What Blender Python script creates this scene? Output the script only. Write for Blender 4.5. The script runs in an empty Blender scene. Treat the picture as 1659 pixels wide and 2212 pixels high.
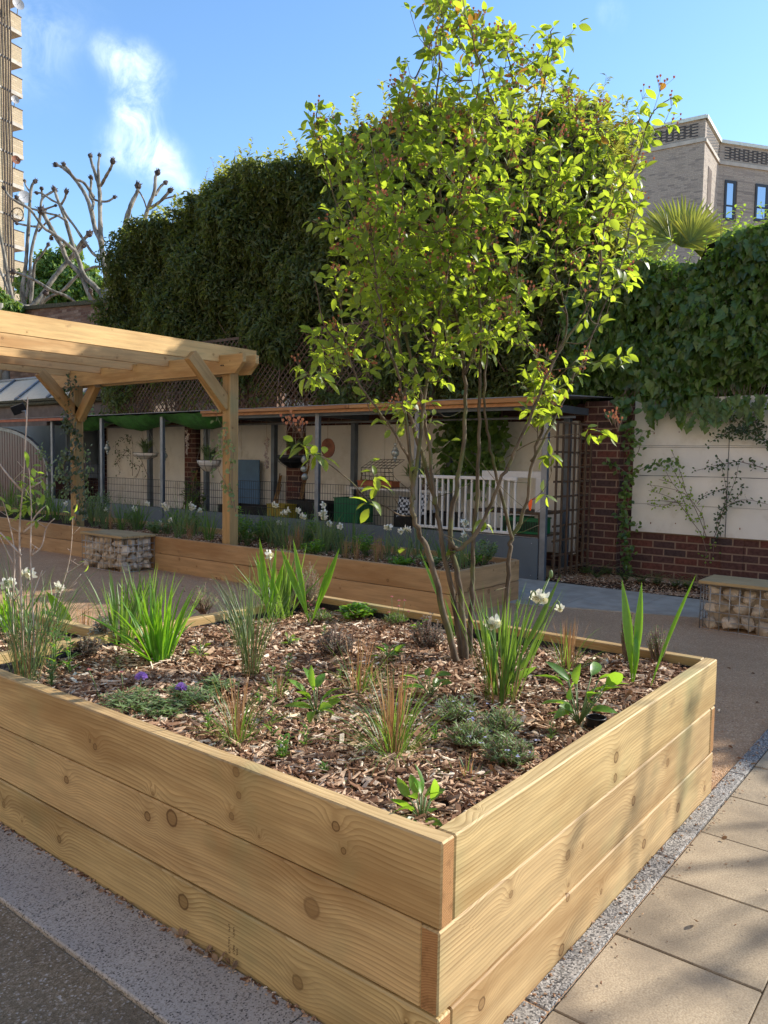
import bpy, math, random
import numpy as np
from mathutils import Vector, Matrix
random.seed(7); rng = np.random.default_rng(11)
PI = math.pi; R = math.radians
S = bpy.context.scene
COL = S.collection
# ---------------------------------------------------------------- camera
CAM = np.array([-1.3685316, -0.9017747, 1.4044795]); YAW, PITCH, ROLL, FPX = 0.66651159, -0.06756145, 0.01581872, 1689.28
_f = np.array([math.cos(YAW)*math.cos(PITCH), math.sin(YAW)*math.cos(PITCH), math.sin(PITCH)])
_r = np.cross(_f, [0, 0, 1]); _r /= np.linalg.norm(_r); _u = np.cross(_r, _f)
_c, _s = math.cos(ROLL), math.sin(ROLL)
CR = np.array([_c*_r+_s*_u, -_s*_r+_c*_u, _f])
cd = bpy.data.cameras.new('camera'); cam = bpy.data.objects.new('camera', cd); COL.objects.link(cam); S.camera = cam
cd.sensor_fit = 'VERTICAL'; cd.sensor_height = 36; cd.lens = FPX/2212*36; cd.clip_start = .05; cd.clip_end = 600
m = Matrix.Identity(4)
for i in range(3):
    m[i][0] = CR[0][i]; m[i][1] = CR[1][i]; m[i][2] = -CR[2][i]; m[i][3] = CAM[i]
cam.matrix_world = m
# ---------------------------------------------------------------- light, sky, exposure
SUN_AZ, SUN_EL = R(-32), R(31)
SUNV = Vector((math.cos(SUN_EL)*math.cos(SUN_AZ), math.cos(SUN_EL)*math.sin(SUN_AZ), math.sin(SUN_EL)))
sl = bpy.data.lights.new('sun', 'SUN'); sl.energy = 3.9; sl.angle = R(.53); sl.color = (1, .93, .82)
so = bpy.data.objects.new('sun', sl); COL.objects.link(so); so.rotation_euler = (-SUNV).to_track_quat('-Z', 'Y').to_euler(); so.location = (20, -15, 30)
S.view_settings.view_transform = 'Standard'; S.view_settings.look = 'None'; S.view_settings.exposure = 1.0; S.view_settings.gamma = 1
# pixel helpers: (x, y) on a 1659 x 2212 view of the photograph -> a world point on a real surface
def ray(x, y):
    d = np.array([(x-829.5)/FPX, -(y-1106)/FPX, 1.0]); return CR.T @ d
def Pz(x, y, z=.51): d = ray(x, y); return Vector(CAM+d*((z-CAM[2])/d[2]))
def Px(x, y, X): d = ray(x, y); return Vector(CAM+d*((X-CAM[0])/d[0]))
def Py(x, y, Y): d = ray(x, y); return Vector(CAM+d*((Y-CAM[1])/d[1]))
def Pd(x, y, dep): return Vector(CAM+ray(x, y)*dep)
def dep(p): return float(CR[2] @ (np.array(p)-CAM))
def pix(p):
    q = CR @ (np.array(p)-CAM); return 829.5+FPX*q[0]/q[2], 1106-FPX*q[1]/q[2]
# ---------------------------------------------------------------- node helper
class NT:
    def __init__(s, nt): s.nt = nt; nt.nodes.clear()
    def n(s, typ, props=None, **ins):
        nd = s.nt.nodes.new(typ)
        for k, v in (props or {}).items(): setattr(nd, k, v)
        for k, v in ins.items():
            key = int(k[1:]) if k[0] == '_' and k[1:].isdigit() else k.replace('_', ' ')
            sk = nd.inputs[key]
            if isinstance(v, bpy.types.NodeSocket): s.nt.links.new(v, sk)
            else:
                if hasattr(sk, 'default_value') and sk.type in ('RGBA',) and len(v) == 3: v = (*v, 1)
                sk.default_value = v
        return nd
    def math(s, op, a, b=0.0, c=0.0, clamp=False):
        nd = s.n('ShaderNodeMath', {'operation': op, 'use_clamp': clamp}, _0=a, _1=b)
        if op in ('MULTIPLY_ADD', 'SMOOTH_MIN', 'COMPARE'):
            if isinstance(c, bpy.types.NodeSocket): s.nt.links.new(c, nd.inputs[2])
            else: nd.inputs[2].default_value = c
        return nd.outputs[0]
    def mix(s, f, a, b, mode='MIX'):
        nd = s.nt.nodes.new('ShaderNodeMix'); nd.data_type = 'RGBA'; nd.blend_type = mode
        for sk, v in ((nd.inputs[0], f), (nd.inputs[6], a), (nd.inputs[7], b)):
            if isinstance(v, bpy.types.NodeSocket): s.nt.links.new(v, sk)
            else: sk.default_value = v if not hasattr(v, '__len__') else (*v[:3], 1)
        return nd.outputs[2]
    def ramp(s, f, stops, interp='LINEAR'):
        nd = s.n('ShaderNodeValToRGB', Fac=f); cr = nd.color_ramp; cr.interpolation = interp
        while len(cr.elements) < len(stops): cr.elements.new(.5)
        for e, (p, c) in zip(cr.elements, stops):
            e.position = p; e.color = (*c, 1) if hasattr(c, '__len__') else (c, c, c, 1)
        return nd.outputs[0]
    def noise(s, vec, scale, detail=4, rough=.55, dist=0, out=0):
        return s.n('ShaderNodeTexNoise', None, Vector=vec, Scale=scale, Detail=detail, Roughness=rough, Distortion=dist).outputs[out]
    def smooth(s, v, lo, hi, a=0.0, b=1.0):
        return s.n('ShaderNodeMapRange', {'interpolation_type': 'SMOOTHSTEP'}, Value=v, From_Min=lo, From_Max=hi, To_Min=a, To_Max=b).outputs[0]
    def scale(s, v, sc):
        return s.n('ShaderNodeVectorMath', {'operation': 'MULTIPLY'}, _0=v, _1=sc).outputs[0]
def new_mat(name):
    mt = bpy.data.materials.new(name); mt.use_nodes = True; return mt, NT(mt.node_tree)
def finish(t, col, rough=.7, bump=None, bstr=.3, bdist=.01, metal=0.0, spec=.5, **kw):
    b = t.n('ShaderNodeBsdfPrincipled', None, Base_Color=col, Roughness=rough, Metallic=metal, **kw)
    b.inputs['Specular IOR Level'].default_value = spec
    if bump is not None:
        bp = t.n('ShaderNodeBump', None, Height=bump, Strength=bstr, Distance=bdist); t.nt.links.new(bp.outputs[0], b.inputs['Normal'])
    o = t.n('ShaderNodeOutputMaterial'); t.nt.links.new(b.outputs[0], o.inputs[0]); return b
def objc(t): return t.n('ShaderNodeTexCoord').outputs['Object']
def geo(t): return t.n('ShaderNodeNewGeometry')
# ---------------------------------------------------------------- world
w = bpy.data.worlds.new('World'); S.world = w; w.use_nodes = True; t = NT(w.node_tree)
sky = t.n('ShaderNodeTexSky', {'sky_type': 'NISHITA', 'sun_disc': False, 'sun_elevation': SUN_EL, 'sun_rotation': PI/2-SUN_AZ, 'air_density': 1.0, 'dust_density': .25, 'ozone_density': 2.2, 'altitude': 50})
gen = t.n('ShaderNodeTexCoord').outputs['Generated']
def skydir(x, y):
    v = ray(x, y); return tuple(v/np.linalg.norm(v))
wob = t.n('ShaderNodeVectorMath', {'operation': 'ADD'}, _0=gen, _1=t.n('ShaderNodeVectorMath', {'operation': 'SCALE'}, _0=t.n('ShaderNodeVectorMath', {'operation': 'SUBTRACT'}, _0=t.noise(gen, 7, 6, .62, 0, 1), _1=(.5, .5, .5)).outputs[0], Scale=.045).outputs[0]).outputs[0]
wisp = t.noise(t.scale(gen, (1, 1, .75)), 26, 9, .66, .5)
tot = None
for (x, y, r, k) in ((322, 160, .034, .7), (262, 145, .034, .5), (240, 135, .025, .35), (300, 215, .036, .7), (290, 265, .022, .4), (275, 245, .02, .3), (300, 318, .048, .6), (345, 350, .040, .5), (385, 385, .028, .35), (410, 405, .02, .25), (262, 325, .03, .25), (60, 40, .05, .22), (130, 100, .045, .12), (40, 120, .05, .12), (180, 60, .05, .05), (95, 170, .05, .07), (1320, 40, .02, .2), (1150, 235, .05, .3)):
    d = t.n('ShaderNodeVectorMath', {'operation': 'DISTANCE'}, _0=wob, _1=skydir(x, y)).outputs[1]
    v = t.math('MULTIPLY', t.smooth(d, 0, r*1.05, 1, 0), k)
    tot = v if tot is None else t.math('ADD', tot, v)
dens = t.math('MULTIPLY', tot, t.smooth(wisp, .25, .85), clamp=True)
skc = t.n('ShaderNodeHueSaturation', None, Saturation=1.12, Value=1.0, Color=sky.outputs[0]).outputs[0]
skc = t.mix(dens, skc, (6.2, 6.8, 7.5))
bg = t.n('ShaderNodeBackground', None, Color=skc, Strength=.15)
t.nt.links.new(bg.outputs[0], t.n('ShaderNodeOutputWorld').inputs[0])
# ---------------------------------------------------------------- objects
def tag(o, label=None, cat=None, group=None, kind=None):
    if label: o['label'] = label
    if cat: o['category'] = cat
    if group: o['group'] = group
    if kind: o['kind'] = kind
    return o
def empty(name, loc=(0, 0, 0), rz=0):
    o = bpy.data.objects.new(name, None); COL.objects.link(o); o.location = loc; o.rotation_euler = (0, 0, rz); o.empty_display_size = .1; return o
def thing(name, label, cat, loc=(0, 0, 0), group=None, rz=0): return tag(empty(name, loc, rz), label, cat, group)
class MB:
    def __init__(s): s.v = []; s.f = []; s.m = []; s.sm = []
    def add(s, vs, fs, mi=0, smooth=False):
        b = len(s.v); s.v += [tuple(v) for v in vs]
        for f in fs: s.f.append([i+b for i in f]); s.m.append(mi); s.sm.append(smooth)
    def box(s, a, b, mi=0, bev=0.0, M=None):
        x0, y0, z0 = a; x1, y1, z1 = b
        if bev <= 0:
            vs = [Vector(p) for p in ((x0,y0,z0),(x1,y0,z0),(x1,y1,z0),(x0,y1,z0),(x0,y0,z1),(x1,y0,z1),(x1,y1,z1),(x0,y1,z1))]
            fs = [(0,3,2,1),(4,5,6,7),(0,1,5,4),(1,2,6,5),(2,3,7,6),(3,0,4,7)]
        else:
            e = bev; vs = []; fs = []
            idx = {}
            for i, X in enumerate((x0, x1)):
                for j, Y in enumerate((y0, y1)):
                    for k, Z in enumerate((z0, z1)):
                        sx, sy, sz = (e if i == 0 else -e), (e if j == 0 else -e), (e if k == 0 else -e)
                        idx[i, j, k] = (len(vs), len(vs)+1, len(vs)+2)
                        vs += [Vector((X, Y+sy, Z+sz)), Vector((X+sx, Y, Z+sz)), Vector((X+sx, Y+sy, Z))]
            def q(l, flip):
                fs.append(tuple(l[::-1] if flip else l))
            for i in (0, 1): q([idx[i,0,0][0], idx[i,0,1][0], idx[i,1,1][0], idx[i,1,0][0]], i == 1)
            for j in (0, 1): q([idx[0,j,0][1], idx[1,j,0][1], idx[1,j,1][1], idx[0,j,1][1]], j == 1)
            for k in (0, 1): q([idx[0,0,k][2], idx[0,1,k][2], idx[1,1,k][2], idx[1,0,k][2]], k == 1)
            for j in (0, 1):
                for k in (0, 1): q([idx[0,j,k][1], idx[1,j,k][1], idx[1,j,k][2], idx[0,j,k][2]], (j+k) % 2 == 0)
            for i in (0, 1):
                for k in (0, 1): q([idx[i,0,k][0], idx[i,1,k][0], idx[i,1,k][2], idx[i,0,k][2]], (i+k) % 2 == 1)
            for i in (0, 1):
                for j in (0, 1): q([idx[i,j,0][0], idx[i,j,1][0], idx[i,j,1][1], idx[i,j,0][1]], (i+j) % 2 == 0)
            for i in (0, 1):
                for j in (0, 1):
                    for k in (0, 1): q(list(idx[i,j,k]), (i+j+k) % 2 == 1)
        if M is not None: vs = [M @ v for v in vs]
        s.add(vs, fs, mi)
    def tube(s, pts, rad, n=6, mi=0, cap=True):
        pts = [Vector(p) for p in pts]; k = len(pts)
        if not hasattr(rad, '__len__'): rad = [rad]*k
        vs = []; fs = []; ref = Vector((.13, .27, .95)).normalized(); pu = None
        for i in range(k):
            d = (pts[min(i+1, k-1)]-pts[max(i-1, 0)])
            if d.length < 1e-9: d = Vector((0, 0, 1))
            d.normalize()
            if pu is None:
                if abs(d.dot(ref)) > .95: ref = Vector((1, 0, 0))
                pu = d.cross(ref).normalized()
            pu = (pu-d*pu.dot(d)); pu = pu.normalized() if pu.length > 1e-6 else d.orthogonal().normalized()
            pv = d.cross(pu)
            for j in range(n):
                a = 2*PI*j/n; vs.append(pts[i]+(pu*math.cos(a)+pv*math.sin(a))*rad[i])
        for i in range(k-1):
            for j in range(n): fs.append((i*n+j, i*n+(j+1) % n, (i+1)*n+(j+1) % n, (i+1)*n+j))
        if cap: fs.append(tuple(range(n))[::-1]); fs.append(tuple((k-1)*n+j for j in range(n)))
        s.add(vs, fs, mi, True)
    def blade(s, base, az, L, lean, droop, w, mi=0, fold=.25, seg=6, wmid=.35, tw=0.0, start=.5):
        # a leaf blade: starts at angle lean from vertical, bends by droop; width w, V-fold
        p = Vector(base); h = Vector((math.cos(az), math.sin(az), 0)); side0 = Vector((-math.sin(az), math.cos(az), 0)); a = lean; vs = []; fs = []
        for i in range(seg+1):
            t_ = i/seg
            ww = w*(start+(1-start)*min(1, t_/wmid)) * (1-max(0, (t_-wmid)/(1-wmid))**1.8)*.5
            d = h*math.sin(a)+Vector((0, 0, 1))*math.cos(a); nrm = side0.cross(d).normalized()
            c, q = math.cos(tw*t_), math.sin(tw*t_); sd = side0*c+nrm*q; n2 = nrm*c-side0*q
            vs += [p-sd*ww-n2*(-ww*fold), p, p+sd*ww-n2*(-ww*fold)]
            if i: b = (i-1)*3; fs += [(b, b+1, b+4, b+3), (b+1, b+2, b+5, b+4)]
            p = p+d*(L/seg); a += droop/seg*(.4+1.2*t_)
        s.add(vs, fs, mi, True); return p
    def leaf(s, p, d, n, L, w, mi=0, fold=.3, curl=.25, shape=((0,.0),(.22,.72),(.5,1),(.78,.72),(1,0))):
        p = Vector(p); d = Vector(d).normalized(); n = Vector(n); n = (n-d*n.dot(d)); n = n.normalized() if n.length > 1e-5 else d.orthogonal().normalized()
        sd = d.cross(n); vs = []; fs = []; prev = None
        for t_, k in shape:
            c = p+d*(L*t_)-n*(curl*L*t_*t_); ww = w*.5*k
            if ww < 1e-6: vs.append(c); cur = (len(vs)-1,)*3
            else: vs += [c-sd*ww+n*(ww*fold), c, c+sd*ww+n*(ww*fold)]; cur = (len(vs)-3, len(vs)-2, len(vs)-1)
            if prev:
                for a, b in ((0, 1), (1, 2)):
                    f = []
                    for q in (prev[a], prev[b], cur[b], cur[a]):
                        if q not in f: f.append(q)
                    if len(f) > 2: fs.append(tuple(f))
            prev = cur
        s.add(vs, fs, mi, True)
    def build(s, name, mats, parent=None, origin=None):
        me = bpy.data.meshes.new(name); vs = s.v
        if origin is not None: o_ = Vector(origin); vs = [tuple(Vector(v)-o_) for v in vs]
        me.from_pydata(vs, [], s.f)
        if not isinstance(mats, (list, tuple)): mats = [mats]
        for mm in mats: me.materials.append(mm)
        if s.f:
            me.polygons.foreach_set('material_index', np.array(s.m, dtype=np.int32)); me.polygons.foreach_set('use_smooth', np.array(s.sm, dtype=bool))
        me.update(); o = bpy.data.objects.new(name, me); COL.objects.link(o)
        if parent is not None:
            o.parent = parent
            o.matrix_parent_inverse = Matrix.Translation(-Vector(wloc(parent)))
        if origin is not None: o.location = origin
        return o
def wloc(o):
    p = Vector(o.location)
    while o.parent is not None:
        # objects are only translated and never rotated when built by MB.build
        p = p+o.matrix_parent_inverse.translation; o = o.parent; p = p+Vector(o.location)
    return p
def copy_tree(o, parent=None):
    c = o.copy(); COL.objects.link(c)
    if parent is not None: c.parent = parent; c.matrix_parent_inverse = o.matrix_parent_inverse.copy()
    for ch in list(o.children): copy_tree(ch, c)
    return c
def np_mesh(name, V, F, mats, parent=None, mi=None, smooth=False):
    me = bpy.data.meshes.new(name); V = np.asarray(V, np.float32); F = np.asarray(F, np.int32); k = F.shape[1]
    me.vertices.add(len(V)); me.vertices.foreach_set('co', V.ravel()); me.loops.add(F.size); me.loops.foreach_set('vertex_index', F.ravel())
    me.polygons.add(len(F)); me.polygons.foreach_set('loop_start', np.arange(0, F.size, k, dtype=np.int32)); me.polygons.foreach_set('loop_total', np.full(len(F), k, np.int32))
    if not isinstance(mats, (list, tuple)): mats = [mats]
    for mm in mats: me.materials.append(mm)
    if mi is not None: me.polygons.foreach_set('material_index', np.asarray(mi, np.int32))
    me.polygons.foreach_set('use_smooth', np.full(len(F), smooth, bool)); me.update(calc_edges=True); me.validate()
    o = bpy.data.objects.new(name, me); COL.objects.link(o)
    if parent is not None: o.parent = parent; o.matrix_parent_inverse = Matrix.Translation(-wloc(parent))
    return o
def norm(a): return a/np.maximum(np.linalg.norm(a, axis=-1, keepdims=True), 1e-9)
def frames(D, N):
    D = norm(D); N = norm(N-D*np.sum(N*D, -1, keepdims=True)); return np.stack([D, np.cross(N, D), N], -1)
def instances(tv, tf, P, Fr, Sc):
    # tv (k,3) template, P (n,3), Fr (n,3,3) columns = template axes, Sc (n,3)
    V = np.einsum('nij,nkj->nki', Fr, tv[None]*Sc[:, None, :])+P[:, None, :]
    F = tf[None]+(np.arange(len(P))*len(tv))[:, None, None]
    return V.reshape(-1, 3), F.reshape(-1, tf.shape[1])
def leaf_tpl(fold=.28, curl=.25, prof=((.25, .75), (.55, 1.0), (.82, .6))):
    # quads only; x along the leaf 0..1, y width -.5...5
    v = [(0, 0, 0)]
    for a, b in prof:
        z = -curl*a*a; v += [(a, -.5*b, z+fold*.5*b), (a, 0, z), (a, .5*b, z+fold*.5*b)]
    v.append((1, 0, -curl)); k = len(prof); f = [(0, 1, 2, 2), (0, 2, 3, 3)]
    for i in range(k-1):
        b = 1+3*i; f += [(b, b+3, b+4, b+1), (b+1, b+4, b+5, b+2)]
    b = 1+3*(k-1); e = len(v)-1; f += [(b, e, b+1, b+1), (b+1, e, b+2, b+2)]
    return np.array(v, float), f
def tri(tf):
    o = []
    for f in tf:
        f = list(dict.fromkeys(f))
        for i in range(1, len(f)-1): o.append((f[0], f[i], f[i+1]))
    return np.array(o)
def inpoly(x, y, poly):
    x = np.asarray(x); y = np.asarray(y); r_ = np.zeros(x.shape, bool); n = len(poly); j = n-1
    for i in range(n):
        xi, yi = poly[i]; xj, yj = poly[j]
        if yi != yj:
            r_ ^= ((yi > y) != (yj > y)) & (x < (xj-xi)*(y-yi)/(yj-yi)+xi)
        j = i
    return r_
# ---------------------------------------------------------------- materials
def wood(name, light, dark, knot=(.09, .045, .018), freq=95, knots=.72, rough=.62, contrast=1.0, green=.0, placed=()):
    mt, t = new_mat(name); oc = objc(t); oi = t.n('ShaderNodeObjectInfo').outputs['Random']
    sx = t.n('ShaderNodeSeparateXYZ', None, Vector=oc); X, Y, Z = sx.outputs
    xo = t.math('ADD', X, t.math('MULTIPLY', oi, 37.0)); v = t.math('ADD', Z, t.math('MULTIPLY', Y, .8)); vo = t.math('ADD', v, t.math('MULTIPLY', oi, 11.0))
    p2 = t.n('ShaderNodeCombineXYZ', None, X=xo, Y=vo).outputs[0]
    # knots
    vor = t.n('ShaderNodeTexVoronoi', {'voronoi_dimensions': '2D', 'feature': 'F1'}, Vector=p2, Scale=4.6, Randomness=1.0)
    wv = t.math('ADD', t.math('MULTIPLY', t.noise(p2, 60, 2), .004), -.002)
    d = t.math('ADD', t.math('DIVIDE', vor.outputs['Distance'], 4.6), wv)
    cs = t.n('ShaderNodeSeparateXYZ', None, Vector=vor.outputs['Color'])
    on = t.math('LESS_THAN', cs.outputs[0], knots); size = t.math('MULTIPLY_ADD', t.math('POWER', cs.outputs[1], 2.0), .017, .0035)
    dr = t.math('DIVIDE', d, size)
    if placed:
        wp = geo(t).outputs['Position']; pk = None
        for (c_, r_) in placed:
            q = t.math('DIVIDE', t.n('ShaderNodeVectorMath', {'operation': 'DISTANCE'}, _0=t.n('ShaderNodeVectorMath', {'operation': 'ADD'}, _0=wp, _1=t.scale(t.n('ShaderNodeCombineXYZ', None, X=wv, Y=wv, Z=wv).outputs[0], (1.5, 1.5, 1.5))).outputs[0], _1=tuple(c_)).outputs[1], r_)
            pk = q if pk is None else t.math('MINIMUM', pk, q)
        dr = t.math('MINIMUM', t.math('MULTIPLY_ADD', t.math('SUBTRACT', 1.0, on), 50.0, dr), pk); on = t.math('ADD', 1.0, 0.0)
    bump = t.math('MULTIPLY', t.math('POWER', 2.718, t.math('MULTIPLY', t.math('MULTIPLY', dr, dr), -.07)), (3.2 if placed else t.math('MULTIPLY', on, t.math('MULTIPLY_ADD', cs.outputs[2], 8.0, 2.5))))
    st = t.n('ShaderNodeCombineXYZ', None, X=t.math('MULTIPLY', xo, .9), Y=t.math('MULTIPLY', vo, 4.0), Z=t.math('MULTIPLY', oi, 9.0)).outputs[0]
    big = t.math('MULTIPLY', t.noise(st, 1.0, 3, .5), t.math('MULTIPLY_ADD', oi, 6.0, 3.0))
    h = t.math('ADD', t.math('ADD', t.math('MULTIPLY', v, freq), big), bump)
    fr = t.math('FRACT', h); ln = t.math('POWER', fr, 2.2)
    ln = t.math('MULTIPLY', ln, t.smooth(fr, .93, 1.0, 1, .1))
    vary = t.smooth(t.noise(st, 2.2, 2), .3, .7, .35, 1.0)
    fine = t.noise(t.scale(oc, (6, 160, 160)), 1.0, 3, .6)
    f = t.math('MULTIPLY', t.math('MULTIPLY', ln, vary), .85*contrast, clamp=True)
    c = t.mix(f, light, dark)
    tone = t.noise(st, .9, 4, .6)
    band = t.noise(t.n('ShaderNodeCombineXYZ', None, X=t.math('MULTIPLY', xo, 2.2), Y=t.math('MULTIPLY', vo, 26.0), Z=0.0).outputs[0], 1.0, 4, .6)
    c = t.n('ShaderNodeHueSaturation', None, Value=t.smooth(band, .3, .7, .84, 1.14), Color=c).outputs[0]
    c = t.mix(t.smooth(tone, .42, .66, 0, .62), c, tuple(a*b for a, b in zip(dark, (1.0, .92, .8))))
    c = t.mix(t.math('MULTIPLY', t.smooth(fine, .45, .75), .28), c, dark)
    if green: c = t.mix(t.math('MULTIPLY', t.smooth(t.noise(oc, 2.3, 3), .52, .74), green), c, (.26, .27, .13))
    # stains
    c = t.mix(t.smooth(t.noise(t.scale(oc, (1, 1, 1.6)), 3.6, 5, .7), .62, .80, 0, .5), c, (.12, .07, .035))
    kn = t.math('MULTIPLY', t.smooth(dr, .75, 1.05, 1, 0), on)
    c = t.mix(t.math('MULTIPLY', kn, .55), c, t.mix(.5, dark, knot))
    ring = t.math('MULTIPLY', t.math('MULTIPLY', t.smooth(dr, .72, .9), t.smooth(dr, .98, 1.2, 1, 0)), on)
    c = t.mix(t.math('MULTIPLY', ring, t.smooth(cs.outputs[1], .15, .5, .5, 1.0)), c, knot)
    halo = t.math('MULTIPLY', t.smooth(dr, 1.0, 3.2, .30, 0), on); c = t.mix(halo, c, dark)
    jit = t.math('MULTIPLY_ADD', oi, .24, .86); c = t.n('ShaderNodeHueSaturation', None, Value=jit, Hue=t.math('MULTIPLY_ADD', t.math('FRACT', t.math('MULTIPLY', oi, 7.7)), .012, .493), Color=c).outputs[0]
    bh = t.math('ADD', t.math('MULTIPLY', f, -.5), t.math('MULTIPLY', fine, .5))
    finish(t, c, rough, bh, .35, .0025, spec=.3); return mt
def endgrain(name, light, dark):
    mt, t = new_mat(name); oc = objc(t); s = t.n('ShaderNodeSeparateXYZ', None, Vector=oc)
    y = t.math('ADD', s.outputs[1], .04); z = t.math('ADD', s.outputs[2], .16)
    r = t.math('SQRT', t.math('ADD', t.math('MULTIPLY', y, y), t.math('MULTIPLY', z, z)))
    r = t.math('ADD', t.math('MULTIPLY', r, 170), t.math('MULTIPLY', t.noise(oc, 14, 3), 2.2))
    f = t.math('POWER', t.math('FRACT', r), 1.8); c = t.mix(t.math('MULTIPLY', f, .8), light, dark)
    c = t.mix(t.smooth(t.noise(oc, 30, 4), .5, .8, 0, .6), c, tuple(v*.4 for v in dark)); finish(t, c, .85, t.noise(oc, 220, 3), .5, .002, spec=.15); return mt
M = {}
KN = [(Px(x, y, 0), r) for x, y, r in ((205, 1613, .011), (194, 1600, .006), (510, 1668, .013), (516, 1718, .010), (500, 1763, .010), (725, 1785, .012), (742, 1838, .008), (142, 1685, .013), (370, 1768, .024), (672, 1962, .026), (8, 1738, .012), (128, 1813, .012), (396, 1948, .022), (643, 2122, .018), (330, 1715, .007), (880, 1700, .0)) if r]
KN += [(Py(1026+.3814*x, 1512+.3814*y, 0), r) for x, y, r in ((800, 325, .017), (795, 440, .013), (1097, 355, .016), (903, 572, .016), (532, 880, .015), (210, 1103, .010), (535, 1050, .007), (527, 1118, .011), (957, 815, .016), (1150, 610, .017), (490, 1415, .016), (38, 1722, .015), (715, 1085, .008), (1300, 500, .012), (-40, 660, .016))]
M['sleeper'] = wood('treated pine', (.57, .41, .20), (.25, .145, .052), green=.5, contrast=1.1, freq=84, knots=.12, placed=KN)
M['sleeper_end'] = endgrain('pine end grain', (.42, .23, .10), (.20, .09, .035))
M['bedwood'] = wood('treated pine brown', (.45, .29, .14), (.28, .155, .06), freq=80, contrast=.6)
M['pergola'] = wood('pergola pine', (.62, .40, .175), (.38, .20, .07), freq=110, contrast=.8, knots=.42)
M['post'] = wood('post pine', (.44, .29, .12), (.27, .165, .06), freq=90, green=.5)
M['slat'] = wood('bench slat', (.40, .29, .155), (.26, .17, .08), freq=90, contrast=.5, knots=.2)
M['oldwood'] = wood('weathered timber', (.13, .085, .055), (.065, .042, .028), freq=90, contrast=.5, knots=.2)
M['fascia'] = wood('fascia pine', (.52, .27, .11), (.33, .15, .055), freq=90, contrast=.5, knots=.3)
M['cane'] = wood('bamboo cane', (.36, .22, .09), (.24, .13, .05), freq=60, knots=.1)

def simple(name, col, rough=.6, metal=0.0, var=.12, sc=8, bs=.15, bd=.003, spec=.5, dirt=None, dsc=3):
    mt, t = new_mat(name); oc = objc(t); n1 = t.noise(oc, sc, 5)
    c = t.mix(t.smooth(n1, .3, .7), tuple(v*(1-var) for v in col), tuple(min(1, v*(1+var)) for v in col))
    if dirt: c = t.mix(t.smooth(t.noise(oc, dsc, 6, .65), .5, .75, 0, .6), c, dirt)
    finish(t, c, rough, t.noise(oc, sc*12, 3), bs, bd, metal, spec); return mt
def foliage(name, cols, trans, tmix=.4, rough=.45, spec=.5, vein=False, back=None):
    # cols: stops of leaf colour picked per leaf; trans: colour of the light let through
    mt, t = new_mat(name); g = geo(t); ri = g.outputs['Random Per Island']
    k = len(cols); c = t.ramp(ri, [((i+.0)/max(1, k-1), cc) for i, cc in enumerate(cols)])
    n1 = t.noise(g.outputs['Position'], 38, 3); c = t.n('ShaderNodeHueSaturation', None, Value=t.smooth(n1, .25, .75, .72, 1.25), Color=c).outputs[0]
    if vein: c = t.n('ShaderNodeHueSaturation', None, Value=t.smooth(t.noise(t.scale(g.outputs['Position'], (1, 1, 3)), 90, 2), .4, .6, .85, 1.12), Color=c).outputs[0]
    if back: c = t.mix(g.outputs['Backfacing'], c, back)
    b = t.n('ShaderNodeBsdfPrincipled', None, Base_Color=c, Roughness=rough); b.inputs['Specular IOR Level'].default_value = spec
    hs = t.n('ShaderNodeHueSaturation', None, Hue=.5, Value=t.math('MULTIPLY_ADD', t.math('FRACT', t.math('MULTIPLY', ri, 7.3)), .7, .6), Color=(*trans, 1)).outputs[0]
    tr = t.n('ShaderNodeBsdfTranslucent', None, Color=hs)
    mx = t.n('ShaderNodeMixShader', None, Fac=tmix, _1=b.outputs[0], _2=tr.outputs[0])
    t.nt.links.new(mx.outputs[0], t.n('ShaderNodeOutputMaterial').inputs[0]); return mt
M['leaf_tree'] = foliage('serviceberry leaf', [(.045, .095, .018), (.08, .15, .025), (.13, .21, .04), (.10, .18, .03)], (.54, .68, .04), .55, .42, .45, True, (.16, .22, .10))
M['leaf_copper'] = foliage('copper young leaf', [(.30, .14, .05), (.34, .20, .05)], (.65, .33, .05), .5)
M['leaf_hedge'] = foliage('evergreen leaf', [(.038, .060, .020), (.055, .088, .024), (.085, .12, .032), (.13, .15, .04)], (.33, .38, .05), .30, .42, .45)
M['leaf_hedge_tip'] = foliage('evergreen young sunlit leaf', [(.11, .14, .03), (.18, .20, .05), (.25, .17, .06)], (.60, .62, .08), .5, .4)
M['leaf_ivy'] = foliage('ivy leaf', [(.036, .075, .020), (.055, .11, .026), (.08, .15, .034), (.13, .21, .045)], (.36, .56, .06), .30, .36, .5)
M['leaf_lime'] = foliage('lime new and sunlit leaf', [(.12, .22, .04), (.2, .3, .06)], (.5, .7, .06), .5)
M['leaf_rose'] = foliage('rose leaf', [(.028, .05, .022), (.05, .085, .03)], (.2, .3, .05), .25)
M['leaf_distant'] = foliage('distant leaf', [(.045, .10, .02), (.09, .17, .03), (.15, .24, .05)], (.35, .5, .06), .35)
M['blade_lime'] = foliage('lily blade', [(.07, .20, .022), (.12, .29, .03), (.09, .24, .03)], (.38, .72, .03), .5, .35, .5)
M['blade_green'] = foliage('green blade', [(.05, .12, .028), (.08, .17, .035), (.10, .2, .04)], (.3, .5, .05), .4, .4)
M['blade_blue'] = foliage('blue green blade', [(.09, .15, .075), (.13, .20, .09), (.17, .22, .09)], (.3, .42, .10), .35, .45)
M['blade_dry'] = foliage('dry stem', [(.32, .18, .085), (.44, .29, .15), (.36, .22, .11)], (.5, .25, .1), .3, .7, .2)
M['leaf_lush'] = foliage('lush leaf', [(.055, .15, .022), (.09, .22, .03), (.14, .3, .045)], (.4, .65, .04), .45, .38, .5, True)
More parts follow.
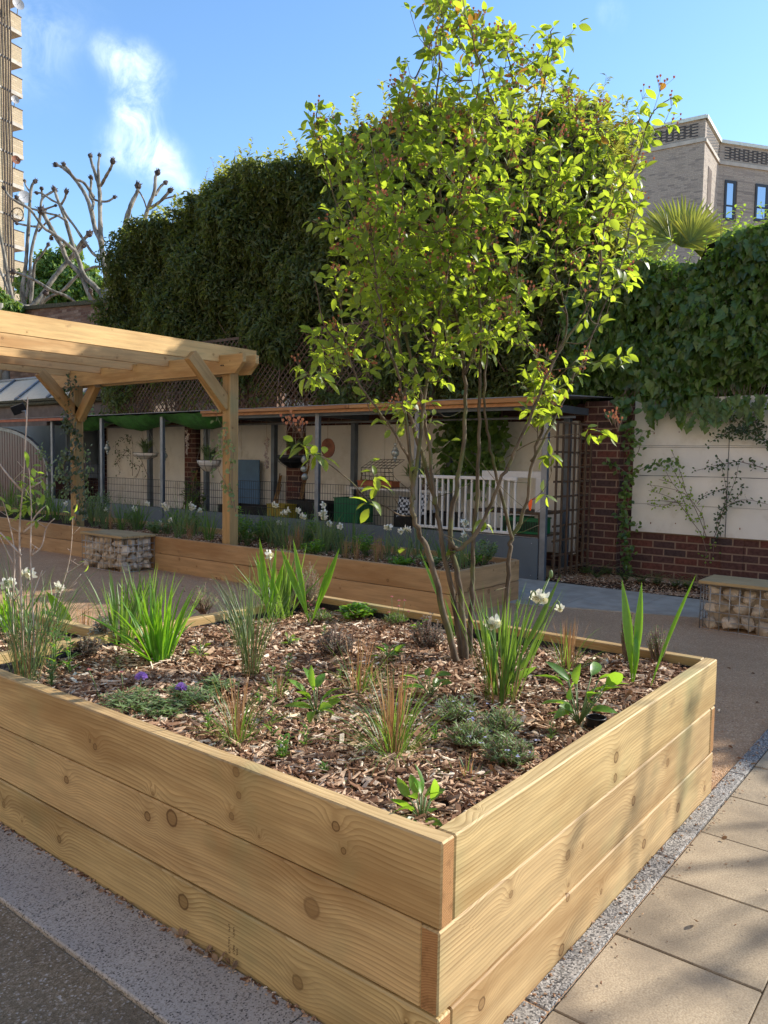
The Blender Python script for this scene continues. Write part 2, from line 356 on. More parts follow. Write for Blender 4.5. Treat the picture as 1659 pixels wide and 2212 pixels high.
M['leaf_grey'] = foliage('grey green leaf', [(.12, .19, .07), (.19, .27, .11), (.25, .33, .15)], (.32, .45, .1), .35, .5)
M['leaf_silver'] = foliage('silver leaf', [(.32, .34, .26), (.42, .43, .34)], (.3, .3, .2), .25, .5)
M['leaf_purple'] = foliage('purple grey leaf', [(.085, .065, .06), (.13, .12, .085), (.17, .17, .12)], (.2, .14, .08), .25, .5)
M['leaf_palm'] = foliage('palm leaflet', [(.09, .16, .035), (.14, .21, .045), (.25, .25, .05)], (.6, .65, .08), .45, .4)
M['petal_white'] = foliage('white petal', [(.82, .82, .74), (.86, .85, .80)], (.85, .85, .7), .35, .5, .3)
M['petal_cream'] = foliage('cream cup', [(.80, .77, .52), (.83, .80, .62)], (.85, .8, .5), .3, .5, .3)
M['petal_pink'] = foliage('pink floret', [(.62, .22, .28), (.7, .36, .38)], (.7, .3, .3), .3, .6, .3)
M['petal_purple'] = foliage('purple floret', [(.38, .22, .62), (.5, .34, .74)], (.5, .3, .8), .3, .6, .3)
M['bud_red'] = foliage('reddish seed head', [(.35, .10, .06), (.48, .2, .1), (.3, .16, .07)], (.6, .2, .1), .25, .6, .3)

def bark(name, a, b, sc=14, moss=None):
    mt, t = new_mat(name); oc = objc(t); n1 = t.noise(t.scale(oc, (1, 1, .35)), sc, 6, .65); c = t.mix(t.smooth(n1, .35, .65), a, b)
    if moss: c = t.mix(t.smooth(t.noise(oc, 9, 4), .5, .68, 0, .7), c, moss)
    finish(t, c, .85, n1, .6, .006, spec=.2); return mt
M['bark'] = bark('serviceberry bark', (.065, .048, .034), (.155, .12, .085), 20, (.12, .14, .045))
M['bark_plane'] = bark('plane bark', (.10, .09, .07), (.33, .305, .25), 5)
M['bark_knuckle'] = bark('pollard knuckle', (.05, .04, .035), (.13, .10, .085), 6)
M['twig'] = bark('twig', (.16, .10, .08), (.27, .19, .15), 30)
M['twig_pale'] = bark('pale twig', (.34, .25, .20), (.52, .43, .36), 30)
M['stem_green'] = simple('green stem', (.12, .19, .06), .55)

def bricks(name, c1, c2, mortar, bw, bh, mort=.010, tint=None, bumpd=.006, squash=1.0):
    mt, t = new_mat(name); p = geo(t).outputs['Position']; s = t.n('ShaderNodeSeparateXYZ', None, Vector=p)
    u = t.math('ADD', s.outputs[0], s.outputs[1]); wv = t.math('MULTIPLY_ADD', t.noise(p, 12, 2), .006, -.003)
    vec = t.n('ShaderNodeCombineXYZ', None, X=t.math('ADD', u, wv), Y=t.math('ADD', s.outputs[2], wv)).outputs[0]
    b = t.n('ShaderNodeTexBrick', {'offset': .5, 'squash': squash, 'squash_frequency': 2}, Vector=vec, Color1=(0, 0, 0, 1), Color2=(1, 1, 1, 1), Mortar=(.5, .5, .5, 1), Scale=1.0, Mortar_Size=mort, Mortar_Smooth=.15, Bias=0.0, Brick_Width=bw, Row_Height=bh)
    r = b.outputs['Color']; c = t.ramp(r, [(0, c1[0]), (.35, c1[1]), (.65, c2[0]), (1, c2[1])])
    c = t.n('ShaderNodeHueSaturation', None, Value=t.smooth(t.noise(p, 26, 5, .7), .25, .75, .65, 1.35), Color=c).outputs[0]
    c = t.mix(b.outputs['Fac'], c, t.mix(t.noise(p, 60, 3), tuple(v*.7 for v in mortar), mortar))
    h = t.math('ADD', t.math('MULTIPLY', b.outputs['Fac'], -1.0), t.math('MULTIPLY', t.noise(p, 90, 4), .3)); finish(t, c, .85, h, .7, bumpd, spec=.2); return mt
M['brick'] = bricks('dark red brick', ((.15, .055, .042), (.085, .048, .045)), ((.12, .052, .042), (.065, .045, .046)), (.33, .23, .165), .27, .0915, .0085)
M['brick_far'] = bricks('old brown brick', ((.13, .07, .05), (.17, .10, .07)), ((.20, .12, .08), (.28, .2, .15)), (.2, .15, .11), .27, .0915, .008)
M['brick_tower'] = bricks('yellow stock brick', ((.36, .29, .19), (.41, .33, .215)), ((.38, .305, .205), (.47, .38, .26)), (.36, .30, .22), .6, .2, .02)
M['brick_block'] = bricks('pale grey brick', ((.33, .285, .235), (.36, .31, .255)), ((.36, .31, .26), (.22, .19, .165)), (.33, .29, .25), .30, .09, .010)
M['concrete'] = simple('pale concrete', (.42, .39, .34), .85, var=.15, sc=2, spec=.2)
M['coping'] = simple('pale coping', (.55, .60, .55), .5)
M['black_liner'] = simple('black pond liner', (.018, .018, .022), .38, var=.4, sc=6, bs=.6, bd=.01)
M['render_white'] = simple('white painted panel', (.80, .765, .69), .75, var=.05, sc=2.5, dirt=(.50, .44, .34), dsc=2.6, spec=.3)
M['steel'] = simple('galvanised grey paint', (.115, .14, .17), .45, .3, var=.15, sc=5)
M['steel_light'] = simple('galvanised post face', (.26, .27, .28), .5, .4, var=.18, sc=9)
M['sheet_grey'] = simple('grey sheet panel', (.12, .145, .165), .55, .1, var=.10, sc=3, dirt=(.09, .10, .11))
M['tin'] = simple('roof felt', (.24, .24, .25), .7, 0, var=.2, sc=5)
M['black'] = simple('black plastic', (.012, .012, .014), .45, var=.2)
M['black_wire'] = simple('black wire', (.008, .009, .010), .5, 0, var=.1)
M['wire'] = simple('galvanised wire', (.46, .45, .43), .4, .7, var=.15)
M['white_paint'] = simple('white paint', (.72, .69, .64), .5, var=.05)
M['blue'] = simple('blue board', (.085, .17, .28), .6, var=.08)
M['green_plastic'] = simple('green plastic', (.015, .16, .06), .4, var=.1)
M['green_tarp'] = simple('green tarpaulin', (.045, .19, .028), .55, var=.35, sc=7, bs=.8, bd=.02)
M['terracotta'] = simple('terracotta', (.38, .12, .055), .7, var=.15)
M['maroon'] = simple('maroon cladding', (.075, .014, .017), .38, var=.2)
M['yellow'] = simple('yellow plastic', (.34, .24, .02), .5, var=.1)
M['glass'] = simple('roof glass', (.52, .50, .42), .25, var=.06)
M['rust'] = simple('rusty plate', (.20, .075, .04), .8, var=.3)
M['moss'] = simple('mossy gutter', (.07, .065, .035), .95, var=.5, sc=20, bs=.8)
M['dish'] = simple('grey dish', (.35, .35, .36), .5)
M['orange'] = simple('orange tape', (.8, .12, .03), .5)
M['shell'] = simple('shell beads', (.45, .36, .30), .5, var=.4, sc=60)
M['clear'] = simple('glass bauble', (.42, .45, .42), .15, .3, var=.2)
mt, t = new_mat('window glass'); finish(t, (.45, .50, .55), .04, metal=.9); M['window'] = mt
mt, t = new_mat('stone'); oc = objc(t); oi = t.n('ShaderNodeObjectInfo').outputs['Random']
n1 = t.noise(oc, 9, 6, .65); c = t.mix(t.smooth(n1, .3, .7), (.42, .34, .255), (.68, .58, .46)); c = t.mix(t.smooth(t.noise(oc, 30, 4), .6, .75, 0, .5), c, (.2, .14, .09))
c = t.n('ShaderNodeHueSaturation', None, Value=t.math('MULTIPLY_ADD', oi, .4, .8), Color=c).outputs[0]; finish(t, c, .85, t.math('ADD', n1, t.noise(oc, 60, 4)), .6, .006, spec=.2); M['stone'] = mt
# grounds (world position so that the pattern has its real size)
def ground(name, fn):
    mt, t = new_mat(name); p = geo(t).outputs['Position']; fn(t, p); return mt
def g_gravel(t, p):
    v = t.n('ShaderNodeTexVoronoi', None, Vector=p, Scale=150, Randomness=1); cs = t.n('ShaderNodeSeparateXYZ', None, Vector=v.outputs['Color']).outputs[0]
    c = t.ramp(cs, [(0, (.38, .23, .13)), (.5, (.47, .295, .17)), (.85, (.55, .36, .215)), (1, (.66, .48, .33))])
    c = t.mix(t.smooth(t.noise(p, 2.2, 5, .6), .35, .7, 0, .35), c, (.33, .20, .11)); c = t.mix(t.smooth(t.noise(p, 26, 4, .6), .55, .8, 0, .4), c, (.27, .16, .09))
    h = t.math('ADD', t.math('MULTIPLY', v.outputs['Distance'], -1.0), t.math('MULTIPLY', t.noise(p, 30, 5), 1.2)); finish(t, c, .95, h, .8, .006, spec=.15)
M['gravel'] = ground('self binding gravel', g_gravel)
def g_flag(t, p):
    s = t.noise(p, 170, 3, .6); c = t.mix(t.smooth(s, .35, .65), (.30, .235, .155), (.44, .355, .245)); c = t.mix(t.smooth(t.noise(p, 3.5, 5, .6), .35, .7, 0, .55), c, (.19, .15, .105))
    c = t.mix(t.smooth(t.noise(p, 60, 3), .66, .74, 0, .6), c, (.15, .115, .085)); c = t.mix(t.smooth(t.noise(p, 1.6, 5, .7), .52, .68, 0, .45), c, (.17, .14, .105))
    c = t.n('ShaderNodeHueSaturation', None, Value=t.math('MULTIPLY_ADD', geo(t).outputs['Random Per Island'], .2, .9), Color=c).outputs[0]; finish(t, c, .85, s, .5, .002, spec=.25)
M['flag'] = ground('buff paving flag', g_flag)
def g_granite(t, p):
    v = t.n('ShaderNodeTexVoronoi', None, Vector=p, Scale=210); cs = t.n('ShaderNodeSeparateXYZ', None, Vector=v.outputs['Color']).outputs[0]
    c = t.ramp(cs, [(0, (.035, .033, .033)), (.28, (.12, .115, .11)), (.55, (.26, .245, .225)), (1, (.46, .43, .39))]); c = t.mix(t.smooth(t.noise(p, 5, 5, .7), .45, .7, 0, .5), c, (.15, .135, .115)); finish(t, c, .8, cs, .5, .002, spec=.3)
M['granite'] = ground('speckled granite', g_granite)
def g_kerb(t, p):
    v = t.n('ShaderNodeTexVoronoi', None, Vector=p, Scale=240); cs = t.n('ShaderNodeSeparateXYZ', None, Vector=v.outputs['Color']).outputs[0]
    c = t.ramp(cs, [(0, (.05, .045, .04)), (.2, (.33, .295, .25)), (.3, (.40, .36, .31)), (1, (.52, .47, .41))]); c = t.mix(t.smooth(t.noise(p, 2.5, 4), .3, .75, 0, .4), c, (.22, .205, .20)); finish(t, c, .85, cs, .4, .002, spec=.25)
M['kerb'] = ground('grey granite kerb', g_kerb)
def g_asphalt(t, p):
    v = t.n('ShaderNodeTexVoronoi', None, Vector=p, Scale=190); cs = t.n('ShaderNodeSeparateXYZ', None, Vector=v.outputs['Color']).outputs[0]
    c = t.ramp(cs, [(0, (.15, .115, .07)), (.6, (.25, .19, .12)), (.9, (.34, .27, .19)), (1, (.52, .47, .41))]); c = t.mix(t.smooth(t.noise(p, 5, 4), .35, .7, 0, .4), c, (.095, .08, .06)); finish(t, c, .9, v.outputs['Distance'], .7, .004, spec=.25)
M['asphalt'] = ground('old asphalt', g_asphalt)
def g_soil(t, p): n = t.noise(p, 40, 5); finish(t, t.mix(n, (.030, .018, .012), (.085, .050, .03)), .95, n, 1.0, .02, spec=.1)
M['soil'] = ground('dark soil', g_soil)
def g_slab(t, p):
    n = t.noise(p, 5, 5); finish(t, t.mix(t.smooth(n, .3, .7), (.32, .28, .225), (.43, .38, .31)), .85, t.noise(p, 120, 3), .4, .002)
M['slab'] = ground('grey path slab', g_slab)
mt, t = new_mat('wood chip'); g = geo(t); ri = g.outputs['Random Per Island']
c = t.ramp(ri, [(0, (.10, .048, .028)), (.3, (.24, .13, .075)), (.58, (.40, .245, .15)), (.84, (.57, .40, .265)), (1, (.82, .69, .53))])
c = t.n('ShaderNodeHueSaturation', None, Value=t.smooth(t.noise(g.outputs['Position'], 90, 3), .25, .75, .7, 1.25), Color=c).outputs[0]; finish(t, c, .9, t.noise(g.outputs['Position'], 260, 2), .5, .002, spec=.12); M['chip'] = mt
M['facade'] = bricks('buff facade brick', ((.36, .27, .18), (.40, .30, .2)), ((.38, .29, .2), (.42, .33, .23)), (.38, .31, .24), .27, .0915, .01)
# ================================================================ the setting
def sheet(name, x0, y0, x1, y1, z, mat, n=1, mz=None):
    mb = MB(); mb.add([(x0, y0, z), (x1, y0, z), (x1, y1, z), (x0, y1, z)], [(0, 1, 2, 3)])
    return tag(mb.build(name, mat), kind='structure')
LX, LY, EX = 2.08, 2.33, .69; RIM = .58; SOIL = .515
sheet('ground', -150, -150, 250, 250, -.03, M['gravel'])
# gravel court with slight unevenness
gx = np.linspace(.02, 8.3, 120); gy = np.linspace(-.072, 18, 200)
GX, GY = np.meshgrid(gx, gy, indexing='ij'); GZ = .006*np.sin(GX*2.1+GY)+.004*np.sin(GX*5.3-GY*3.1)-.002
V = np.stack([GX, GY, GZ], -1).reshape(-1, 3); i, j = np.meshgrid(np.arange(119), np.arange(199), indexing='ij'); a = (i*200+j).ravel()
tag(np_mesh('gravel', V, np.stack([a, a+200, a+201, a+1], -1), M['gravel'], smooth=True), kind='structure')
V = np.array([(-.24, -9, -.03), (9, -9, -.03), (9, -.072, -.03), (-.24, -.072, -.03)]); tag(np_mesh('verge', V, [(0, 1, 2, 3)], M['soil']), kind='structure')
# loose grit over the court in view
n = 9000; P = np.stack([rng.uniform(1.9, 6.2, n), rng.uniform(-.02, 8.5, n), np.full(n, .004)], -1)
keep = ~((P[:, 0] < LX+.02) & (P[:, 1] < LY+.02)) & ~((P[:, 0] > 4.44)); P = P[keep]; n = len(P)
tv = np.array([(1, 0, 0), (0, 1, 0), (-1, .1, 0), (0, -1, .1), (.1, 0, .8)], float)*.5; tf = np.array([(0, 1, 4), (1, 2, 4), (2, 3, 4), (3, 0, 4)])
Fr = frames(rng.normal(size=(n, 3))*[1, 1, .1], np.tile([0, 0, 1.], (n, 1))+rng.normal(size=(n, 3))*.2)
V, F = instances(tv, tf, P, Fr, rng.uniform(.004, .011, (n, 3))); gr, t = new_mat('grit'); ri = geo(t).outputs['Random Per Island']
finish(t, t.ramp(ri, [(0, (.16, .10, .07)), (.6, (.30, .21, .15)), (1, (.48, .38, .30))]), .9, spec=.2); tag(np_mesh('grit', V, F, gr), kind='stuff')
# right-hand footway: granite edge strip then buff flags
mb = MB(); x = .397-.98
random.seed(3)
for L in (.98, .986, .966, .96, .97, .96, .97, .96, .97):
    mb.box((x+.003, -.070, -.1), (x+L-.003, -.001 if x > LX-.9 else -.001, .010), 0, .004); x += L
tag(mb.build('kerb_strip', M['granite']), kind='structure')
mb = MB(); rows = [(-.075-.405*q, -.477-.405*q) for q in range(14)]
J = [Pz(1438*1.0, 1898, 0).x]
for r_, (ya, yb) in enumerate(rows):
    x = -.42+(0 if r_ % 2 == 0 else -.2)
    while x < 9:
        mb.box((x+.002, yb, -.09), (x+.4145, ya, .006+random.uniform(-.0015, .0015)), 0, .003); x += .4175
tag(mb.build('pavement', M['flag']), kind='structure')
# left-hand footway: wide granite kerb units and asphalt
mb = MB(); y = -2.3
ys = [-2.3, -1.45, -.55, .40, 1.315, 2.2, 3.1, 4.0, 4.9, 5.8, 7]
for a_, b_ in zip(ys, ys[1:]): mb.box((-.245, a_+.002, -.1), (-.004, b_-.002, .016), 0, .004)
tag(mb.build('kerb', M['kerb']), kind='structure')
sheet('road', -30, -30, -.248, 60, .002, M['asphalt'])
# path of grey slabs in front of the wall
def quad_slabs():
    mb = MB(); k = 15
    f = lambda u: Vector((5.05, 3.3, 0)).lerp(Vector((6.6, -.4, 0)), u); g_ = lambda u: Vector((6.97, 3.9, 0)).lerp(Vector((6.97, -.4, 0)), u)
    f = lambda y_: 5.45+(2.66-y_)*.33
    y_ = 3.6; rr = 0
    while y_ > -6:
        y2 = y_-.6; x = 6.94
        xs = [6.94, 6.84]+[6.84-.46*q-(.23 if rr % 2 else 0) for q in range(1, 9)]
        lim = f(min(y_, 3.1)); lim2 = f(min(y2, 3.1)); lim = max(4.9, lim); lim2 = max(4.9, lim2)
        for xa, xb in zip(xs, xs[1:]):
            a1 = max(xb, lim); a2 = max(xb, lim2)
            if xa-a1 > .03 or xa-a2 > .03:
                a1 = min(a1, xa-.01); a2 = min(a2, xa-.01); e = .003
                mb.add([(a1+e, y_-e, .012), (xa-e, y_-e, .012), (xa-e, y2+e, .012), (a2+e, y2+e, .012), (a1+e, y_-e, -.05), (xa-e, y_-e, -.05), (xa-e, y2+e, -.05), (a2+e, y2+e, -.05)], [(3, 2, 1, 0), (0, 1, 5, 4), (1, 2, 6, 5), (2, 3, 7, 6), (3, 0, 4, 7)])
        y_ = y2; rr += 1
    return tag(mb.build('path', M['slab']), kind='structure')
quad_slabs()
# ---------------------------------------------------------------- wood-chip mulch
def chips(name, n, xr, yr, zf, lab, ok=None, sz=(.008, .105), cover=0):
    P = np.stack([rng.uniform(*xr, n), rng.uniform(*yr, n), np.zeros(n)], -1)
    if ok is not None: P = P[ok(P[:, 0], P[:, 1])]
    n = len(P); P[:, 2] = zf(P[:, 0], P[:, 1])+rng.uniform(-.006, .012, n)
    tv = np.array([(-.5, -.5, -.5), (.5, -.35, -.5), (.42, .5, -.5), (-.5, .4, -.5), (-.44, -.45, .5), (.5, -.3, .5), (.4, .42, .5), (-.5, .36, .5)])
    tf = np.array([(4, 5, 6, 7), (0, 1, 5, 4), (1, 2, 6, 5), (2, 3, 7, 6), (3, 0, 4, 7)])
    L = sz[0]+(sz[1]-sz[0])*rng.beta(1.1, 4.2, n); W = L*rng.uniform(.08, .40, n); W = np.clip(W, .0025, .022); T = rng.uniform(.0012, .005, n)
    Fr = frames(rng.normal(size=(n, 3))*[1, 1, .22], np.tile([0, 0, 1.], (n, 1))+rng.normal(size=(n, 3))*.48)
    V, F = instances(tv, tf, P, Fr, np.stack([L, W, T], -1))
    o = np_mesh(name, V, F, M['chip']); return tag(o, lab, 'mulch', kind='stuff')
zf = lambda x, y: SOIL+.014*np.sin(x*4+y*2)+.012*np.sin(y*5.2-x*3.3)+.006*np.sin(x*13+y*9)
def soilsheet(name, x0, y0, x1, y1, f):
    a_ = np.linspace(x0, x1, 40); b_ = np.linspace(y0, y1, 50); A, B = np.meshgrid(a_, b_, indexing='ij'); Z = f(A, B)-.008; i, j = np.meshgrid(np.arange(39), np.arange(49), indexing='ij'); a = (i*50+j).ravel()
    return tag(np_mesh(name, np.stack([A, B, Z], -1).reshape(-1, 3), np.stack([a, a+50, a+51, a+1], -1), M['soil'], smooth=True), kind='structure')
soilsheet('soil', .056, .056, LX-.056, LY-.056, zf); soilsheet('soil', .056, LY+.006, EX-.056, LY+5.2, zf)
chips('wood_chip_mulch', 42000, (.062, LX-.062), (.062, LY-.062), zf, 'pale brown wood chip mulch filling the large sunlit planter')
chips('wood_chip_mulch', 9000, (.062, EX-.062), (LY+.01, LY+2.6), zf, 'wood chip mulch in the narrow planter at the left edge')
BX, BY, BZ = 4.45, 2.87, .41
zb = lambda x, y: .36+.015*np.sin(x*5+y*2)+.01*np.sin(y*4)
soilsheet('soil', BX+.055, BY+.055, 5.62, 17.5, zb)
chips('wood_chip_mulch', 16000, (BX+.06, 5.6), (BY+.06, 9.5), zb, 'wood chip mulch in the long shaded bed behind the gravel court', sz=(.014, .07))
zg = lambda x, y: .012+.012*np.sin(x*6+y*3)
soilsheet('soil', 6.96, -6, 8.2, 3.5, zg)
chips('wood_chip_mulch', 5000, (6.97, 8.0), (.2, 3.45), zg, 'dark bark mulch strip at the foot of the brick wall', sz=(.014, .07))
# ================================================================ planters
def board(parent, L, T, H, c, ax, mat, end='sleeper_end', name='board', bev=.004, label=None, rz=None):
    mb = MB(); mb.box((-L/2, -T/2, -H/2), (L/2, T/2, H/2), 0, bev)
    for q, f in enumerate(mb.f):
        xs = [mb.v[i_][0] for i_ in f]
        if max(xs)-min(xs) < 1e-5 and L > .12: mb.m[q] = 1
    o = mb.build(name, [M[mat] if isinstance(mat, str) else mat, M[end]]); o.location = c; o.rotation_euler = (0, 0, (PI/2 if ax == 'y' else 0) if rz is None else rz)
    o.parent = parent; o.matrix_parent_inverse = Matrix.Translation(-wloc(parent))
    if label: o['label'] = label
    return o
p1 = thing('raised_planter', 'large sunlit planter of three pale timber boards high around the young tree', 'planter', (0, 0, 0), 'timber raised beds')
T = .05
rows = [(.3825, .58), (.1825, .3775), (-.02, .1775)]
for k, (za, zb_) in enumerate(rows):
    zc = (za+zb_)/2; H = zb_-za
    odd = (k == 1)
    # left face x = 0
    ya = 0 if not odd else T+.002; yb = 7.6
    board(p1, yb-ya, T, H, (T/2+(.002 if odd else 0), (ya+yb)/2, zc), 'y', 'sleeper', label='shaded front board')
    xa = T+.002 if not odd else 0; xb = LX if not odd else LX-T-.002
    board(p1, xb-xa, T, H, ((xa+xb)/2, T/2+(.003 if k == 1 else 0), zc), 'x', 'sleeper', label='sunlit side board')
    ya = T+.002 if not odd else 0
    board(p1, LY-ya, T, H, (LX-T/2, (ya+LY)/2, zc), 'y', 'sleeper')
    board(p1, LX-T-.002-(T+.004), T, H, ((LX-.002)/2+.002, LY-T/2, zc), 'x', 'sleeper')
mb = MB(); e = .004; z0, z1 = .30, RIM-.035
for (a_, b_) in (((T+.003, T+.003, z0), (T+.003+e, LY-T-.003, z1)), ((LX-T-.003-e, T+.003, z0), (LX-T-.003, LY-T-.003, z1)), ((T+.009, T+.003, z0), (LX-T-.009, T+.003+e, z1)), ((T+.009, LY-T-.003-e, z0), (LX-T-.009, LY-T-.003, z1-.004))): mb.box(a_, b_)
mb.build('liner', M['black_liner'], p1)
p2 = thing('raised_planter', 'narrow timber planter of bare saplings and daffodils at the left edge', 'planter', (0, LY+.003, 0), 'timber raised beds')
for k, (za, zb_) in enumerate(rows):
    board(p2, 5.2, T, zb_-za, (EX-T/2, LY+.003+2.6, (za+zb_)/2), 'y', 'sleeper')
mb = MB(); mb.box((EX-T-.008, LY+.01, .3), (EX-T-.004, LY+5, RIM-.04)); mb.build('liner', M['black_liner'], p2)
p3 = thing('raised_planter', 'long two-board timber bed in shade behind the gravel court', 'planter', (BX, BY, 0), 'timber raised beds')
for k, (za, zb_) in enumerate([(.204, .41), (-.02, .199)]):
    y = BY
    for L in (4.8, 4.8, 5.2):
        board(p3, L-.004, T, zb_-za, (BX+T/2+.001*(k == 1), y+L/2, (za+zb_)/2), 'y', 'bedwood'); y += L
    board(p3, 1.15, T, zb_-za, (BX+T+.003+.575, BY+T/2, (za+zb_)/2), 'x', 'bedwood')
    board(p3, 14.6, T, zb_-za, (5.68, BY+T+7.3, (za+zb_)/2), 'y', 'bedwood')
mb = MB(); rs = random.Random(4)
for (x, ya, yb) in ((495, 1997, 2016), (495, 2026, 2062), (495, 2068, 2081), (505, 2004, 2024), (505, 2042, 2063), (505, 2072, 2086), (512, 2048, 2064)):
    y = ya
    while y < yb:
        for q in range(2):
            a_ = Px(x+rs.uniform(-2.6, 2.6), y+rs.uniform(-1, 1), -.0004); b_ = Px(x+rs.uniform(-2.6, 2.6), y+rs.uniform(-1.6, 1.6), -.0004); d_ = (b_-a_); w_ = Vector((0, -d_.z, d_.y)).normalized()*.0007; mb.add([a_-w_, b_-w_, b_+w_, a_+w_], [(0, 1, 2, 3)])
        y += 2.4
M['ink'] = simple('faded ink', (.13, .075, .035), .8); mb.build('grade_stamp', M['ink'], p1)
mb = MB()
for s_ in (((465, 1247), (468.5, 1248), (466.5, 1253)), ((474, 1248), (477.5, 1249), (475.5, 1254.5)), ((469, 1252), (473, 1252.4))):
    for (a_, b_) in zip(s_, s_[1:]): mb.tube([Px(*a_, 4.4492), Px(*b_, 4.4492)], .0026, 4)
mb.build('pencil_mark', M['ink'], p3)
def crumbs(name, n, fx, lab, sz=(.004, .02)):
    P = np.array([fx() for _ in range(n)]); tv = np.array([(-.5, -.4, 0), (.5, -.3, 0), (.4, .4, 0), (-.4, .5, 0), (-.3, -.2, .5), (.3, -.1, .6), (.2, .2, .5), (-.2, .3, .6)], float); tf = np.array([(4, 5, 6, 7), (0, 1, 5, 4), (1, 2, 6, 5), (2, 3, 7, 6), (3, 0, 4, 7)])
    L = rng.uniform(*sz, n)**1.0; V, F = instances(tv, tf, P, frames(rng.normal(size=(n, 3))*[1, 1, .05], np.tile([0, 0, 1.], (n, 1))+rng.normal(size=(n, 3))*.15), np.stack([L, L*rng.uniform(.2, .7, n), L*.4], -1)); tag(np_mesh(name, V, F, M['chip']), lab, 'debris', kind='stuff')
crumbs('bark_crumbs', 330, lambda: (random.uniform(-.1, 3), -.004-abs(random.gauss(0, .05)), .0125), 'crumbs of bark and soil scattered along the granite strip', (.003, .014))
crumbs('bark_crumbs', 120, lambda: (random.uniform(-.1, 3), -.08-random.random()**2*1.0, .0085), 'crumbs of bark scattered on the buff paving', (.003, .011))
crumbs('bark_crumbs', 420, lambda: (-.006-abs(random.gauss(0, .012)), random.uniform(-.1, 2.6), .017), 'crumbs of bark and soil along the foot of the planter front', (.004, .018))
crumbs('bark_crumbs', 500, lambda: (random.uniform(LX+.01, 4.4), random.uniform(0, 7), .008), 'twigs and crumbs scattered on the gravel court', (.006, .03))
# ================================================================ pergola
pg = thing('pergola', 'timber pergola of pale rafters on two braced posts rising from the back bed', 'pergola', (4.6, 6.2, 0))
PY = (6.07, 9.32); PXc = 4.62
for y in PY:
    for (xa, x_b) in ((4.555, 4.685),):
        mb = MB(); mb.box((-1.15, -.065, -.065), (1.15, .065, .065), 0, .005)
        o = mb.build('post', M['post']); o.location = (4.62, y, 1.33); o.rotation_euler = (0, -PI/2, 0); o.parent = pg; o.matrix_parent_inverse = Matrix.Translation(-wloc(pg))
def beam(xc, y0, y1, z0, z1, th=.05):
    # cross beam with chamfered near end
    mb = MB(); pr = [(y0+.13, z0), (y1, z0), (y1, z1), (y0, z1), (y0, z0+.12)]
    L = (y0+y1)/2; vs = [(yy-L, s*th/2, zz-(z0+z1)/2) for s in (-1, 1) for yy, zz in pr]
    k = len(pr); fs = [tuple(range(k))[::-1], tuple(range(k, 2*k))]+[(i_, (i_+1) % k, (i_+1) % k+k, i_+k) for i_ in range(k)]
    mb.add(vs, fs); o = mb.build('beam', [M['pergola']]); o.location = (xc, L, (z0+z1)/2); o.rotation_euler = (0, 0, PI/2); o.parent = pg; o.matrix_parent_inverse = Matrix.Translation(-wloc(pg)); return o
beam(4.525, 5.73, 9.9, 2.335, 2.545); beam(4.715, 5.73, 9.9, 2.335, 2.545)
for i_, y in enumerate((6.12, 7.05, 7.79, 8.51, 9.26)):
    mb = MB(); x0, x1, xe = -.6, 4.497, 5.06; z0, zn, z1 = 2.475, 2.55, 2.665; L = (x0+xe)/2
    pr = [(x0, z0), (x1, z0), (x1, zn), (xe-.0, zn), (xe, z1), (x0, z1)]; k = 6; th = .048
    if i_ > 1: pr = [(x0, z0), (x1, z0), (x1, zn), (4.95, zn), (4.95, z1), (x0, z1)]
    zc = (z0+z1)/2
    vs = [(xx-L, s*th/2, zz-zc) for s in (-1, 1) for xx, zz in pr]
    fs = [tuple(range(k)), tuple(range(k, 2*k))[::-1]]+[(i2+k, (i2+1) % k+k, (i2+1) % k, i2) for i2 in range(k)]
    mb.add(vs, fs); o = mb.build('rafter', M['pergola']); o.location = (L, y+.024, zc); o.parent = pg; o.matrix_parent_inverse = Matrix.Translation(-wloc(pg))
def brace(a, b, name='brace'):
    a, b = Vector(a), Vector(b); d = b-a; L = d.length; mb = MB(); mb.box((-L/2, -.045, -.07), (L/2, .045, .07), 0, .004)
    o = mb.build(name, M['post']); q = d.to_track_quat('X', 'Z'); o.rotation_mode = 'QUATERNION'; o.rotation_quaternion = q; o.location = (a+b)/2; o.parent = pg; o.matrix_parent_inverse = Matrix.Translation(-wloc(pg))
brace((4.58, 6.08, 1.98), (4.06, 6.08, 2.50)); brace((4.58, 9.30, 1.98), (4.08, 9.30, 2.50))
brace((4.62, 6.14, 1.95), (4.62, 6.56, 2.37)); brace((4.62, 9.24, 1.90), (4.62, 8.82, 2.36))
for y in PY:
    for dx in (0, .035): mb = MB(); mb.tube([(4.498, y-.02+dx, 2.43), (4.490, y-.02+dx, 2.43)], .008, 8); mb.build('bolt', M['black'], pg)
# near supports of the pergola (outside the picture at the left)
for y in (6.07, 9.32):
    mb = MB(); mb.box((-1.3, -.065, -.065), (1.3, .065, .065), 0, .005); o = mb.build('post', M['post']); o.location = (-.28, y+2.2 if y < 7 else y+.6, 1.1); o.rotation_euler = (0, -PI/2, 0); o.parent = pg; o.matrix_parent_inverse = Matrix.Translation(-wloc(pg))
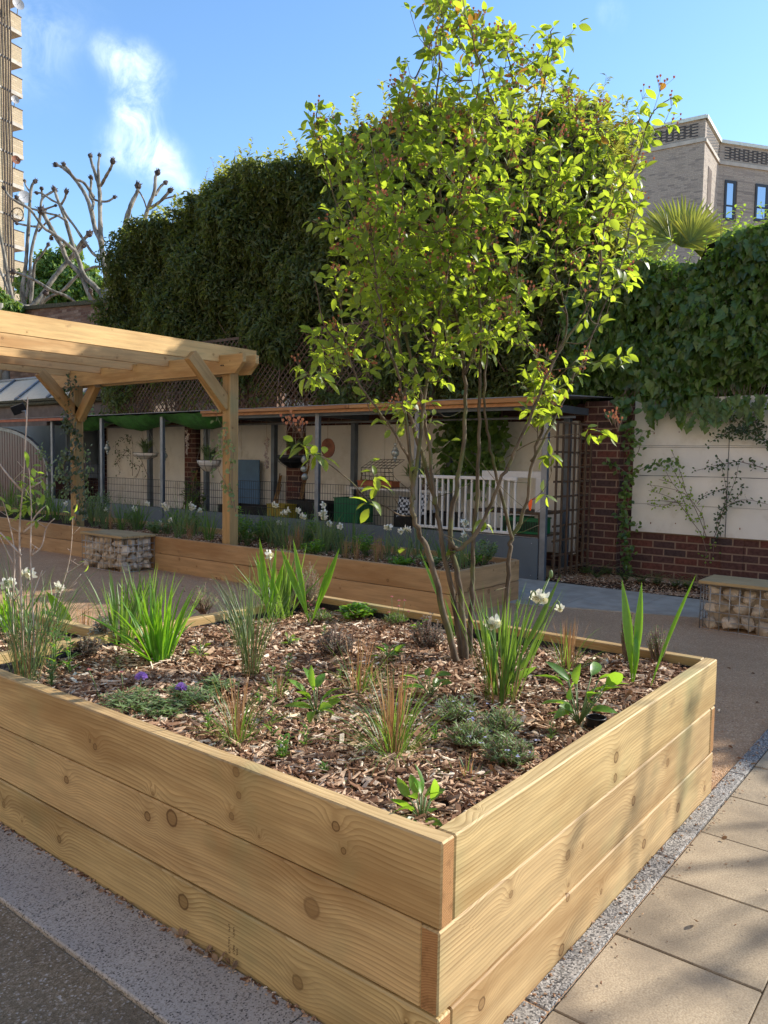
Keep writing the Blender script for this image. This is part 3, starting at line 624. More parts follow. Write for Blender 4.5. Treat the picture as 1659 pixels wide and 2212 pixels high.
# ================================================================ gabion benches
def lump(seed, sx, sy, sz, nu=14, nv=10):
    r_ = random.Random(seed); mb = MB(); vs = []; fs = []
    pl = [(Vector((r_.gauss(0, 1), r_.gauss(0, 1), r_.gauss(0, 1))).normalized(), r_.uniform(.52, .82)) for _ in range(11)]
    for i_ in range(nv+1):
        th = PI*i_/nv
        for j_ in range(nu):
            ph = 2*PI*j_/nu; d = Vector((math.sin(th)*math.cos(ph), math.sin(th)*math.sin(ph), math.cos(th))); rr = 1.0
            for q, h_ in pl:
                c_ = d.dot(q)
                if c_ > h_: rr = min(rr, h_/c_)
            rr *= r_.uniform(.97, 1.03) if 0 < i_ < nv else 1
            vs.append((d.x*rr*sx, d.y*rr*sy, d.z*rr*sz))
    for i_ in range(nv):
        for j_ in range(nu): a_ = i_*nu+j_; b_ = i_*nu+(j_+1) % nu; fs.append((a_, a_+nu, b_+nu, b_))
    mb.add(vs, fs, 0, False); me = mb.build('stone', M['stone']); return me
def gabion(label, x0, y0, wx, wy, h, seed, sides, ss=.062):
    g = thing('gabion_bench', label, 'bench', (x0, y0, 0), 'stone filled benches'); r_ = random.Random(seed)
    mb = MB(); st = .075
    def line(a_, b_): mb.tube([a_, b_], .0042, 4)
    for xx in (x0, x0+wx):
        k = int(wy/st)
        for i_ in range(k+1): line((xx, y0+wy*i_/k, .0), (xx, y0+wy*i_/k, h))
        for i_ in range(int(h/st)+1): line((xx, y0, h*i_/int(h/st)), (xx, y0+wy, h*i_/int(h/st)))
    for yy in (y0, y0+wy):
        k = int(wx/st)
        for i_ in range(k+1): line((x0+wx*i_/k, yy, .0), (x0+wx*i_/k, yy, h))
        for i_ in range(int(h/st)+1): line((x0, yy, h*i_/int(h/st)), (x0+wx, yy, h*i_/int(h/st)))
    mb.build('wire_cage', M['wire'], g)
    protos = [lump(seed*10+q, ss*r_.uniform(.95, 1.35), ss*r_.uniform(.95, 1.35), ss*r_.uniform(.85, 1.2)) for q in range(8)]
    n = 0
    def put(x, y, z):
        nonlocal n
        src = protos[n % 8]; o = src if n < 8 else src.copy()
        if n >= 8: COL.objects.link(o)
        n += 1; o.location = (x, y, z); o.rotation_euler = (r_.uniform(-.5, .5), r_.uniform(-.5, .5), r_.uniform(0, 6.3)); s_ = r_.uniform(.82, 1.18); o.scale = (s_, s_, s_); o.parent = g; o.matrix_parent_inverse = Matrix.Translation(-wloc(g))
    nz = max(3, round(h/(ss*1.75))); 
    for iz in range(nz):
        z = (iz+.5)*h/nz*.97+.005
        ny = round(wy/(ss*1.9))
        for iy in range(ny): put(x0+ss*r_.uniform(1.1, 1.35), min(y0+wy-ss*.9, max(y0+ss*.9, y0+(iy+.5+(.42 if iz % 2 else -.1)*(1 if iz else 0))*wy/ny+r_.uniform(-.022, .022))), z+r_.uniform(-.02, .02))
        nx = round((wx-ss*2)/(ss*1.9))
        for ix in range(nx): put(x0+ss*2.0+(ix+.5)*(wx-ss*2.2)/nx, y0+ss*1.24, z+r_.uniform(-.012, .008))
    for q in range(n, 8): bpy.data.objects.remove(protos[q])
    mb = MB(); mb.box((x0+ss*2.2, y0+ss*2.2, .01), (x0+wx-.02, y0+wy-.02, h-.03)); mb.build('stone_fill', M['stone'], g)
    k = 6; sw = (wx+.04)/k; mb = MB()
    for i_ in range(k): mb.box((-(wy+.04)/2, -(wx+.04)/2+sw*i_+.003, -.014), ((wy+.04)/2, -(wx+.04)/2+sw*(i_+1)-.003, .014), 0, .003)
    o = mb.build('seat', M['slat']); o.rotation_euler = (0, 0, PI/2); o.location = (x0+wx/2, y0+wy/2, h+.016); o.parent = g; o.matrix_parent_inverse = Matrix.Translation(-wloc(g))
    return g
gabion('stone filled gabion bench against the shaded bed beneath the pergola', 3.985, 7.27, .45, .87, .405, 5, 'l')
gabion('larger stone gabion bench on the gravel at the right edge', 5.53, .20, .42, .86, .385, 9, 'r', .072)

# unseen building behind the camera, added to bounce warm sunlight back
ac = thing('brick_building', 'unseen long buff brick building added behind the viewpoint to bounce sunlight', 'building', (-11, 8, 0))
mb = MB(); mb.box((-19, -30, 0), (-11, 45, 15)); mb.build('wall', M['facade'], ac)
mb = MB()
for y in np.arange(-28, 44, 3.2):
    for z in (1.2, 4.4, 7.6, 10.8): mb.box((-11.0, y, z), (-10.95, y+1.2, z+1.7))
mb.build('window', M['window'], ac)
# ================================================================ brick wall, panels, shelter
wl = thing('brick_wall', 'dark red brick garden wall with a thick pier behind the shelter end', 'wall', (8.2, 2.9, 0))
mb = MB(); mb.box((8.24, -9, -.1), (8.5, 16.8, 2.16)); mb.box((8.235-.002, 3.4, 2.0), (8.24, 16, 2.13)); mb.build('wall_face', M['brick'], wl)
mb = MB(); mb.box((8.08, 2.83, -.05), (8.238, 3.30, 2.175), 0, .006); mb.build('pier', M['brick'], wl)
mb = MB(); mb.box((8.225, 1.38, -.05), (8.238, 1.62, .56)); mb.build('pier', M['brick'], wl)
for y in (8.34, 11.1): mb = MB(); mb.box((8.09, y, -.05), (8.2, y+.34, 2.1), 0, .005); mb.build('pier', M['brick'], wl)
# white boards on the wall at right
ps = thing('wall_panel', 'white painted board cladding on the brick wall with climbing roses', 'cladding', (8.2, 1.2, .5), 'white boards on the wall')
zs = [.556, .905, 1.255, 1.60, 2.19]
yj = [-3.2, .35, 1.58, 2.70]
mb = MB()
for ya, yb in zip(yj, yj[1:]):
    for za, zb_ in zip(zs, zs[1:]): mb.box((8.205, ya+.0025, za+.0018), (8.238, yb-.0025, zb_-.0018), 0, .0015)
mb.build('board', M['render_white'], ps)
mb = MB()
for y in (2.45, 2.15, 1.80, 1.42, 1.1):
    for z in (.68, 1.08, 1.45, 1.78): mb.tube([(8.204, y, z+random.uniform(-.02, .02)), (8.200, y, z)], .006, 6)
mb.build('screw', M['rust'], ps)
mb = MB()
for z in (1.255, 1.62): mb.tube([(8.17, yy, z+.004*math.sin(yy*9)) for yy in np.linspace(2.6, -1, 12)], .0016, 4)
mb.tube([(8.198, 1.575, .56), (8.198, 1.58, 2.19)], .003, 4); mb.build('wire', M['black_wire'], ps)
ps = thing('wall_panel', 'white painted boards lining the back of the shelter', 'cladding', (8.2, 6, .3), 'white boards on the wall')
mb = MB()
for ya, yb in ((3.42, 5.0), (5.01, 6.6), (6.61, 8.3), (8.72, 9.9), (9.91, 11.06), (11.5, 12.9), (12.91, 14.2)): mb.box((8.17, ya, .2), (8.232, yb, 1.94+(.03 if ya > 8 else 0)), 0, .002)
mb.build('board', M['render_white'], ps)
# shelter
SX = 7.0
sh = thing('garden_shelter', 'long lean-to shelter with grey steel posts and timber edged roof', 'shelter', (SX, 3.3, 0))
posts = [3.24, 5.08, 6.86, 8.68, 10.55, 12.42, 14.2]
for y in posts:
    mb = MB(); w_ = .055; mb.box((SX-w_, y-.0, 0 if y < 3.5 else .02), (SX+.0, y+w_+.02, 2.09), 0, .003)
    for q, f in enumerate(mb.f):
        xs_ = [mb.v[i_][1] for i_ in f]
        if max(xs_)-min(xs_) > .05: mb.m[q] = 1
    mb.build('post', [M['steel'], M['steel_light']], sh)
for y in (3.5, 5.3, 7.1, 8.9, 10.7, 12.45, 14.2):
    mb = MB(); mb.box((7.98, y-.04, 0), (8.07, y+.04, 2.0), 0, .003); mb.build('post', M['steel'], sh)
for y in posts: mb = MB(); mb.box((SX+.003, y+.01, 2.0), (8.1, y+.06, 2.085)); mb.build('roof_rail', M['steel'], sh)
mb = MB(); mb.box((SX-.05, 3.35, 2.01), (SX-.004, 8.6, 2.07)); mb.build('roof_rail', M['steel'], sh)
mb = MB(); mb.tube([(7.8, y, 1.965) for y in (3.3, 9, 14)], .017, 6); mb.build('roof_rail', M['steel_light'], sh)
for ya, yb, mt_ in ((3.05, 6.2, 'fascia'), (6.205, 9.4, 'fascia'), (12.8, 17.0, 'terracotta')):
    L = yb-ya; board(sh, L, .03, .055, (SX-.145, (ya+yb)/2, 2.122 if ya < 9 else 2.09), 'y', mt_, name='fascia')
mb = MB(); mb.box((SX-.125, 3.05, 2.05), (SX-.095, 9.4, 2.092)); mb.build('batten', M['fascia'], sh)
mb = MB(); mb.add([(SX-.165, 3.02, 2.163), (SX-.165, 17, 2.133), (8.3, 17, 2.20), (8.3, 3.02, 2.235), (SX-.165, 3.02, 2.152), (SX-.165, 17, 2.122), (8.3, 17, 2.19), (8.3, 3.02, 2.225)], [(3, 2, 1, 0), (4, 5, 6, 7), (0, 1, 5, 4), (1, 2, 6, 5), (2, 3, 7, 6), (3, 0, 4, 7)]); mb.build('roof_sheet', M['tin'], sh)
mb = MB()
ya = 3.29
for yb in (5.05, 6.83, 8.66, 10.5, 12.4, 14.2): mb.box((SX-.075, ya+.03, .0), (SX-.06, yb, .50+.0*ya)); ya = yb
mb.build('low_panel', M['sheet_grey'], sh)
mb = MB()
for y in np.arange(3.4, 14, .3):
    for z in (.06, .44): mb.tube([(SX-.077, y, z), (SX-.08, y, z)], .006, 6)
mb.build('rivet', M['wire'], sh)
# tarpaulin drooping under the roof
ntu, ntv = 40, 10; V = []
for i_ in range(ntu):
    u = i_/(ntu-1); y = 9.0+u*4.9
    for j_ in range(ntv):
        v = j_/(ntv-1); V.append((SX-.12+v*.7, y, 2.115-.26*math.sin(PI*min(1, v*1.1))*(.35+.65*abs(math.sin(u*PI*2.7+.3)))-.012*math.sin(u*60+v*5)))
i, j = np.meshgrid(np.arange(ntu-1), np.arange(ntv-1), indexing='ij'); a = (i*ntv+j).ravel()
tag(np_mesh('tarpaulin', V, np.stack([a, a+ntv, a+ntv+1, a+1], -1), M['green_tarp'], smooth=True), 'green tarpaulin sagging beneath the shelter roof', 'tarpaulin')
# wire fences between posts
def wirefence(label, ya, yb, z0, z1, x=SX-.03, st=.05):
    mb = MB(); k = int((yb-ya)/st)
    for i_ in range(k+1): mb.tube([(x, ya+(yb-ya)*i_/k, z0), (x, ya+(yb-ya)*i_/k, z1)], .0032, 4)
    for z in np.arange(z0, z1+.01, (z1-z0)/4): mb.tube([(x, ya, z), (x, yb, z)], .0036, 4)
    return tag(mb.build('wire_fence', M['black_wire'], None, (x, (ya+yb)/2, z0)), label, 'fence', 'black mesh panels between the shelter posts')
for (a_, b_, h_, lb) in ((5.15, 6.85, 1.03, 'black mesh fence panel between the white railing and its left neighbour post'), (6.95, 8.66, 1.03, 'black mesh fence panel in front of the blue board'), (8.77, 10.52, .97, 'black mesh fence panel between the pergola post and the post at its left'), (10.65, 12.4, .98, 'black mesh fence panel in front of the hanging white trough'), (12.5, 14.18, 1.22, 'tall black mesh fence panel beside the arched shed')):
    wirefence(lb, a_, b_, .5, h_)
mb = MB()
wf = thing('white_railing', 'white barred railing panel across the shelter front', 'railing', (SX-.06, 4.3, .5))
for z, h_ in ((.525, .035), (1.17, .04)): mb = MB(); mb.box((SX-.085, 3.62, z), (SX-.05, 5.05, z+h_), 0, .004); mb.build('rail', M['white_paint'], wf)
for i_ in range(17):
    y = 3.64+i_*(5.03-3.64)/16; mb = MB(); mb.box((SX-.078, y-.010, .56), (SX-.056, y+.010, 1.17)); mb.build('bar', M['white_paint'], wf)
wf = thing('white_railing', 'white framed gate leaning behind the right end of the railing', 'railing', (SX+.25, 3.5, .75))
for a_, b_ in (((7.25, 3.42, 1.20), (7.28, 4.3, 1.28)), ((7.25, 3.42, .62), (7.28, 3.54, 1.2))): mb = MB(); mb.box(a_, b_, 0, .004); mb.build('frame', M['white_paint'], wf)
# lattice at the end of the shelter
la = thing('trellis_panel', 'brown square lattice closing the end of the shelter beside the brick pier', 'trellis', (7.5, 3.2, 0), 'wooden lattice panels')
xs = np.linspace(7.06, 8.02, 7)
for x in xs: mb = MB(); mb.box((x-.013, 3.165, .03), (x+.013, 3.185, 1.86 if x < 7.7 else 1.75)); mb.build('upright', M['oldwood'], la)
for z in np.arange(.12, 1.9, .175): mb = MB(); mb.box((7.03, 3.187, z-.012), (8.05, 3.2, z+.012)); mb.build('crossbar', M['oldwood'], la)
# diamond trellis above the shelter
tr = thing('trellis_panel', 'diagonal brown trellis above the shelter roof under the evergreen hedge', 'trellis', (8.3, 8, 2.2), 'wooden lattice panels')
mb = MB(); z0, z1 = 2.22, 3.6; ya, yb = 6.0, 14.5; H = z1-z0
for s in (1, -1):
    y = ya-H
    while y < yb:
        a_, b_ = max(ya, y), min(yb, y+H)
        if b_-a_ > .05:
            za_ = z0+(a_-y) if s > 0 else z1-(a_-y); zb_ = z0+(b_-y) if s > 0 else z1-(b_-y)
            xx = 8.52+.012*s; mb.add([(xx, a_, za_-.014), (xx, a_, za_+.014), (xx, b_, zb_+.014), (xx, b_, zb_-.014), (xx+.008, a_, za_-.014), (xx+.008, a_, za_+.014), (xx+.008, b_, zb_+.014), (xx+.008, b_, zb_-.014)], [(0, 1, 2, 3), (7, 6, 5, 4), (0, 3, 7, 4), (1, 5, 6, 2)])
        y += .13
mb.build('lattice', M['oldwood'], tr)
mb = MB()
for y in (6.0, 8.1, 10.2, 12.3, 14.4): mb.box((8.56, y, 2.1), (8.62, y+.07, 3.62))
mb.box((8.50, 6, 3.58), (8.51, 14.5, 3.63)); mb.box((8.50, 6, 2.2), (8.51, 14.5, 2.26)); mb.build('frame', M['oldwood'], tr)
# arched maroon shed at the far left
ar = thing('arched_shed', 'maroon clad shed front with a grey curved edge at the left end of the shelter', 'shed', (7.05, 15.5, 0))
cy, cz, ra, rb = 16.9, 1.0, 2.35, .96
def archz(y): return cz+rb*math.sqrt(max(0, 1-((cy-y)/ra)**2)) if y < cy else cz+rb
mb = MB(); y = 14.60
while y < 18.6:
    zt = archz(y+.04); mb.box((7.06, y+.006, 0), (7.085, y+.108, zt-.02), 0, .006); y += .114
mb.build('cladding', M['maroon'], ar)
mb = MB(); pts = [(14.55, 0)]+[(yy, archz(yy)) for yy in np.linspace(14.56, 18.6, 30)]
for (a0, a1), (b0, b1) in zip(pts, pts[1:]):
    mb.add([(7.02, a0, a1-.05), (7.02, a0, a1+.02), (7.02, b0, b1+.02), (7.02, b0, b1-.05), (7.1, a0, a1-.05), (7.1, a0, a1+.02), (7.1, b0, b1+.02), (7.1, b0, b1-.05)], [(0, 1, 2, 3), (7, 6, 5, 4), (1, 5, 6, 2), (0, 3, 7, 4)])
mb.box((7.02, 14.53, 0), (7.1, 14.6, 1.05)); mb.build('edge_trim', M['steel_light'], ar)
mb = MB(); mb.box((7.12, 14.62, 0), (7.9, 18.6, .9)); mb.build('body', M['maroon'], ar)
mb = MB(); mb.box((8.0, 14.3, .9), (8.03, 18.8, 2.05)); mb.build('back_sheet', M['sheet_grey'], ar)
mb = MB(); mb.box((7.3, 14.29, 1.2), (8.0, 14.31, 2.05)); mb.build('back_sheet', M['sheet_grey'], ar)
# outbuilding with skylight behind, old brick house and its garden wall
ob = thing('outbuilding', 'grey rendered outbuilding with a sloping glazed roof behind the left end of the shelter', 'outbuilding', (9.5, 18, 0))
mb = MB(); mb.box((9.3, 14.2, 0), (11.2, 25, 2.68)); mb.build('wall', M['concrete'], ob)
M['outwall'] = simple('brown render', (.14, .11, .09), .9, var=.2, sc=4, dirt=(.08, .06, .05)); ob.children[0].data.materials[0] = M['outwall']
mb = MB(); mb.tube([(9.26, 14.2, 2.72), (9.26, 25, 2.72)], .055, 8); mb.build('gutter', M['moss'], ob)
mb = MB(); mb.box((9.2, 14.2, 2.78), (9.5, 25, 2.84)); mb.build('eaves', M['moss'], ob)
mb = MB(); mb.add([(9.45, 25, 2.86), (9.45, 17.3, 2.86), (10.6, 17.9, 3.62), (10.6, 25, 3.62)], [(0, 1, 2, 3)]); mb.build('roof_glass', M['glass'], ob)
mb = MB()
for y in (17.3, 19.0, 20.7, 22.4, 24.1): mb.tube([(9.44, y, 2.89), (10.6, y+.55, 3.65)], .035, 4)
mb.tube([(10.6, 17.8, 3.64), (10.6, 25, 3.64)], .05, 4); mb.build('glazing_bar', M['steel_light'], ob)
hw = thing('brick_house_wall', 'old brown brick wall rising behind the pergola at the left', 'wall', (12, 20, 0))
mb = MB(); A = Px(40, 690, 12); B = Px(400, 648, 12); mb.add([(12, 30, 0), (12, 13.0, 0), (12, 13.0, Px(420, 655, 12).z+.0), (12, 30, Px(0, 800, 12).z+2.2), (12.3, 30, 0), (12.3, 13, 0), (12.3, 13, Px(420, 655, 12).z), (12.3, 30, Px(0, 800, 12).z+2.2)], [(0, 1, 2, 3), (7, 6, 5, 4), (2, 6, 7, 3), (1, 5, 6, 2)])
mb.build('wall_face', M['brick_far'], hw)
mb = MB(); za, zb_ = Px(420, 655, 12).z, Px(0, 800, 12).z+2.2; mb.add([(11.93, 30, zb_), (11.93, 13, za), (11.93, 13, za+.12), (11.93, 30, zb_+.12), (12.37, 30, zb_), (12.37, 13, za), (12.37, 13, za+.12), (12.37, 30, zb_+.12)], [(0, 1, 2, 3), (7, 6, 5, 4), (2, 6, 7, 3), (0, 4, 5, 1)]); mb.build('coping', M['moss'], hw)
# floodlight on the shelter roof
fl = thing('floodlight', 'black floodlight on a grey bracket above the shelter roof', 'light', (8.3, 15.6, 2.2))
c_ = Px(57, 888, 8.2); mb = MB(); mb.tube([(c_.x, c_.y, 2.2), (c_.x, c_.y, c_.z)], .03, 8); mb.tube([(c_.x, c_.y, c_.z), (c_.x, c_.y+.2, c_.z)], .025, 6); mb.build('bracket', M['steel_light'], fl)
mb = MB(); mb.box((-.02, -.16, -.11), (.05, .16, .11), 0, .01, Matrix.Translation((c_.x-.05, c_.y+.28, c_.z+.05)) @ Matrix.Rotation(-.5, 4, 'Y') @ Matrix.Rotation(.9, 4, 'Z')); mb.build('lamp_head', M['black'], fl)
# ================================================================ things kept in the shelter
def simplebox(name, label, cat, a, b, mat, group=None, rim=True, slots=0):
    o = thing(name, label, cat, ((a[0]+b[0])/2, (a[1]+b[1])/2, a[2]), group)
    x0, y0, z0 = a; x1, y1, z1 = b; t_ = .012; mb = MB()
    mb.box((x0, y0, z0), (x1, y1, z0+t_)); mb.box((x0, y0, z0+t_), (x0+t_, y1, z1)); mb.box((x1-t_, y0, z0+t_), (x1, y1, z1)); mb.box((x0+t_, y0, z0+t_), (x1-t_, y0+t_, z1)); mb.box((x0+t_, y1-t_, z0+t_), (x1-t_, y1, z1)); mb.build('body', mat, o)
    if rim:
        mb = MB(); e = .01; mb.box((x0-e, y0-e, z1), (x0+t_, y1+e, z1+.018)); mb.box((x1-t_, y0-e, z1), (x1+e, y1+e, z1+.018)); mb.box((x0+t_, y0-e, z1), (x1-t_, y0+t_, z1+.018)); mb.box((x0+t_, y1-t_, z1), (x1-t_, y1+e, z1+.018)); mb.build('rim', mat, o)
    if slots:
        mb = MB(); k = slots
        for i_ in range(k):
            y = y0+(y1-y0)*(i_+.5)/k; mb.box((x0-.006, y-.006, z0+.03), (x0-.001, y+.006, z1-.03))
        mb.build('slot', M['black'], o)
    return o
bl = thing('blue_board', 'flat blue board leaning against the white back wall', 'board', (8.05, 9.6, .3)); mb = MB(); mb.box((8.02, 9.28, .3), (8.05, 9.93, 1.355), 0, .004); mb.build('sheet', M['blue'], bl)
simplebox('green_crate', 'bright green plastic crate behind the mesh fence', 'crate', (7.45, 6.52, .45), (7.8, 7.0, .80), M['green_plastic'], 'crates in the shelter')
simplebox('green_crate', 'slotted dark green tray on the shelf by the corner post', 'crate', (7.2, 3.45, .52), (7.5, 3.98, .70), M['green_plastic'], 'crates in the shelter', slots=24)
simplebox('black_crate', 'black crate stacked beside the leaning canes', 'crate', (7.4, 7.3, .25), (7.8, 7.95, .72), M['black'], 'crates in the shelter')
simplebox('black_crate', 'low black crate beneath the blue board', 'crate', (7.3, 8.2, .3), (7.8, 9.5, .58), M['black'], 'crates in the shelter')
simplebox('black_crate', 'large black bin behind the left end of the white railing', 'crate', (7.5, 5.0, .0), (7.9, 5.9, .66), M['black'], 'crates in the shelter')
simplebox('terracotta_trough', 'terracotta trough on the ledge under the wire cage', 'trough', (7.7, 6.1, .98), (7.9, 6.75, 1.06), M['terracotta'])
simplebox('yellow_crate', 'yellow plastic crate half hidden by the low grey panel', 'crate', (7.15, 7.75, .3), (7.4, 8.15, .66), M['yellow'], 'crates in the shelter')
sf = thing('shelf', 'dark timber shelf behind the white railing', 'shelf', (7.3, 3.7, 0)); mb = MB(); mb.box((7.15, 3.4, .76), (7.75, 4.4, .79)); mb.build('top', M['oldwood'], sf)
mb = MB(); mb.box((7.15, 3.4, .49), (7.75, 4.4, .515)); mb.build('lower_shelf', M['oldwood'], sf)
for y in (3.42, 4.36): mb = MB(); mb.box((7.17, y, 0), (7.2, y+.03, .76)); mb.build('leg', M['oldwood'], sf)
wb = thing('wire_basket', 'black wire basket with a sloping lid on the back ledge', 'basket', (7.8, 6.3, 1.1)); mb = MB()
c0 = Px(800, 1020, 7.8)
for i_ in range(9):
    y = 6.05+i_*.075; mb.tube([(7.68, y, 1.09), (7.66, y, 1.27), (7.95, y, 1.40)], .004, 4)
for z in (1.09, 1.15, 1.21, 1.27): mb.tube([(7.67, 6.05, z), (7.67, 6.65, z)], .005, 4)
for q in (0, .33, .66, 1): mb.tube([(7.66+.29*q, 6.05, 1.27+.13*q), (7.66+.29*q, 6.65, 1.27+.13*q)], .004, 4)
mb.build('wirework', M['black_wire'], wb)
lg = thing('ledge', 'narrow white ledge along the shelter back wall', 'ledge', (7.9, 6, .95)); mb = MB(); mb.box((7.65, 5.2, .945), (7.97, 6.95, .972)); mb.build('top', M['white_paint'], lg)
for q, y in enumerate((5.3, 6.85)): mb = MB(); mb.box((7.68, y, 0), (7.72, y+.04, .944)); mb.build('leg', M['white_paint'], lg)
ck = thing('cloth', 'black and white checked cloth hung over a crate in the shelter', 'cloth', (7.45, 5.5, .7)); mt, t = new_mat('checked cloth'); c = t.n('ShaderNodeTexChecker', None, Vector=objc(t), Color1=(.7, .7, .68), Color2=(.03, .03, .03), Scale=26).outputs[0]; finish(t, c, .8)
V = []; nu_, nv_ = 14, 10
for i_ in range(nu_):
    for j_ in range(nv_): u, v = i_/(nu_-1), j_/(nv_-1); V.append((7.44-.03*math.sin(u*9)-.06*v, 5.25+u*.5, .93-.28*v-.05*u+.02*math.sin(u*7+v*3)))
i, j = np.meshgrid(np.arange(nu_-1), np.arange(nv_-1), indexing='ij'); a = (i*nv_+j).ravel(); np_mesh('fabric', V, np.stack([a, a+1, a+nv_+1, a+nv_], -1), mt, ck, smooth=True)
def canes(label, y, n, h, sp, x=8.0, z=0):
    o = thing('bamboo_canes', label, 'canes', (x, y, z), 'canes and timbers leaning in the shelter')
    for i_ in range(n):
        mb = MB(); a_ = (x-.25-random.uniform(0, .1), y+random.uniform(-sp, sp), z); b_ = (x+.1, y+random.uniform(-.05, .05)+.08, z+h*random.uniform(.85, 1.05)); mb.tube([a_, b_], .009, 6); mb.build('cane', M['cane'], o)
canes('bundle of canes leaning against the left side of the brick pier in the shelter', 8.75, 7, 1.1, .14)
canes('tall pale timbers standing just right of the brick pier in the shelter', 8.1, 5, 1.35, .05)
canes('two thin canes standing before the blue board', 9.85, 2, 1.3, .02)
canes('dark stakes leaning left of the terracotta trough', 6.95, 6, 1.15, .05)
canes('thin canes in the far bay behind the second post', 11.0, 5, 1.1, .25)
# hanging things
def strap_plant(mb, c, n, L, mi=0, w=.012, up=.5):
    for i_ in range(n):
        mb.blade(c+Vector((random.uniform(-.05, .05), random.uniform(-.05, .05), 0)), random.uniform(0, 6.28), L*random.uniform(.6, 1.1), random.uniform(.1, up), random.uniform(1.2, 2.3), w, mi, .2, 6)
def basket(label, c, wy, wx, h, mat, top=2.03):
    c = Vector(c); o = thing('hanging_basket', label, 'hanging basket', (c.x, c.y, c.z), 'hanging baskets in the shelter')
    mb = MB(); nu, nv = 20, 6; vs = []; fs = []
    for i_ in range(nv+1):
        q = i_/nv; k_ = math.sin(q*PI/2)**.6 if q > 0 else .25; z = -h*(1-q)
        k_ = max(.3, k_)
        for j_ in range(nu): a_ = 2*PI*j_/nu; vs.append(c+Vector((math.cos(a_)*wx*k_*(1+.02*math.sin(5*a_)), math.sin(a_)*wy*k_, z)))
    for i_ in range(nv):
        for j_ in range(nu): fs.append((i_*nu+j_, i_*nu+(j_+1) % nu, (i_+1)*nu+(j_+1) % nu, (i_+1)*nu+j_))
    fs.append(tuple(range(nu))[::-1]); fs.append(tuple(nv*nu+j_ for j_ in range(nu))); mb.add(vs, fs, 0, True); mb.build('liner', M[mat], o)
    mb = MB()
    for z, k_ in ((0, 1.03), (-h*.5, .92)): mb.tube([c+Vector((math.cos(a_)*wx*k_, math.sin(a_)*wy*k_, z)) for a_ in np.linspace(0, 2*PI, 25)], .004, 4)
    for a_ in np.linspace(0, 2*PI, 10)[:-1]: mb.tube([c+Vector((math.cos(a_)*wx*1.03, math.sin(a_)*wy*1.03, 0)), c+Vector((math.cos(a_)*wx*.93, math.sin(a_)*wy*.93, -h*.5)), c+Vector((math.cos(a_)*wx*.4, math.sin(a_)*wy*.4, -h))], .003, 4)
    mb.build('wire_frame', M['black_wire'], o)
    mb = MB()
    for a_ in (PI/4, PI*.75, PI*1.25, PI*1.75): mb.tube([c+Vector((math.cos(a_)*wx, math.sin(a_)*wy, 0)), (c.x, c.y, top)], .0025, 4)
    mb.build('chain', M['wire'], o); mb = MB(); strap_plant(mb, c, 80, .36, w=.022); mb.build('foliage', M['blade_blue'], o); return o
basket('white lined hanging trough of spider plant between the two left shelter posts', (7.4, 11.7, 1.45), .36, .13, .12, 'white_paint')
basket('white lined hanging basket of spider plant left of the near pergola post', (7.2, 9.62, 1.34), .24, .17, .19, 'white_paint')
basket('round black hanging basket right of the near pergola post', (7.4, 7.81, 1.44), .30, .22, .20, 'black')
def hang(name, label, cat, c, fn, top=2.0):
    c = Vector(c); o = thing(name, label, cat, (c.x, c.y, c.z), 'ornaments hung from the shelter roof')
    mb = MB(); mb.tube([c, (c.x, c.y, top)], .003, 4); mb.build('cord', M['cane'], o); fn(o, c)
def ball(mb, c, r, mi=0, sq=1.0, nu=10, nv=7):
    vs = []; fs = []
    for i_ in range(nv+1):
        th = PI*i_/nv
        for j_ in range(nu): ph = 2*PI*j_/nu; vs.append((c[0]+r*math.sin(th)*math.cos(ph), c[1]+r*math.sin(th)*math.sin(ph), c[2]+r*sq*math.cos(th)))
    for i_ in range(nv):
        for j_ in range(nu): a_ = i_*nu+j_; b_ = i_*nu+(j_+1) % nu; fs.append((a_, a_+nu, b_+nu, b_))
    mb.add(vs, fs, mi, True)
def beads(mat, n, r, dz, taper=1.0):
    def fn(o, c):
        mb = MB()
        for i_ in range(n): ball(mb, (c.x+random.uniform(-.02, .02)*taper, c.y+random.uniform(-.03, .03)*taper, c.z-i_*dz), r*random.uniform(.7, 1.3), 0, 1, 6, 4)
        mb.build('beads', M[mat], o)
    return fn
def bauble(o, c):
    mb = MB()
    for dz, r in ((0, .025), (-.06, .035), (-.12, .06), (-.19, .03), (-.23, .018)): ball(mb, (c.x, c.y, c.z+dz), r)
    mb.build('bauble', M['clear'], o)
hang('shell_chime', 'shell bead chime hanging just right of the near pergola post', 'wind chime', Px(576, 945, 7.35), beads('shell', 46, .016, .011))
def jar(o, c): mb = MB(); ball(mb, (c.x, c.y, c.z-.05), .045, 0, 1.6); ball(mb, (c.x, c.y, c.z-.2), .05); ball(mb, (c.x, c.y-.03, c.z-.32), .055); mb.build('bauble', M['clear'], o); mb = MB(); mb.tube([(c.x, c.y+.05*math.cos(a_), c.z-.33+.07*math.sin(a_)) for a_ in np.linspace(0, 2*PI, 13)], .006, 5); mb.build('ring', M['rust'], o)
hang('jar_chime', 'cord of glass jars and rings hanging above the canes', 'wind chime', Px(656, 985, 7.35), jar)
def plate(o, c): mb = MB(); mb.tube([(c.x, c.y, c.z-.02), (c.x+.004, c.y, c.z-.02)], .01, 8); mb.add([(c.x, c.y+.14*math.cos(a_), c.z-.14+.15*math.sin(a_)) for a_ in np.linspace(0, 2*PI, 25)[:-1]]+[(c.x+.012, c.y+.14*math.cos(a_), c.z-.14+.15*math.sin(a_)) for a_ in np.linspace(0, 2*PI, 25)[:-1]], [tuple(range(24)), tuple(range(24, 48))[::-1]]+[(q, q+24, (q+1) % 24+24, (q+1) % 24) for q in range(24)]); mb.build('plate', M['rust'], o)
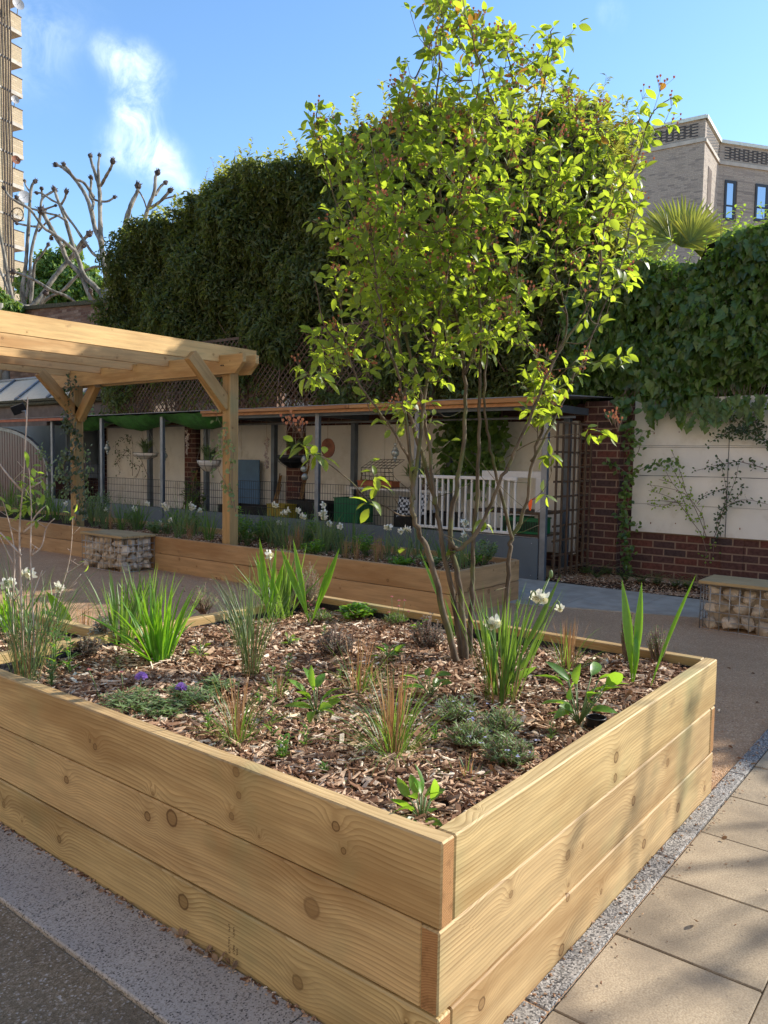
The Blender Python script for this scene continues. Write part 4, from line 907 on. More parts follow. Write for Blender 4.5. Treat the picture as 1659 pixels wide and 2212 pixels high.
hang('round_plaque', 'rusty round plaque hanging right of the second front post', 'plaque', Px(708, 948, 7.5), plate)
hang('glass_bulb', 'small green glass bulb hanging on a cord behind the tree', 'ornament', Px(854, 960, 7.4), bauble)
hang('glass_baubles', 'string of clear glass baubles in the bay left of the nearer white basket', 'ornament', Px(355, 970, 7.3), bauble)
hang('glass_baubles', 'clear glass bauble hanging above the bare twining climber', 'ornament', Px(232, 955, 7.3), bauble)
hang('bead_chime', 'long bead chime hanging in front of the far brick pier', 'wind chime', Px(404, 930, 7.3), beads('shell', 30, .018, .014))
# ================================================================ hedge, ivy, climbers
def leafwall(name, poly, X, n, tpl, mat, parent, size, wr, depthf, out=(-1, 0, .35), spread=.6, ylim=None, droop=None, boost=None):
    xs = [p[0] for p in poly]; ys_ = [p[1] for p in poly]
    A = np.array([Px(x, y, X) for x, y in poly]); y0, y1, z0, z1 = A[:, 1].min(), A[:, 1].max(), A[:, 2].min(), A[:, 2].max()
    yy = rng.uniform(y0, y1, n); zz = rng.uniform(z0, z1, n); yp = [(a[1], a[2]) for a in A]
    k = inpoly(yy, zz, yp); yy, zz = yy[k], zz[k]
    if boost is not None: k = boost(yy, zz); yy, zz = yy[k], zz[k]
    n = len(yy); xx = X+depthf(yy, zz)+rng.uniform(0, .30, n)**1.0
    P = np.stack([xx, yy, zz], -1); D = rng.normal(size=(n, 3))*spread+np.array([-.25, 0, -.55]) if droop is None else rng.normal(size=(n, 3))*spread+np.array(droop)
    N = rng.normal(size=(n, 3))*.55+np.array(out); L = rng.uniform(*size, n); W = L*rng.uniform(*wr, n)
    tv, tf = tpl; V, F = instances(tv, tf, P, frames(D, N), np.stack([L, W, L], -1)); return np_mesh(name, V, F, mat, parent)
tv, tf = leaf_tpl(.3, .25, ((.5, 1.0),)); TPL2 = (tv, tri(tf))
tv, tf = leaf_tpl(.3, .28, ((.3, .85), (.68, .8))); TPL3 = (tv, tri(tf))
iv = [(0, 0), (-.12, .38), (.12, .52), (.28, .34), (.45, .46), (.62, .26), (1, 0)]
tvi = np.array([(x, s*y, .12*abs(y)*2-.22*x*x) for s in (1,) for x, y in iv]+[(x, -y, .12*abs(y)*2-.22*x*x) for x, y in iv[1:-1]]+[(.35, 0, -.03)])
ring = [0, 1, 2, 3, 4, 5, 6, 11, 10, 9, 8, 7]; TPLI = (tvi, np.array([(12, ring[(q+1) % 12], ring[q]) for q in range(12)]))
hedge_poly = [(215, 700), (235, 645), (258, 590), (268, 535), (300, 505), (340, 478), (395, 452), (440, 425), (470, 388), (520, 365), (600, 362), (660, 350), (700, 325), (760, 296), (830, 268), (900, 252), (1000, 245), (1100, 245), (1180, 238), (1230, 228), (1300, 238), (1322, 300), (1330, 420), (1335, 560), (1310, 640), (1290, 760), (1270, 868), (900, 878), (560, 885), (205, 900), (210, 800), (380, 740)]
bul = lambda y, z: .18*np.sin(y*1.7+z*2.1)+.12*np.sin(z*4.3-y*3.1)+.06*np.sin(y*9+z*7)-.10*np.clip(z-3, 0, 3)
hedge_poly = [(x+random.uniform(-6, 6), y) for x, y in hedge_poly]
_hp = []
for (xa, ya), (xb, yb) in zip(hedge_poly, hedge_poly[1:]+hedge_poly[:1]):
    _hp.append((xa, ya))
    for q in (1, 2, 3):
        _hp.append((xa+(xb-xa)*q/4+random.uniform(-7, 7), ya+(yb-ya)*q/4+(random.uniform(-16, 9) if max(ya, yb) < 660 else 0)))
hedge_top = [p for p in _hp if p[1] < 640 and p[0] < 1325]; hedge_poly = _hp
hg = thing('evergreen_hedge', 'tall dark evergreen hedge overtopping the shelter and trellis', 'hedge', (8.8, 9, 0))
rngk = np.random.default_rng(5)
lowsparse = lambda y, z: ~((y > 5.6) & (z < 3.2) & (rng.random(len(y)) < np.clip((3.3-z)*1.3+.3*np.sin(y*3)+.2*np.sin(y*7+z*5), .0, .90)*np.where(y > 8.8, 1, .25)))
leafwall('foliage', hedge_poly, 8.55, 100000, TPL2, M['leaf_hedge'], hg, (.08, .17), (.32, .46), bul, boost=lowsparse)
# ragged top: young upright growth above the outline, paler to put sunlight in its colour
def topfringe(poly_pts, X, n, up, mat, parent, size, name='sunlit_young_growth', deep=.9):
    pts = [Px(x, y, X) for x, y in poly_pts]; mb = MB()
    seg = [(a, b) for a, b in zip(pts, pts[1:])]; tot_ = sum((b-a).length for a, b in seg)
    for _ in range(n):
        r_ = random.uniform(0, tot_)
        for a, b in seg:
            l = (b-a).length
            if r_ < l: break
            r_ -= l
        p = a.lerp(b, r_/max(l, 1e-6))+Vector((random.uniform(-.25, deep), random.gauss(0, .05), random.uniform(-.5, .03)))
        h = random.uniform(.3, 1)*up*(1 if random.random() < .8 else 2.2); q = p+Vector((random.uniform(-.15, .1)*h*2, random.uniform(-.35, .35)*h, h)); mb.tube([p, (p+q)/2+Vector((0, random.uniform(-.02, .02), 0)), q], [.004, .003, .0015], 3, 1)
        k = int(h/.028)+4
        for i_ in range(k):
            t_ = (i_+.5)/k; c = p.lerp(q, t_); a_ = random.uniform(0, 6.28); d = Vector((math.cos(a_), math.sin(a_), random.uniform(.2, .9))); mb.leaf(c, d, Vector((0, 0, 1))+Vector((random.gauss(0, .3), random.gauss(0, .3), 0)), random.uniform(*size), random.uniform(*size)*.42, 0, .3, .2, ((0, 0), (.5, 1), (1, 0)))
    return mb.build(name, [mat, M['twig']], parent)
top = hedge_top
topfringe(top, 8.65, 1500, .26, M['leaf_hedge_tip'], hg, (.08, .14))
topfringe(hedge_top[:44], 8.8, 300, .30, M['leaf_hedge_tip'], hg, (.03, .05), name='tendrils')
# core: cells well inside the outline
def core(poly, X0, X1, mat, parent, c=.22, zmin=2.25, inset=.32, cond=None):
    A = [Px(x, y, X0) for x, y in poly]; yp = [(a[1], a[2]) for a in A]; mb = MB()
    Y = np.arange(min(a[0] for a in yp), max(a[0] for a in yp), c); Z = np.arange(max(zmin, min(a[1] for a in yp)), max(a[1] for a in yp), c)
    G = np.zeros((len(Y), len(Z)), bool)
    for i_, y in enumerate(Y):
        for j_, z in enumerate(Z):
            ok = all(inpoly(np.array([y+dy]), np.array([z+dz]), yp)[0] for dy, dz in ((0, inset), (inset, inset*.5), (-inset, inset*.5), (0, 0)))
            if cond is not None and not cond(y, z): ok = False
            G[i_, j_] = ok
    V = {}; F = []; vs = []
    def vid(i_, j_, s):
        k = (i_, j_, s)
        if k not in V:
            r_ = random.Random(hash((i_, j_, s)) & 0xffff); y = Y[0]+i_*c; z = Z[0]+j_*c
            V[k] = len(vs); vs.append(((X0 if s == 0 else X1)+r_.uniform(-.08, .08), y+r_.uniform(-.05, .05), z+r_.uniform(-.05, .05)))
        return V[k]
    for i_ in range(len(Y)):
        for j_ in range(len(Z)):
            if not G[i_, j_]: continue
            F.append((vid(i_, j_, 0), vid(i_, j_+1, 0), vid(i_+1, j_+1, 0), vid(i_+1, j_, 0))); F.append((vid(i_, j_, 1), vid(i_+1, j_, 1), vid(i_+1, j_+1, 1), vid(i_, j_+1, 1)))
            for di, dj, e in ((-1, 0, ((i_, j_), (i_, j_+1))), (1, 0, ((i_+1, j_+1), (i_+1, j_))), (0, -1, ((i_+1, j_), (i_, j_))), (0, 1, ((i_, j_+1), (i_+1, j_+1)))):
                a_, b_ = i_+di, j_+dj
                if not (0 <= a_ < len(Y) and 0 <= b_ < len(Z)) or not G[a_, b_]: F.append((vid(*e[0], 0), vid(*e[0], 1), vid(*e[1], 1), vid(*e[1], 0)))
    mb.add(vs, F); return mb.build('shade_core', mat, parent)
M['core_shade'] = simple('shaded foliage core', (.018, .022, .011), .95, var=.5, sc=8, spec=.05)  # solid core; the shade inside hedge and ivy is put in this colour
core(hedge_poly, 8.98, 10.0, M['core_shade'], hg, cond=lambda y, z: not (9.6 < y and z < 2.9))
mb = MB()
for y in np.arange(3.4, 15.2, .42):
    p = Vector((8.95+random.uniform(-.1, .3), y, 0)); q = Vector((9.1, y+random.uniform(-.3, .3), 3.6)); mb.tube([p, (p+q)/2+Vector((0, random.uniform(-.15, .15), 0)), q], [.035, .028, .02], 6)
    for _ in range(4):
        a_ = Vector((8.75+random.uniform(-.1, .4), y+random.uniform(-.4, .4), random.uniform(2, 2.6))); mb.tube([a_, a_+Vector((random.uniform(-.2, .2), random.uniform(-.5, .5), .7)), a_+Vector((random.uniform(-.2, .2), random.uniform(-.8, .8), 1.6))], [.012, .01, .006], 4)
mb.build('stems', M['twig'], hg)
# ragged sunlit laurel-like leaves with flower spikes right of the young tree top
mb = MB()
for (x, y) in ((1228, 215), (1262, 205), (1283, 228), (1240, 235), (1300, 250)):
    p = Px(x, y+45, 8.5); q = Px(x, y, 8.5); mb.tube([p, q], [.006, .003], 4, 1)
    for i_ in range(26):
        c = p.lerp(q, random.random()); mb.leaf(c, (random.gauss(0, 1), random.gauss(0, 1), .4), (0, 0, 1), .035, .02, 0)
mb.build('flower_spikes', [M['bud_red'], M['twig']], hg)
# ivy on the wall
ivy_poly = [(1236, 650), (1290, 600), (1330, 572), (1370, 560), (1430, 566), (1500, 566), (1535, 552), (1562, 520), (1600, 505), (1700, 470), (1850, 440), (2100, 430), (2100, 868), (1700, 866), (1600, 864), (1560, 872), (1535, 878), (1510, 868), (1475, 888), (1440, 874), (1415, 906), (1385, 900), (1350, 915), (1338, 885), (1330, 868), (1240, 860)]
ivg = thing('ivy', 'thick green ivy covering the top of the brick wall above the white boards', 'ivy', (8.2, 1.5, 2.2))
bi = lambda y, z: .10*np.sin(y*3+z*2.1)+.07*np.sin(z*6-y*4)-.22*np.clip((z-2.15)/.5, 0, 1)
leafwall('foliage', ivy_poly, 8.22, 17000, TPLI, M['leaf_ivy'], ivg, (.05, .16), (.75, 1.0), bi, spread=.35, droop=(-.2, 0, -.8))
core(ivy_poly, 8.32, 9.2, M['core_shade'], ivg, zmin=2.2, inset=.18)
topfringe(ivy_poly[1:12], 8.25, 460, .16, M['leaf_lime'], ivg, (.05, .08))  # lime leaves put the sunlight along the ivy top into colour
# unseen stretch of the same ivied wall, built for the shadow it casts
iv2 = thing('ivy', 'unseen ivy on the continuing wall beyond the right edge, built for its shadow', 'ivy', (8.2, -5, 2.2))
mb = MB()
for i_ in range(22):
    y = -8.8+i_*.38; h_ = 3.95+.15*math.sin(i_*1.7)+.12*math.sin(i_*.6); mb.box((8.3, y, 1.8), (9.2, y+.385, h_))
mb.build('shade_core', M['core_shade'], iv2)
n = 3500; P = np.stack([rng.uniform(8.1, 8.5, n), rng.uniform(-8.8, -.6, n), rng.uniform(2.1, 4.15, n)], -1)
V, F = instances(TPLI[0], TPLI[1], P, frames(rng.normal(size=(n, 3))*.4+[-.2, 0, -.8], rng.normal(size=(n, 3))*.5+[-1, 0, .3]), np.repeat(rng.uniform(.1, .17, (n, 1)), 3, 1)); np_mesh('foliage', V, F, M['leaf_ivy'], iv2)
def smooth_path(pts, k=5):
    pts = [Vector(p) for p in pts]; out = []
    for i_ in range(len(pts)-1):
        p0 = pts[max(0, i_-1)]; p1 = pts[i_]; p2 = pts[i_+1]; p3 = pts[min(len(pts)-1, i_+2)]
        for q in range(k):
            t_ = q/k; out.append(.5*((2*p1)+(-p0+p2)*t_+(2*p0-5*p1+4*p2-p3)*t_*t_+(-p0+3*p1-3*p2+p3)*t_**3))
    out.append(pts[-1]); return out
def climber(label, paths, X, mat, name='climbing_plant', L=(.03, .05), dens=40, r=.005, group='climbers on the white boards', off=.0, wide=.45, jit=.03, tpl='leaf', cat='climber'):
    P0 = Px(*paths[0][0], X); o = thing(name, label, cat, P0, group); ms = MB(); ml = MB()
    for pts in paths:
        pp = smooth_path([Px(x, y, X-off-random.uniform(0, .03)) for x, y in pts]); ms.tube(pp, [r*(1-.6*i_/len(pp)) for i_ in range(len(pp))], 5)
        ln = sum((b-a).length for a, b in zip(pp, pp[1:])); k = int(ln*dens)
        for _ in range(k):
            i_ = random.randrange(len(pp)-1); c = pp[i_].lerp(pp[i_+1], random.random()); q = c+Vector((random.uniform(-.05, 0), random.gauss(0, jit), random.gauss(0, jit)))
            if random.random() < .25: ms.tube([c, q], .0015, 3)
            ml.leaf(q, (random.uniform(-.8, .1), random.gauss(0, 1), random.gauss(0, .8)), (-1, random.gauss(0, .4), .6), random.uniform(*L), random.uniform(*L)*wide*1.4, 0, .25, .2)
    ms.build('stem', M['twig'], o); ml.build('foliage', mat, o); return o
zo = lambda pts: [((2200+x*.5256)/1.852, (1500+y*.5256)/1.852) for x, y in pts]
climber('climbing rose with leafy arching branches at the upper right of the white boards', [zo(q) for q in ([(1659, 530), (1560, 450), (1440, 420), (1330, 450), (1215, 515)], [(1659, 400), (1560, 360), (1450, 380), (1380, 290)], [(1600, 440), (1570, 360), (1550, 290)], [(1500, 440), (1420, 430), (1300, 440)], [(1800, 560), (1659, 500), (1560, 430)], [(1560, 380), (1480, 400), (1400, 420), (1300, 470)])], 8.15, M['leaf_rose'], L=(.028, .045), dens=130, jit=.045)
climber('climbing rose trained along the middle wire of the white boards', [zo(q) for q in ([(1659, 720), (1560, 690), (1430, 660), (1320, 680), (1210, 700), (1090, 740)], [(1320, 680), (1270, 620)], [(1560, 680), (1520, 650)], [(1250, 1240), (1290, 1130), (1330, 1000), (1380, 880), (1420, 770), (1440, 640)], [(1300, 1230), (1270, 1120), (1340, 950), (1330, 800), (1300, 680)], [(1120, 980), (1180, 920), (1330, 860)], [(1400, 960), (1460, 880), (1450, 830)], [(1300, 1080), (1350, 1000), (1480, 950), (1659, 985)])], 8.15, M['leaf_rose'], L=(.025, .042), dens=55)
climber('bare stemmed climber fanning up the centre of the white boards', [zo(q) for q in ([(1190, 1340), (1150, 1210), (1060, 1080), (1010, 930), (930, 820), (860, 690)], [(1190, 1230), (1120, 1050), (1030, 880), (960, 760), (900, 660)], [(1170, 1230), (1170, 1100), (1110, 1000), (1020, 900), (850, 850), (760, 840)], [(1060, 1080), (960, 960), (860, 910), (750, 880)], [(1010, 980), (880, 960), (740, 955)], [(960, 960), (850, 1000), (740, 985)], [(1060, 940), (1080, 860)], [(1030, 880), (1000, 760), (930, 580)], [(930, 820), (830, 795)], [(1190, 1340), (1180, 1480)], [(1240, 1380), (1250, 1250)])], 8.15, M['leaf_lime'], L=(.025, .04), dens=34, r=.0045)
climber('dark leaved climber arching from the brick pier over the white boards', [zo(q) for q in ([(600, 1500), (590, 1330), (560, 1150), (600, 950), (610, 800), (690, 720), (800, 680), (920, 655), (990, 700)], [(560, 1200), (550, 1000), (590, 850), (610, 650), (600, 500), (660, 430), (790, 430)], [(610, 640), (670, 590), (700, 470)], [(580, 1100), (640, 1150), (670, 1130)], [(600, 1480), (570, 1300), (600, 1150), (560, 940), (640, 780)], [(600, 760), (520, 700), (440, 670)], [(590, 1500), (620, 1350), (580, 1230)])], 8.06, M['leaf_ivy'], L=(.05, .075), dens=46, r=.006)
climber('small leaved ivy trailing down beside the brick pier from the wall top', [zo(q) for q in ([(560, 180), (520, 280), (500, 340)], [(600, 200), (640, 300), (610, 380)], [(800, 200), (820, 300)], [(870, 180), (880, 320)], [(540, 300), (560, 420)])], 8.03, M['leaf_ivy'], L=(.08, .12), dens=24, r=.004, wide=.75)
# climbers in and around the shelter
z4 = lambda pts: [((400+x*.3617)/1.852, (1650+y*.3617)/1.852) for x, y in pts]
climber('bare twining climber on canes in the far bay of the shelter', [z4(q) for q in ([(400, 720), (440, 600), (350, 560), (330, 420), (230, 440), (170, 380), (250, 290), (340, 300)], [(540, 740), (480, 580), (440, 500)], [(360, 700), (360, 330), (300, 260)], [(300, 420), (180, 560), (150, 580)], [(210, 690), (220, 620), (180, 560)], [(330, 480), (250, 470), (160, 440)])], 7.6, M['leaf_rose'], L=(.03, .05), dens=30, r=.006, group='climbers in the shelter')
z4b = lambda pts: [((x*.3014)/1.852, (1650+y*.3014)/1.852) for x, y in pts]
climber('leafy climber wound round the far pergola post', [z4b(q) for q in ([(990, 1500), (1060, 1100), (930, 900), (1050, 700), (930, 560), (1040, 380), (930, 200), (900, 60)], [(1150, 1400), (1120, 1000), (1130, 700), (1090, 400), (1000, 200)], [(900, 620), (840, 700), (900, 900), (880, 1100)], [(930, 250), (880, 150), (920, 60)])], 4.52, M['leaf_rose'], L=(.05, .085), dens=60, r=.006, group='climbers on the pergola posts', wide=.5, jit=.05)
climber('slender climber winding up the near pergola post', [z4(q) for q in ([(1470, 1060), (1430, 900), (1380, 780), (1300, 600), (1290, 400), (1400, 260), (1350, 150), (1280, 30)], [(1440, 900), (1430, 650), (1450, 450), (1400, 330), (1380, 180)], [(1500, 1100), (1460, 800), (1480, 400)], [(1280, 420), (1350, 430), (1460, 400)])], 4.52, M['leaf_grey'], L=(.035, .06), dens=34, r=.004, group='climbers on the pergola posts', wide=.5, jit=.05)
climber('leafy climber hanging from the pergola beam end above the far post', [[(150, 815), (152, 840), (146, 870), (160, 900)], [(165, 820), (158, 850)]], 4.47, M['leaf_rose'], L=(.04, .06), dens=90, r=.004, group='climbers on the pergola posts', jit=.05)
climber('green shrubby climber between the arched shed and the far pergola post', [z4b(q) for q in ([(640, 1250), (600, 900), (650, 700), (560, 560), (570, 460)], [(680, 1250), (720, 950), (800, 830), (780, 700)], [(870, 1250), (900, 1000), (840, 760), (870, 560)], [(1150, 1300), (1180, 900), (1200, 700), (1160, 500)], [(1220, 1400), (1180, 1100), (1150, 900)])], 6.2, M['leaf_grey'], L=(.05, .09), dens=60, r=.005, group='climbers in the shelter', jit=.07)
climber('broad leaved climber filling the back of the shelter behind the white railing', [[(1000, 1040), (1000, 960), (990, 900)], [(1020, 1040), (1040, 950), (1060, 900)], [(960, 1040), (970, 960), (985, 920)], [(1040, 1030), (1060, 980), (1030, 930)], [(980, 1000), (1010, 930), (1040, 890)], [(1050, 1040), (1070, 960), (1080, 930)]], 7.9, M['leaf_ivy'], L=(.08, .13), dens=150, r=.006, group='climbers in the shelter', wide=.65, jit=.13)
climber('leafy creeper growing over the outbuilding eaves', [[(118, 838), (140, 832), (165, 840), (185, 850)], [(150, 838), (160, 870), (170, 900)], [(190, 860), (205, 900), (195, 940)], [(200, 900), (210, 960), (205, 1010)]], 8.2, M['leaf_grey'], L=(.06, .09), dens=70, r=.005, group='climbers in the shelter', jit=.1)
def bushy(name, label, cat, c, rx, ry, h, n, mat, L, wide=.45, group=None, stem='twig', up=.6, shape=1.0):
    c = Vector(c); o = thing(name, label, cat, c, group); ml = MB(); ms = MB()
    ns = max(5, int(n/14))
    for i_ in range(ns):
        a_ = random.uniform(0, 6.28); q = math.sqrt(random.random()); tp = c+Vector((math.cos(a_)*rx*q, math.sin(a_)*ry*q, h*(1-.55*q*q*shape)*random.uniform(.7, 1.05))); md = (c+tp)/2+Vector((random.gauss(0, .1)*rx, random.gauss(0, .1)*ry, -.05*h)); ms.tube([c+Vector((random.gauss(0, .1)*rx, random.gauss(0, .1)*ry, 0)), md, tp], [.0035 if h < .5 else .01, .0025 if h < .5 else .006, .0012], 4)
        for k in range(int(n/ns)):
            t_ = random.uniform(.25, 1)**.7; p = (c.lerp(md, t_*2) if t_ < .5 else md.lerp(tp, t_*2-1)); a2 = random.uniform(0, 6.28); d = Vector((math.cos(a2), math.sin(a2), random.uniform(.0, 1)*up*1.6)); ml.leaf(p, d, Vector((random.gauss(0, .3), random.gauss(0, .3), 1)), random.uniform(*L), random.uniform(*L)*wide, 0, .25, .2, ((0, 0), (.45, 1), (1, 0)) if n > 500 else ((0, 0), (.22, .72), (.5, 1), (.78, .72), (1, 0)))
    ms.build('stems', M[stem], o); ml.build('foliage', mat, o); return o
bushy('shrub', 'dark bushy shrub behind the mesh fence left of the near pergola post', 'shrub', (7.4, 10.25, .3), .2, .3, .95, 500, M['leaf_ivy'], (.05, .09), group='shrubs in the shelter')
bushy('shrub', 'dark spiky plant on the ledge left of the white railing', 'shrub', (7.8, 5.6, .97), .2, .32, .5, 260, M['leaf_grey'], (.10, .2), .12, group='shrubs in the shelter', up=1)
# bare pollarded planes, far beyond the wall
zq = lambda x, y: (x*.2604, 297+.2604*y)
def knuckle(mb, p, r, up):
    ball(mb, p, r*1.15, 1, 1.0, 9, 6)
    for _ in range(9):
        d = Vector((random.gauss(0, .6), random.gauss(0, .6), random.gauss(0, .6)))+up*.6; d.normalize(); ball(mb, p+d*r*.9, r*random.uniform(.35, .6), 1, 1, 6, 4)
    for _ in range(12):
        d = Vector((random.gauss(0, .45), random.gauss(0, .45), random.gauss(0, .45)))+up; d.normalize(); mb.tube([p+d*r*.5, p+d*r*random.uniform(1.5, 2.2)], [r*.22, r*.08], 4, 1)
def pollard(label, limbs, d0, kn=None):
    pts0 = Pd(*zq(*limbs[0][0][0]), d0); o = thing('pollarded_plane_tree', label, 'tree', (pts0.x, pts0.y, 0), 'pollarded trees beyond the wall'); mt_ = MB(); ml = MB(); kn_ = []
    base = Vector((pts0.x, pts0.y, 0)); mt_.tube([base, base.lerp(pts0, .5)+Vector((.1, 0, 0)), pts0+Vector((0, 0, .3))], [.30, .26, .22], 10)
    for q, (pts, r0, r1, end) in enumerate(limbs):
        dd = random.Random(q*7+int(d0*10)).uniform(-1.2, 1.2); k = len(pts)
        pp = smooth_path([Pd(*zq(*p), d0+dd*math.sin(PI*.5*i_/max(1, k-1))) for i_, p in enumerate(pts)], 5)
        rr = [(r0+(r1-r0)*i_/len(pp))*d0*.2604/FPX*.86*random.uniform(.86, 1.14) for i_ in range(len(pp))]
        (ml).tube(pp, rr, 8)
        if end: mk = MB(); kn_.append(mk); knuckle(mk, pp[-1], r1*d0*.2604/FPX*1.5, (pp[-1]-pp[-3]).normalized())
    mt_.build('trunk', M['bark_plane'], o); ml.build('limbs', M['bark_plane'], o); [mk.build('knuckle', [M['bark_knuckle']]*2, o) for mk in kn_]
pollard('tall bare pollarded plane with upright knuckled limbs standing clear against the sky', [([(900, 1330), (890, 1200), (870, 1080), (840, 880), (830, 650), (825, 430), (790, 300), (760, 210), (750, 155)], 34, 11, 1), ([(825, 400), (815, 250), (825, 150)], 14, 9, 1), ([(838, 400), (880, 320), (920, 250), (935, 200)], 15, 13, 1), ([(845, 880), (790, 760), (755, 600), (700, 460), (600, 320), (520, 250), (465, 225)], 26, 12, 1), ([(760, 600), (775, 540), (745, 480), (755, 400), (755, 335)], 15, 11, 1), ([(770, 505), (810, 525), (890, 530), (950, 495)], 12, 9, 1), ([(780, 500), (700, 380), (620, 340), (570, 270), (530, 225)], 14, 10, 1), ([(870, 1130), (905, 1060), (900, 990)], 14, 13, 1), ([(840, 1010), (770, 960), (700, 860), (620, 740), (560, 660), (500, 560), (430, 520), (350, 465), (305, 460)], 14, 9, 1)], 29)
pollard('leaning bare pollarded plane with crossing limbs in front of the green tree', [([(870, 1330), (780, 1230), (700, 1150), (650, 1010), (600, 880), (560, 740), (520, 620), (480, 520), (450, 430)], 26, 12, 1), ([(790, 1400), (730, 1280), (660, 1130), (560, 1020), (510, 900), (450, 800), (390, 690), (350, 610)], 24, 20, 1), ([(620, 940), (540, 870), (430, 790), (360, 745), (250, 600), (150, 540), (80, 490), (30, 420)], 17, 9, 1), ([(505, 560), (540, 500), (550, 450)], 12, 11, 1), ([(560, 700), (480, 650), (400, 630), (300, 600), (220, 575), (140, 500)], 11, 11, 1), ([(650, 1390), (560, 1320), (430, 1270), (300, 1190), (190, 1140), (110, 1115)], 15, 13, 1), ([(790, 1360), (760, 1300), (750, 1270)], 14, 11, 1), ([(360, 600), (430, 575), (460, 565)], 9, 7, 1), ([(450, 800), (420, 820), (425, 835)], 12, 10, 1), ([(520, 905), (520, 900), (525, 895)], 12, 10, 1)], 30)
pollard('bare pollarded plane with parallel pale limbs beside the tower', [([(215, 1450), (200, 1380), (185, 1260), (210, 1100), (225, 900), (240, 700), (250, 500), (265, 400), (290, 365)], 24, 11, 1), ([(215, 1340), (245, 1150), (260, 950), (300, 780), (330, 680), (345, 520), (400, 470), (455, 440)], 18, 10, 1), ([(255, 1380), (275, 1150), (290, 1040), (340, 980), (400, 890)], 19, 9, 1), ([(250, 450), (215, 400), (205, 360)], 9, 8, 1), ([(330, 740), (250, 735), (140, 712)], 12, 9, 1), ([(350, 500), (345, 425)], 9, 9, 1), ([(320, 780), (400, 690), (500, 640)], 10, 8, 0), ([(240, 1410), (330, 1330), (450, 1160), (560, 1030), (650, 950), (690, 890)], 26, 17, 1), ([(300, 1430), (400, 1330), (520, 1270), (640, 1150), (760, 1080), (840, 1070)], 17, 10, 0), ([(560, 1030), (640, 920), (700, 840), (740, 800)], 18, 15, 1), ([(300, 1480), (330, 1400), (380, 1290)], 20, 13, 1)], 34)
pollard('slender bare pollarded limb tree at the far left edge below the tower', [([(150, 1450), (110, 1350), (80, 1230), (30, 950), (0, 800), (-30, 600)], 20, 11, 1), ([(130, 1420), (70, 1270), (0, 1100), (-60, 980)], 15, 9, 1), ([(270, 1440), (180, 1380), (110, 1350)], 12, 10, 0)], 32)
pollard('bare pollarded plane rising from behind the evergreen hedge', [([(1000, 1330), (990, 1100), (1020, 900), (1030, 780), (1060, 640), (1100, 530), (1140, 450), (1145, 405)], 32, 16, 1), ([(1150, 440), (1190, 510), (1220, 600)], 8, 8, 0), ([(1130, 950), (1160, 800), (1190, 720), (1230, 580), (1280, 450), (1290, 330), (1305, 295)], 24, 13, 1), ([(1240, 590), (1330, 530), (1410, 440)], 15, 13, 1), ([(1290, 480), (1330, 410), (1370, 375)], 13, 11, 1), ([(1360, 510), (1450, 485)], 8, 7, 1), ([(1040, 880), (1130, 810), (1180, 760)], 14, 10, 0)], 30)
# leafy trees in the far left, palm and shrub beyond the ivy wall
def far_tree(label, blobs, d, n, name='leafy_tree', mat='leaf_distant', size=(.22, .34)):
    c0 = Pd(*blobs[0][:2], d); o = thing(name, label, 'tree', (c0.x, c0.y, 0), 'leafy trees beyond the wall'); Ps = []; Ns = []
    mb = MB(); mb.tube([(c0.x, c0.y, 0), (c0.x+.1, c0.y, c0.z*.6), (c0.x, c0.y, c0.z)], [.25, .2, .1], 8)
    for (x, y, r) in blobs:
        c = Pd(x, y, d+random.uniform(-1, 1)); R_ = r*d/FPX; k = int(n*r*r/sum(b[2]**2 for b in blobs)); mb.tube([(c0.x, c0.y, c0.z*.6), c], [.12, .04], 6)
        D = norm(rng.normal(size=(k, 3))); rad = R_*rng.uniform(.35, 1.08, k)**.6*(1+.18*np.sin(D[:, 0]*7+D[:, 2]*9+x)); Ps.append(np.array(c)+D*rad[:, None]); Ns.append(D+rng.normal(size=(k, 3))*.5)
    mb.build('trunk', M['bark_plane'], o); P = np.concatenate(Ps); N = np.concatenate(Ns)+[0, 0, .5]
    V, F = instances(TPL2[0], TPL2[1], P, frames(rng.normal(size=P.shape)+[0, 0, -.3], N), rng.uniform(*size, (len(P), 1))*np.array([[1, .7, 1]])); np_mesh('crown', V, F, M[mat], o)
far_tree('round green leafy tree behind the bare planes', [(160, 620, 40), (120, 590, 32), (150, 560, 26), (105, 570, 26), (200, 640, 34), (110, 650, 36), (185, 600, 26), (75, 640, 30), (60, 610, 22)], 44, 9000, size=(.26, .42))
far_tree('green leafy tree between the bare planes and the hedge', [(215, 660, 30), (235, 630, 24), (255, 650, 26), (190, 680, 26)], 42, 3800, size=(.26, .42))
far_tree('yellow green leafy shrub at the left edge above the pergola', [(0, 655, 22), (30, 672, 18), (-20, 640, 24), (55, 682, 12)], 26, 2600, 'leafy_shrub', 'leaf_distant', (.12, .2))
pm = thing('fan_palm', 'fan palm with stiff radiating leaves in front of the pale brick building', 'palm', (11.5, 2.4, 0), None)
pc = Pd(1478, 585, 11.5); pm.location = (pc.x, pc.y, 0); mb = MB(); mb.tube([(pc.x, pc.y, 0), (pc.x+.05, pc.y, 2), pc], [.13, .12, .10], 8); mb.build('trunk', M['bark_knuckle'], pm)
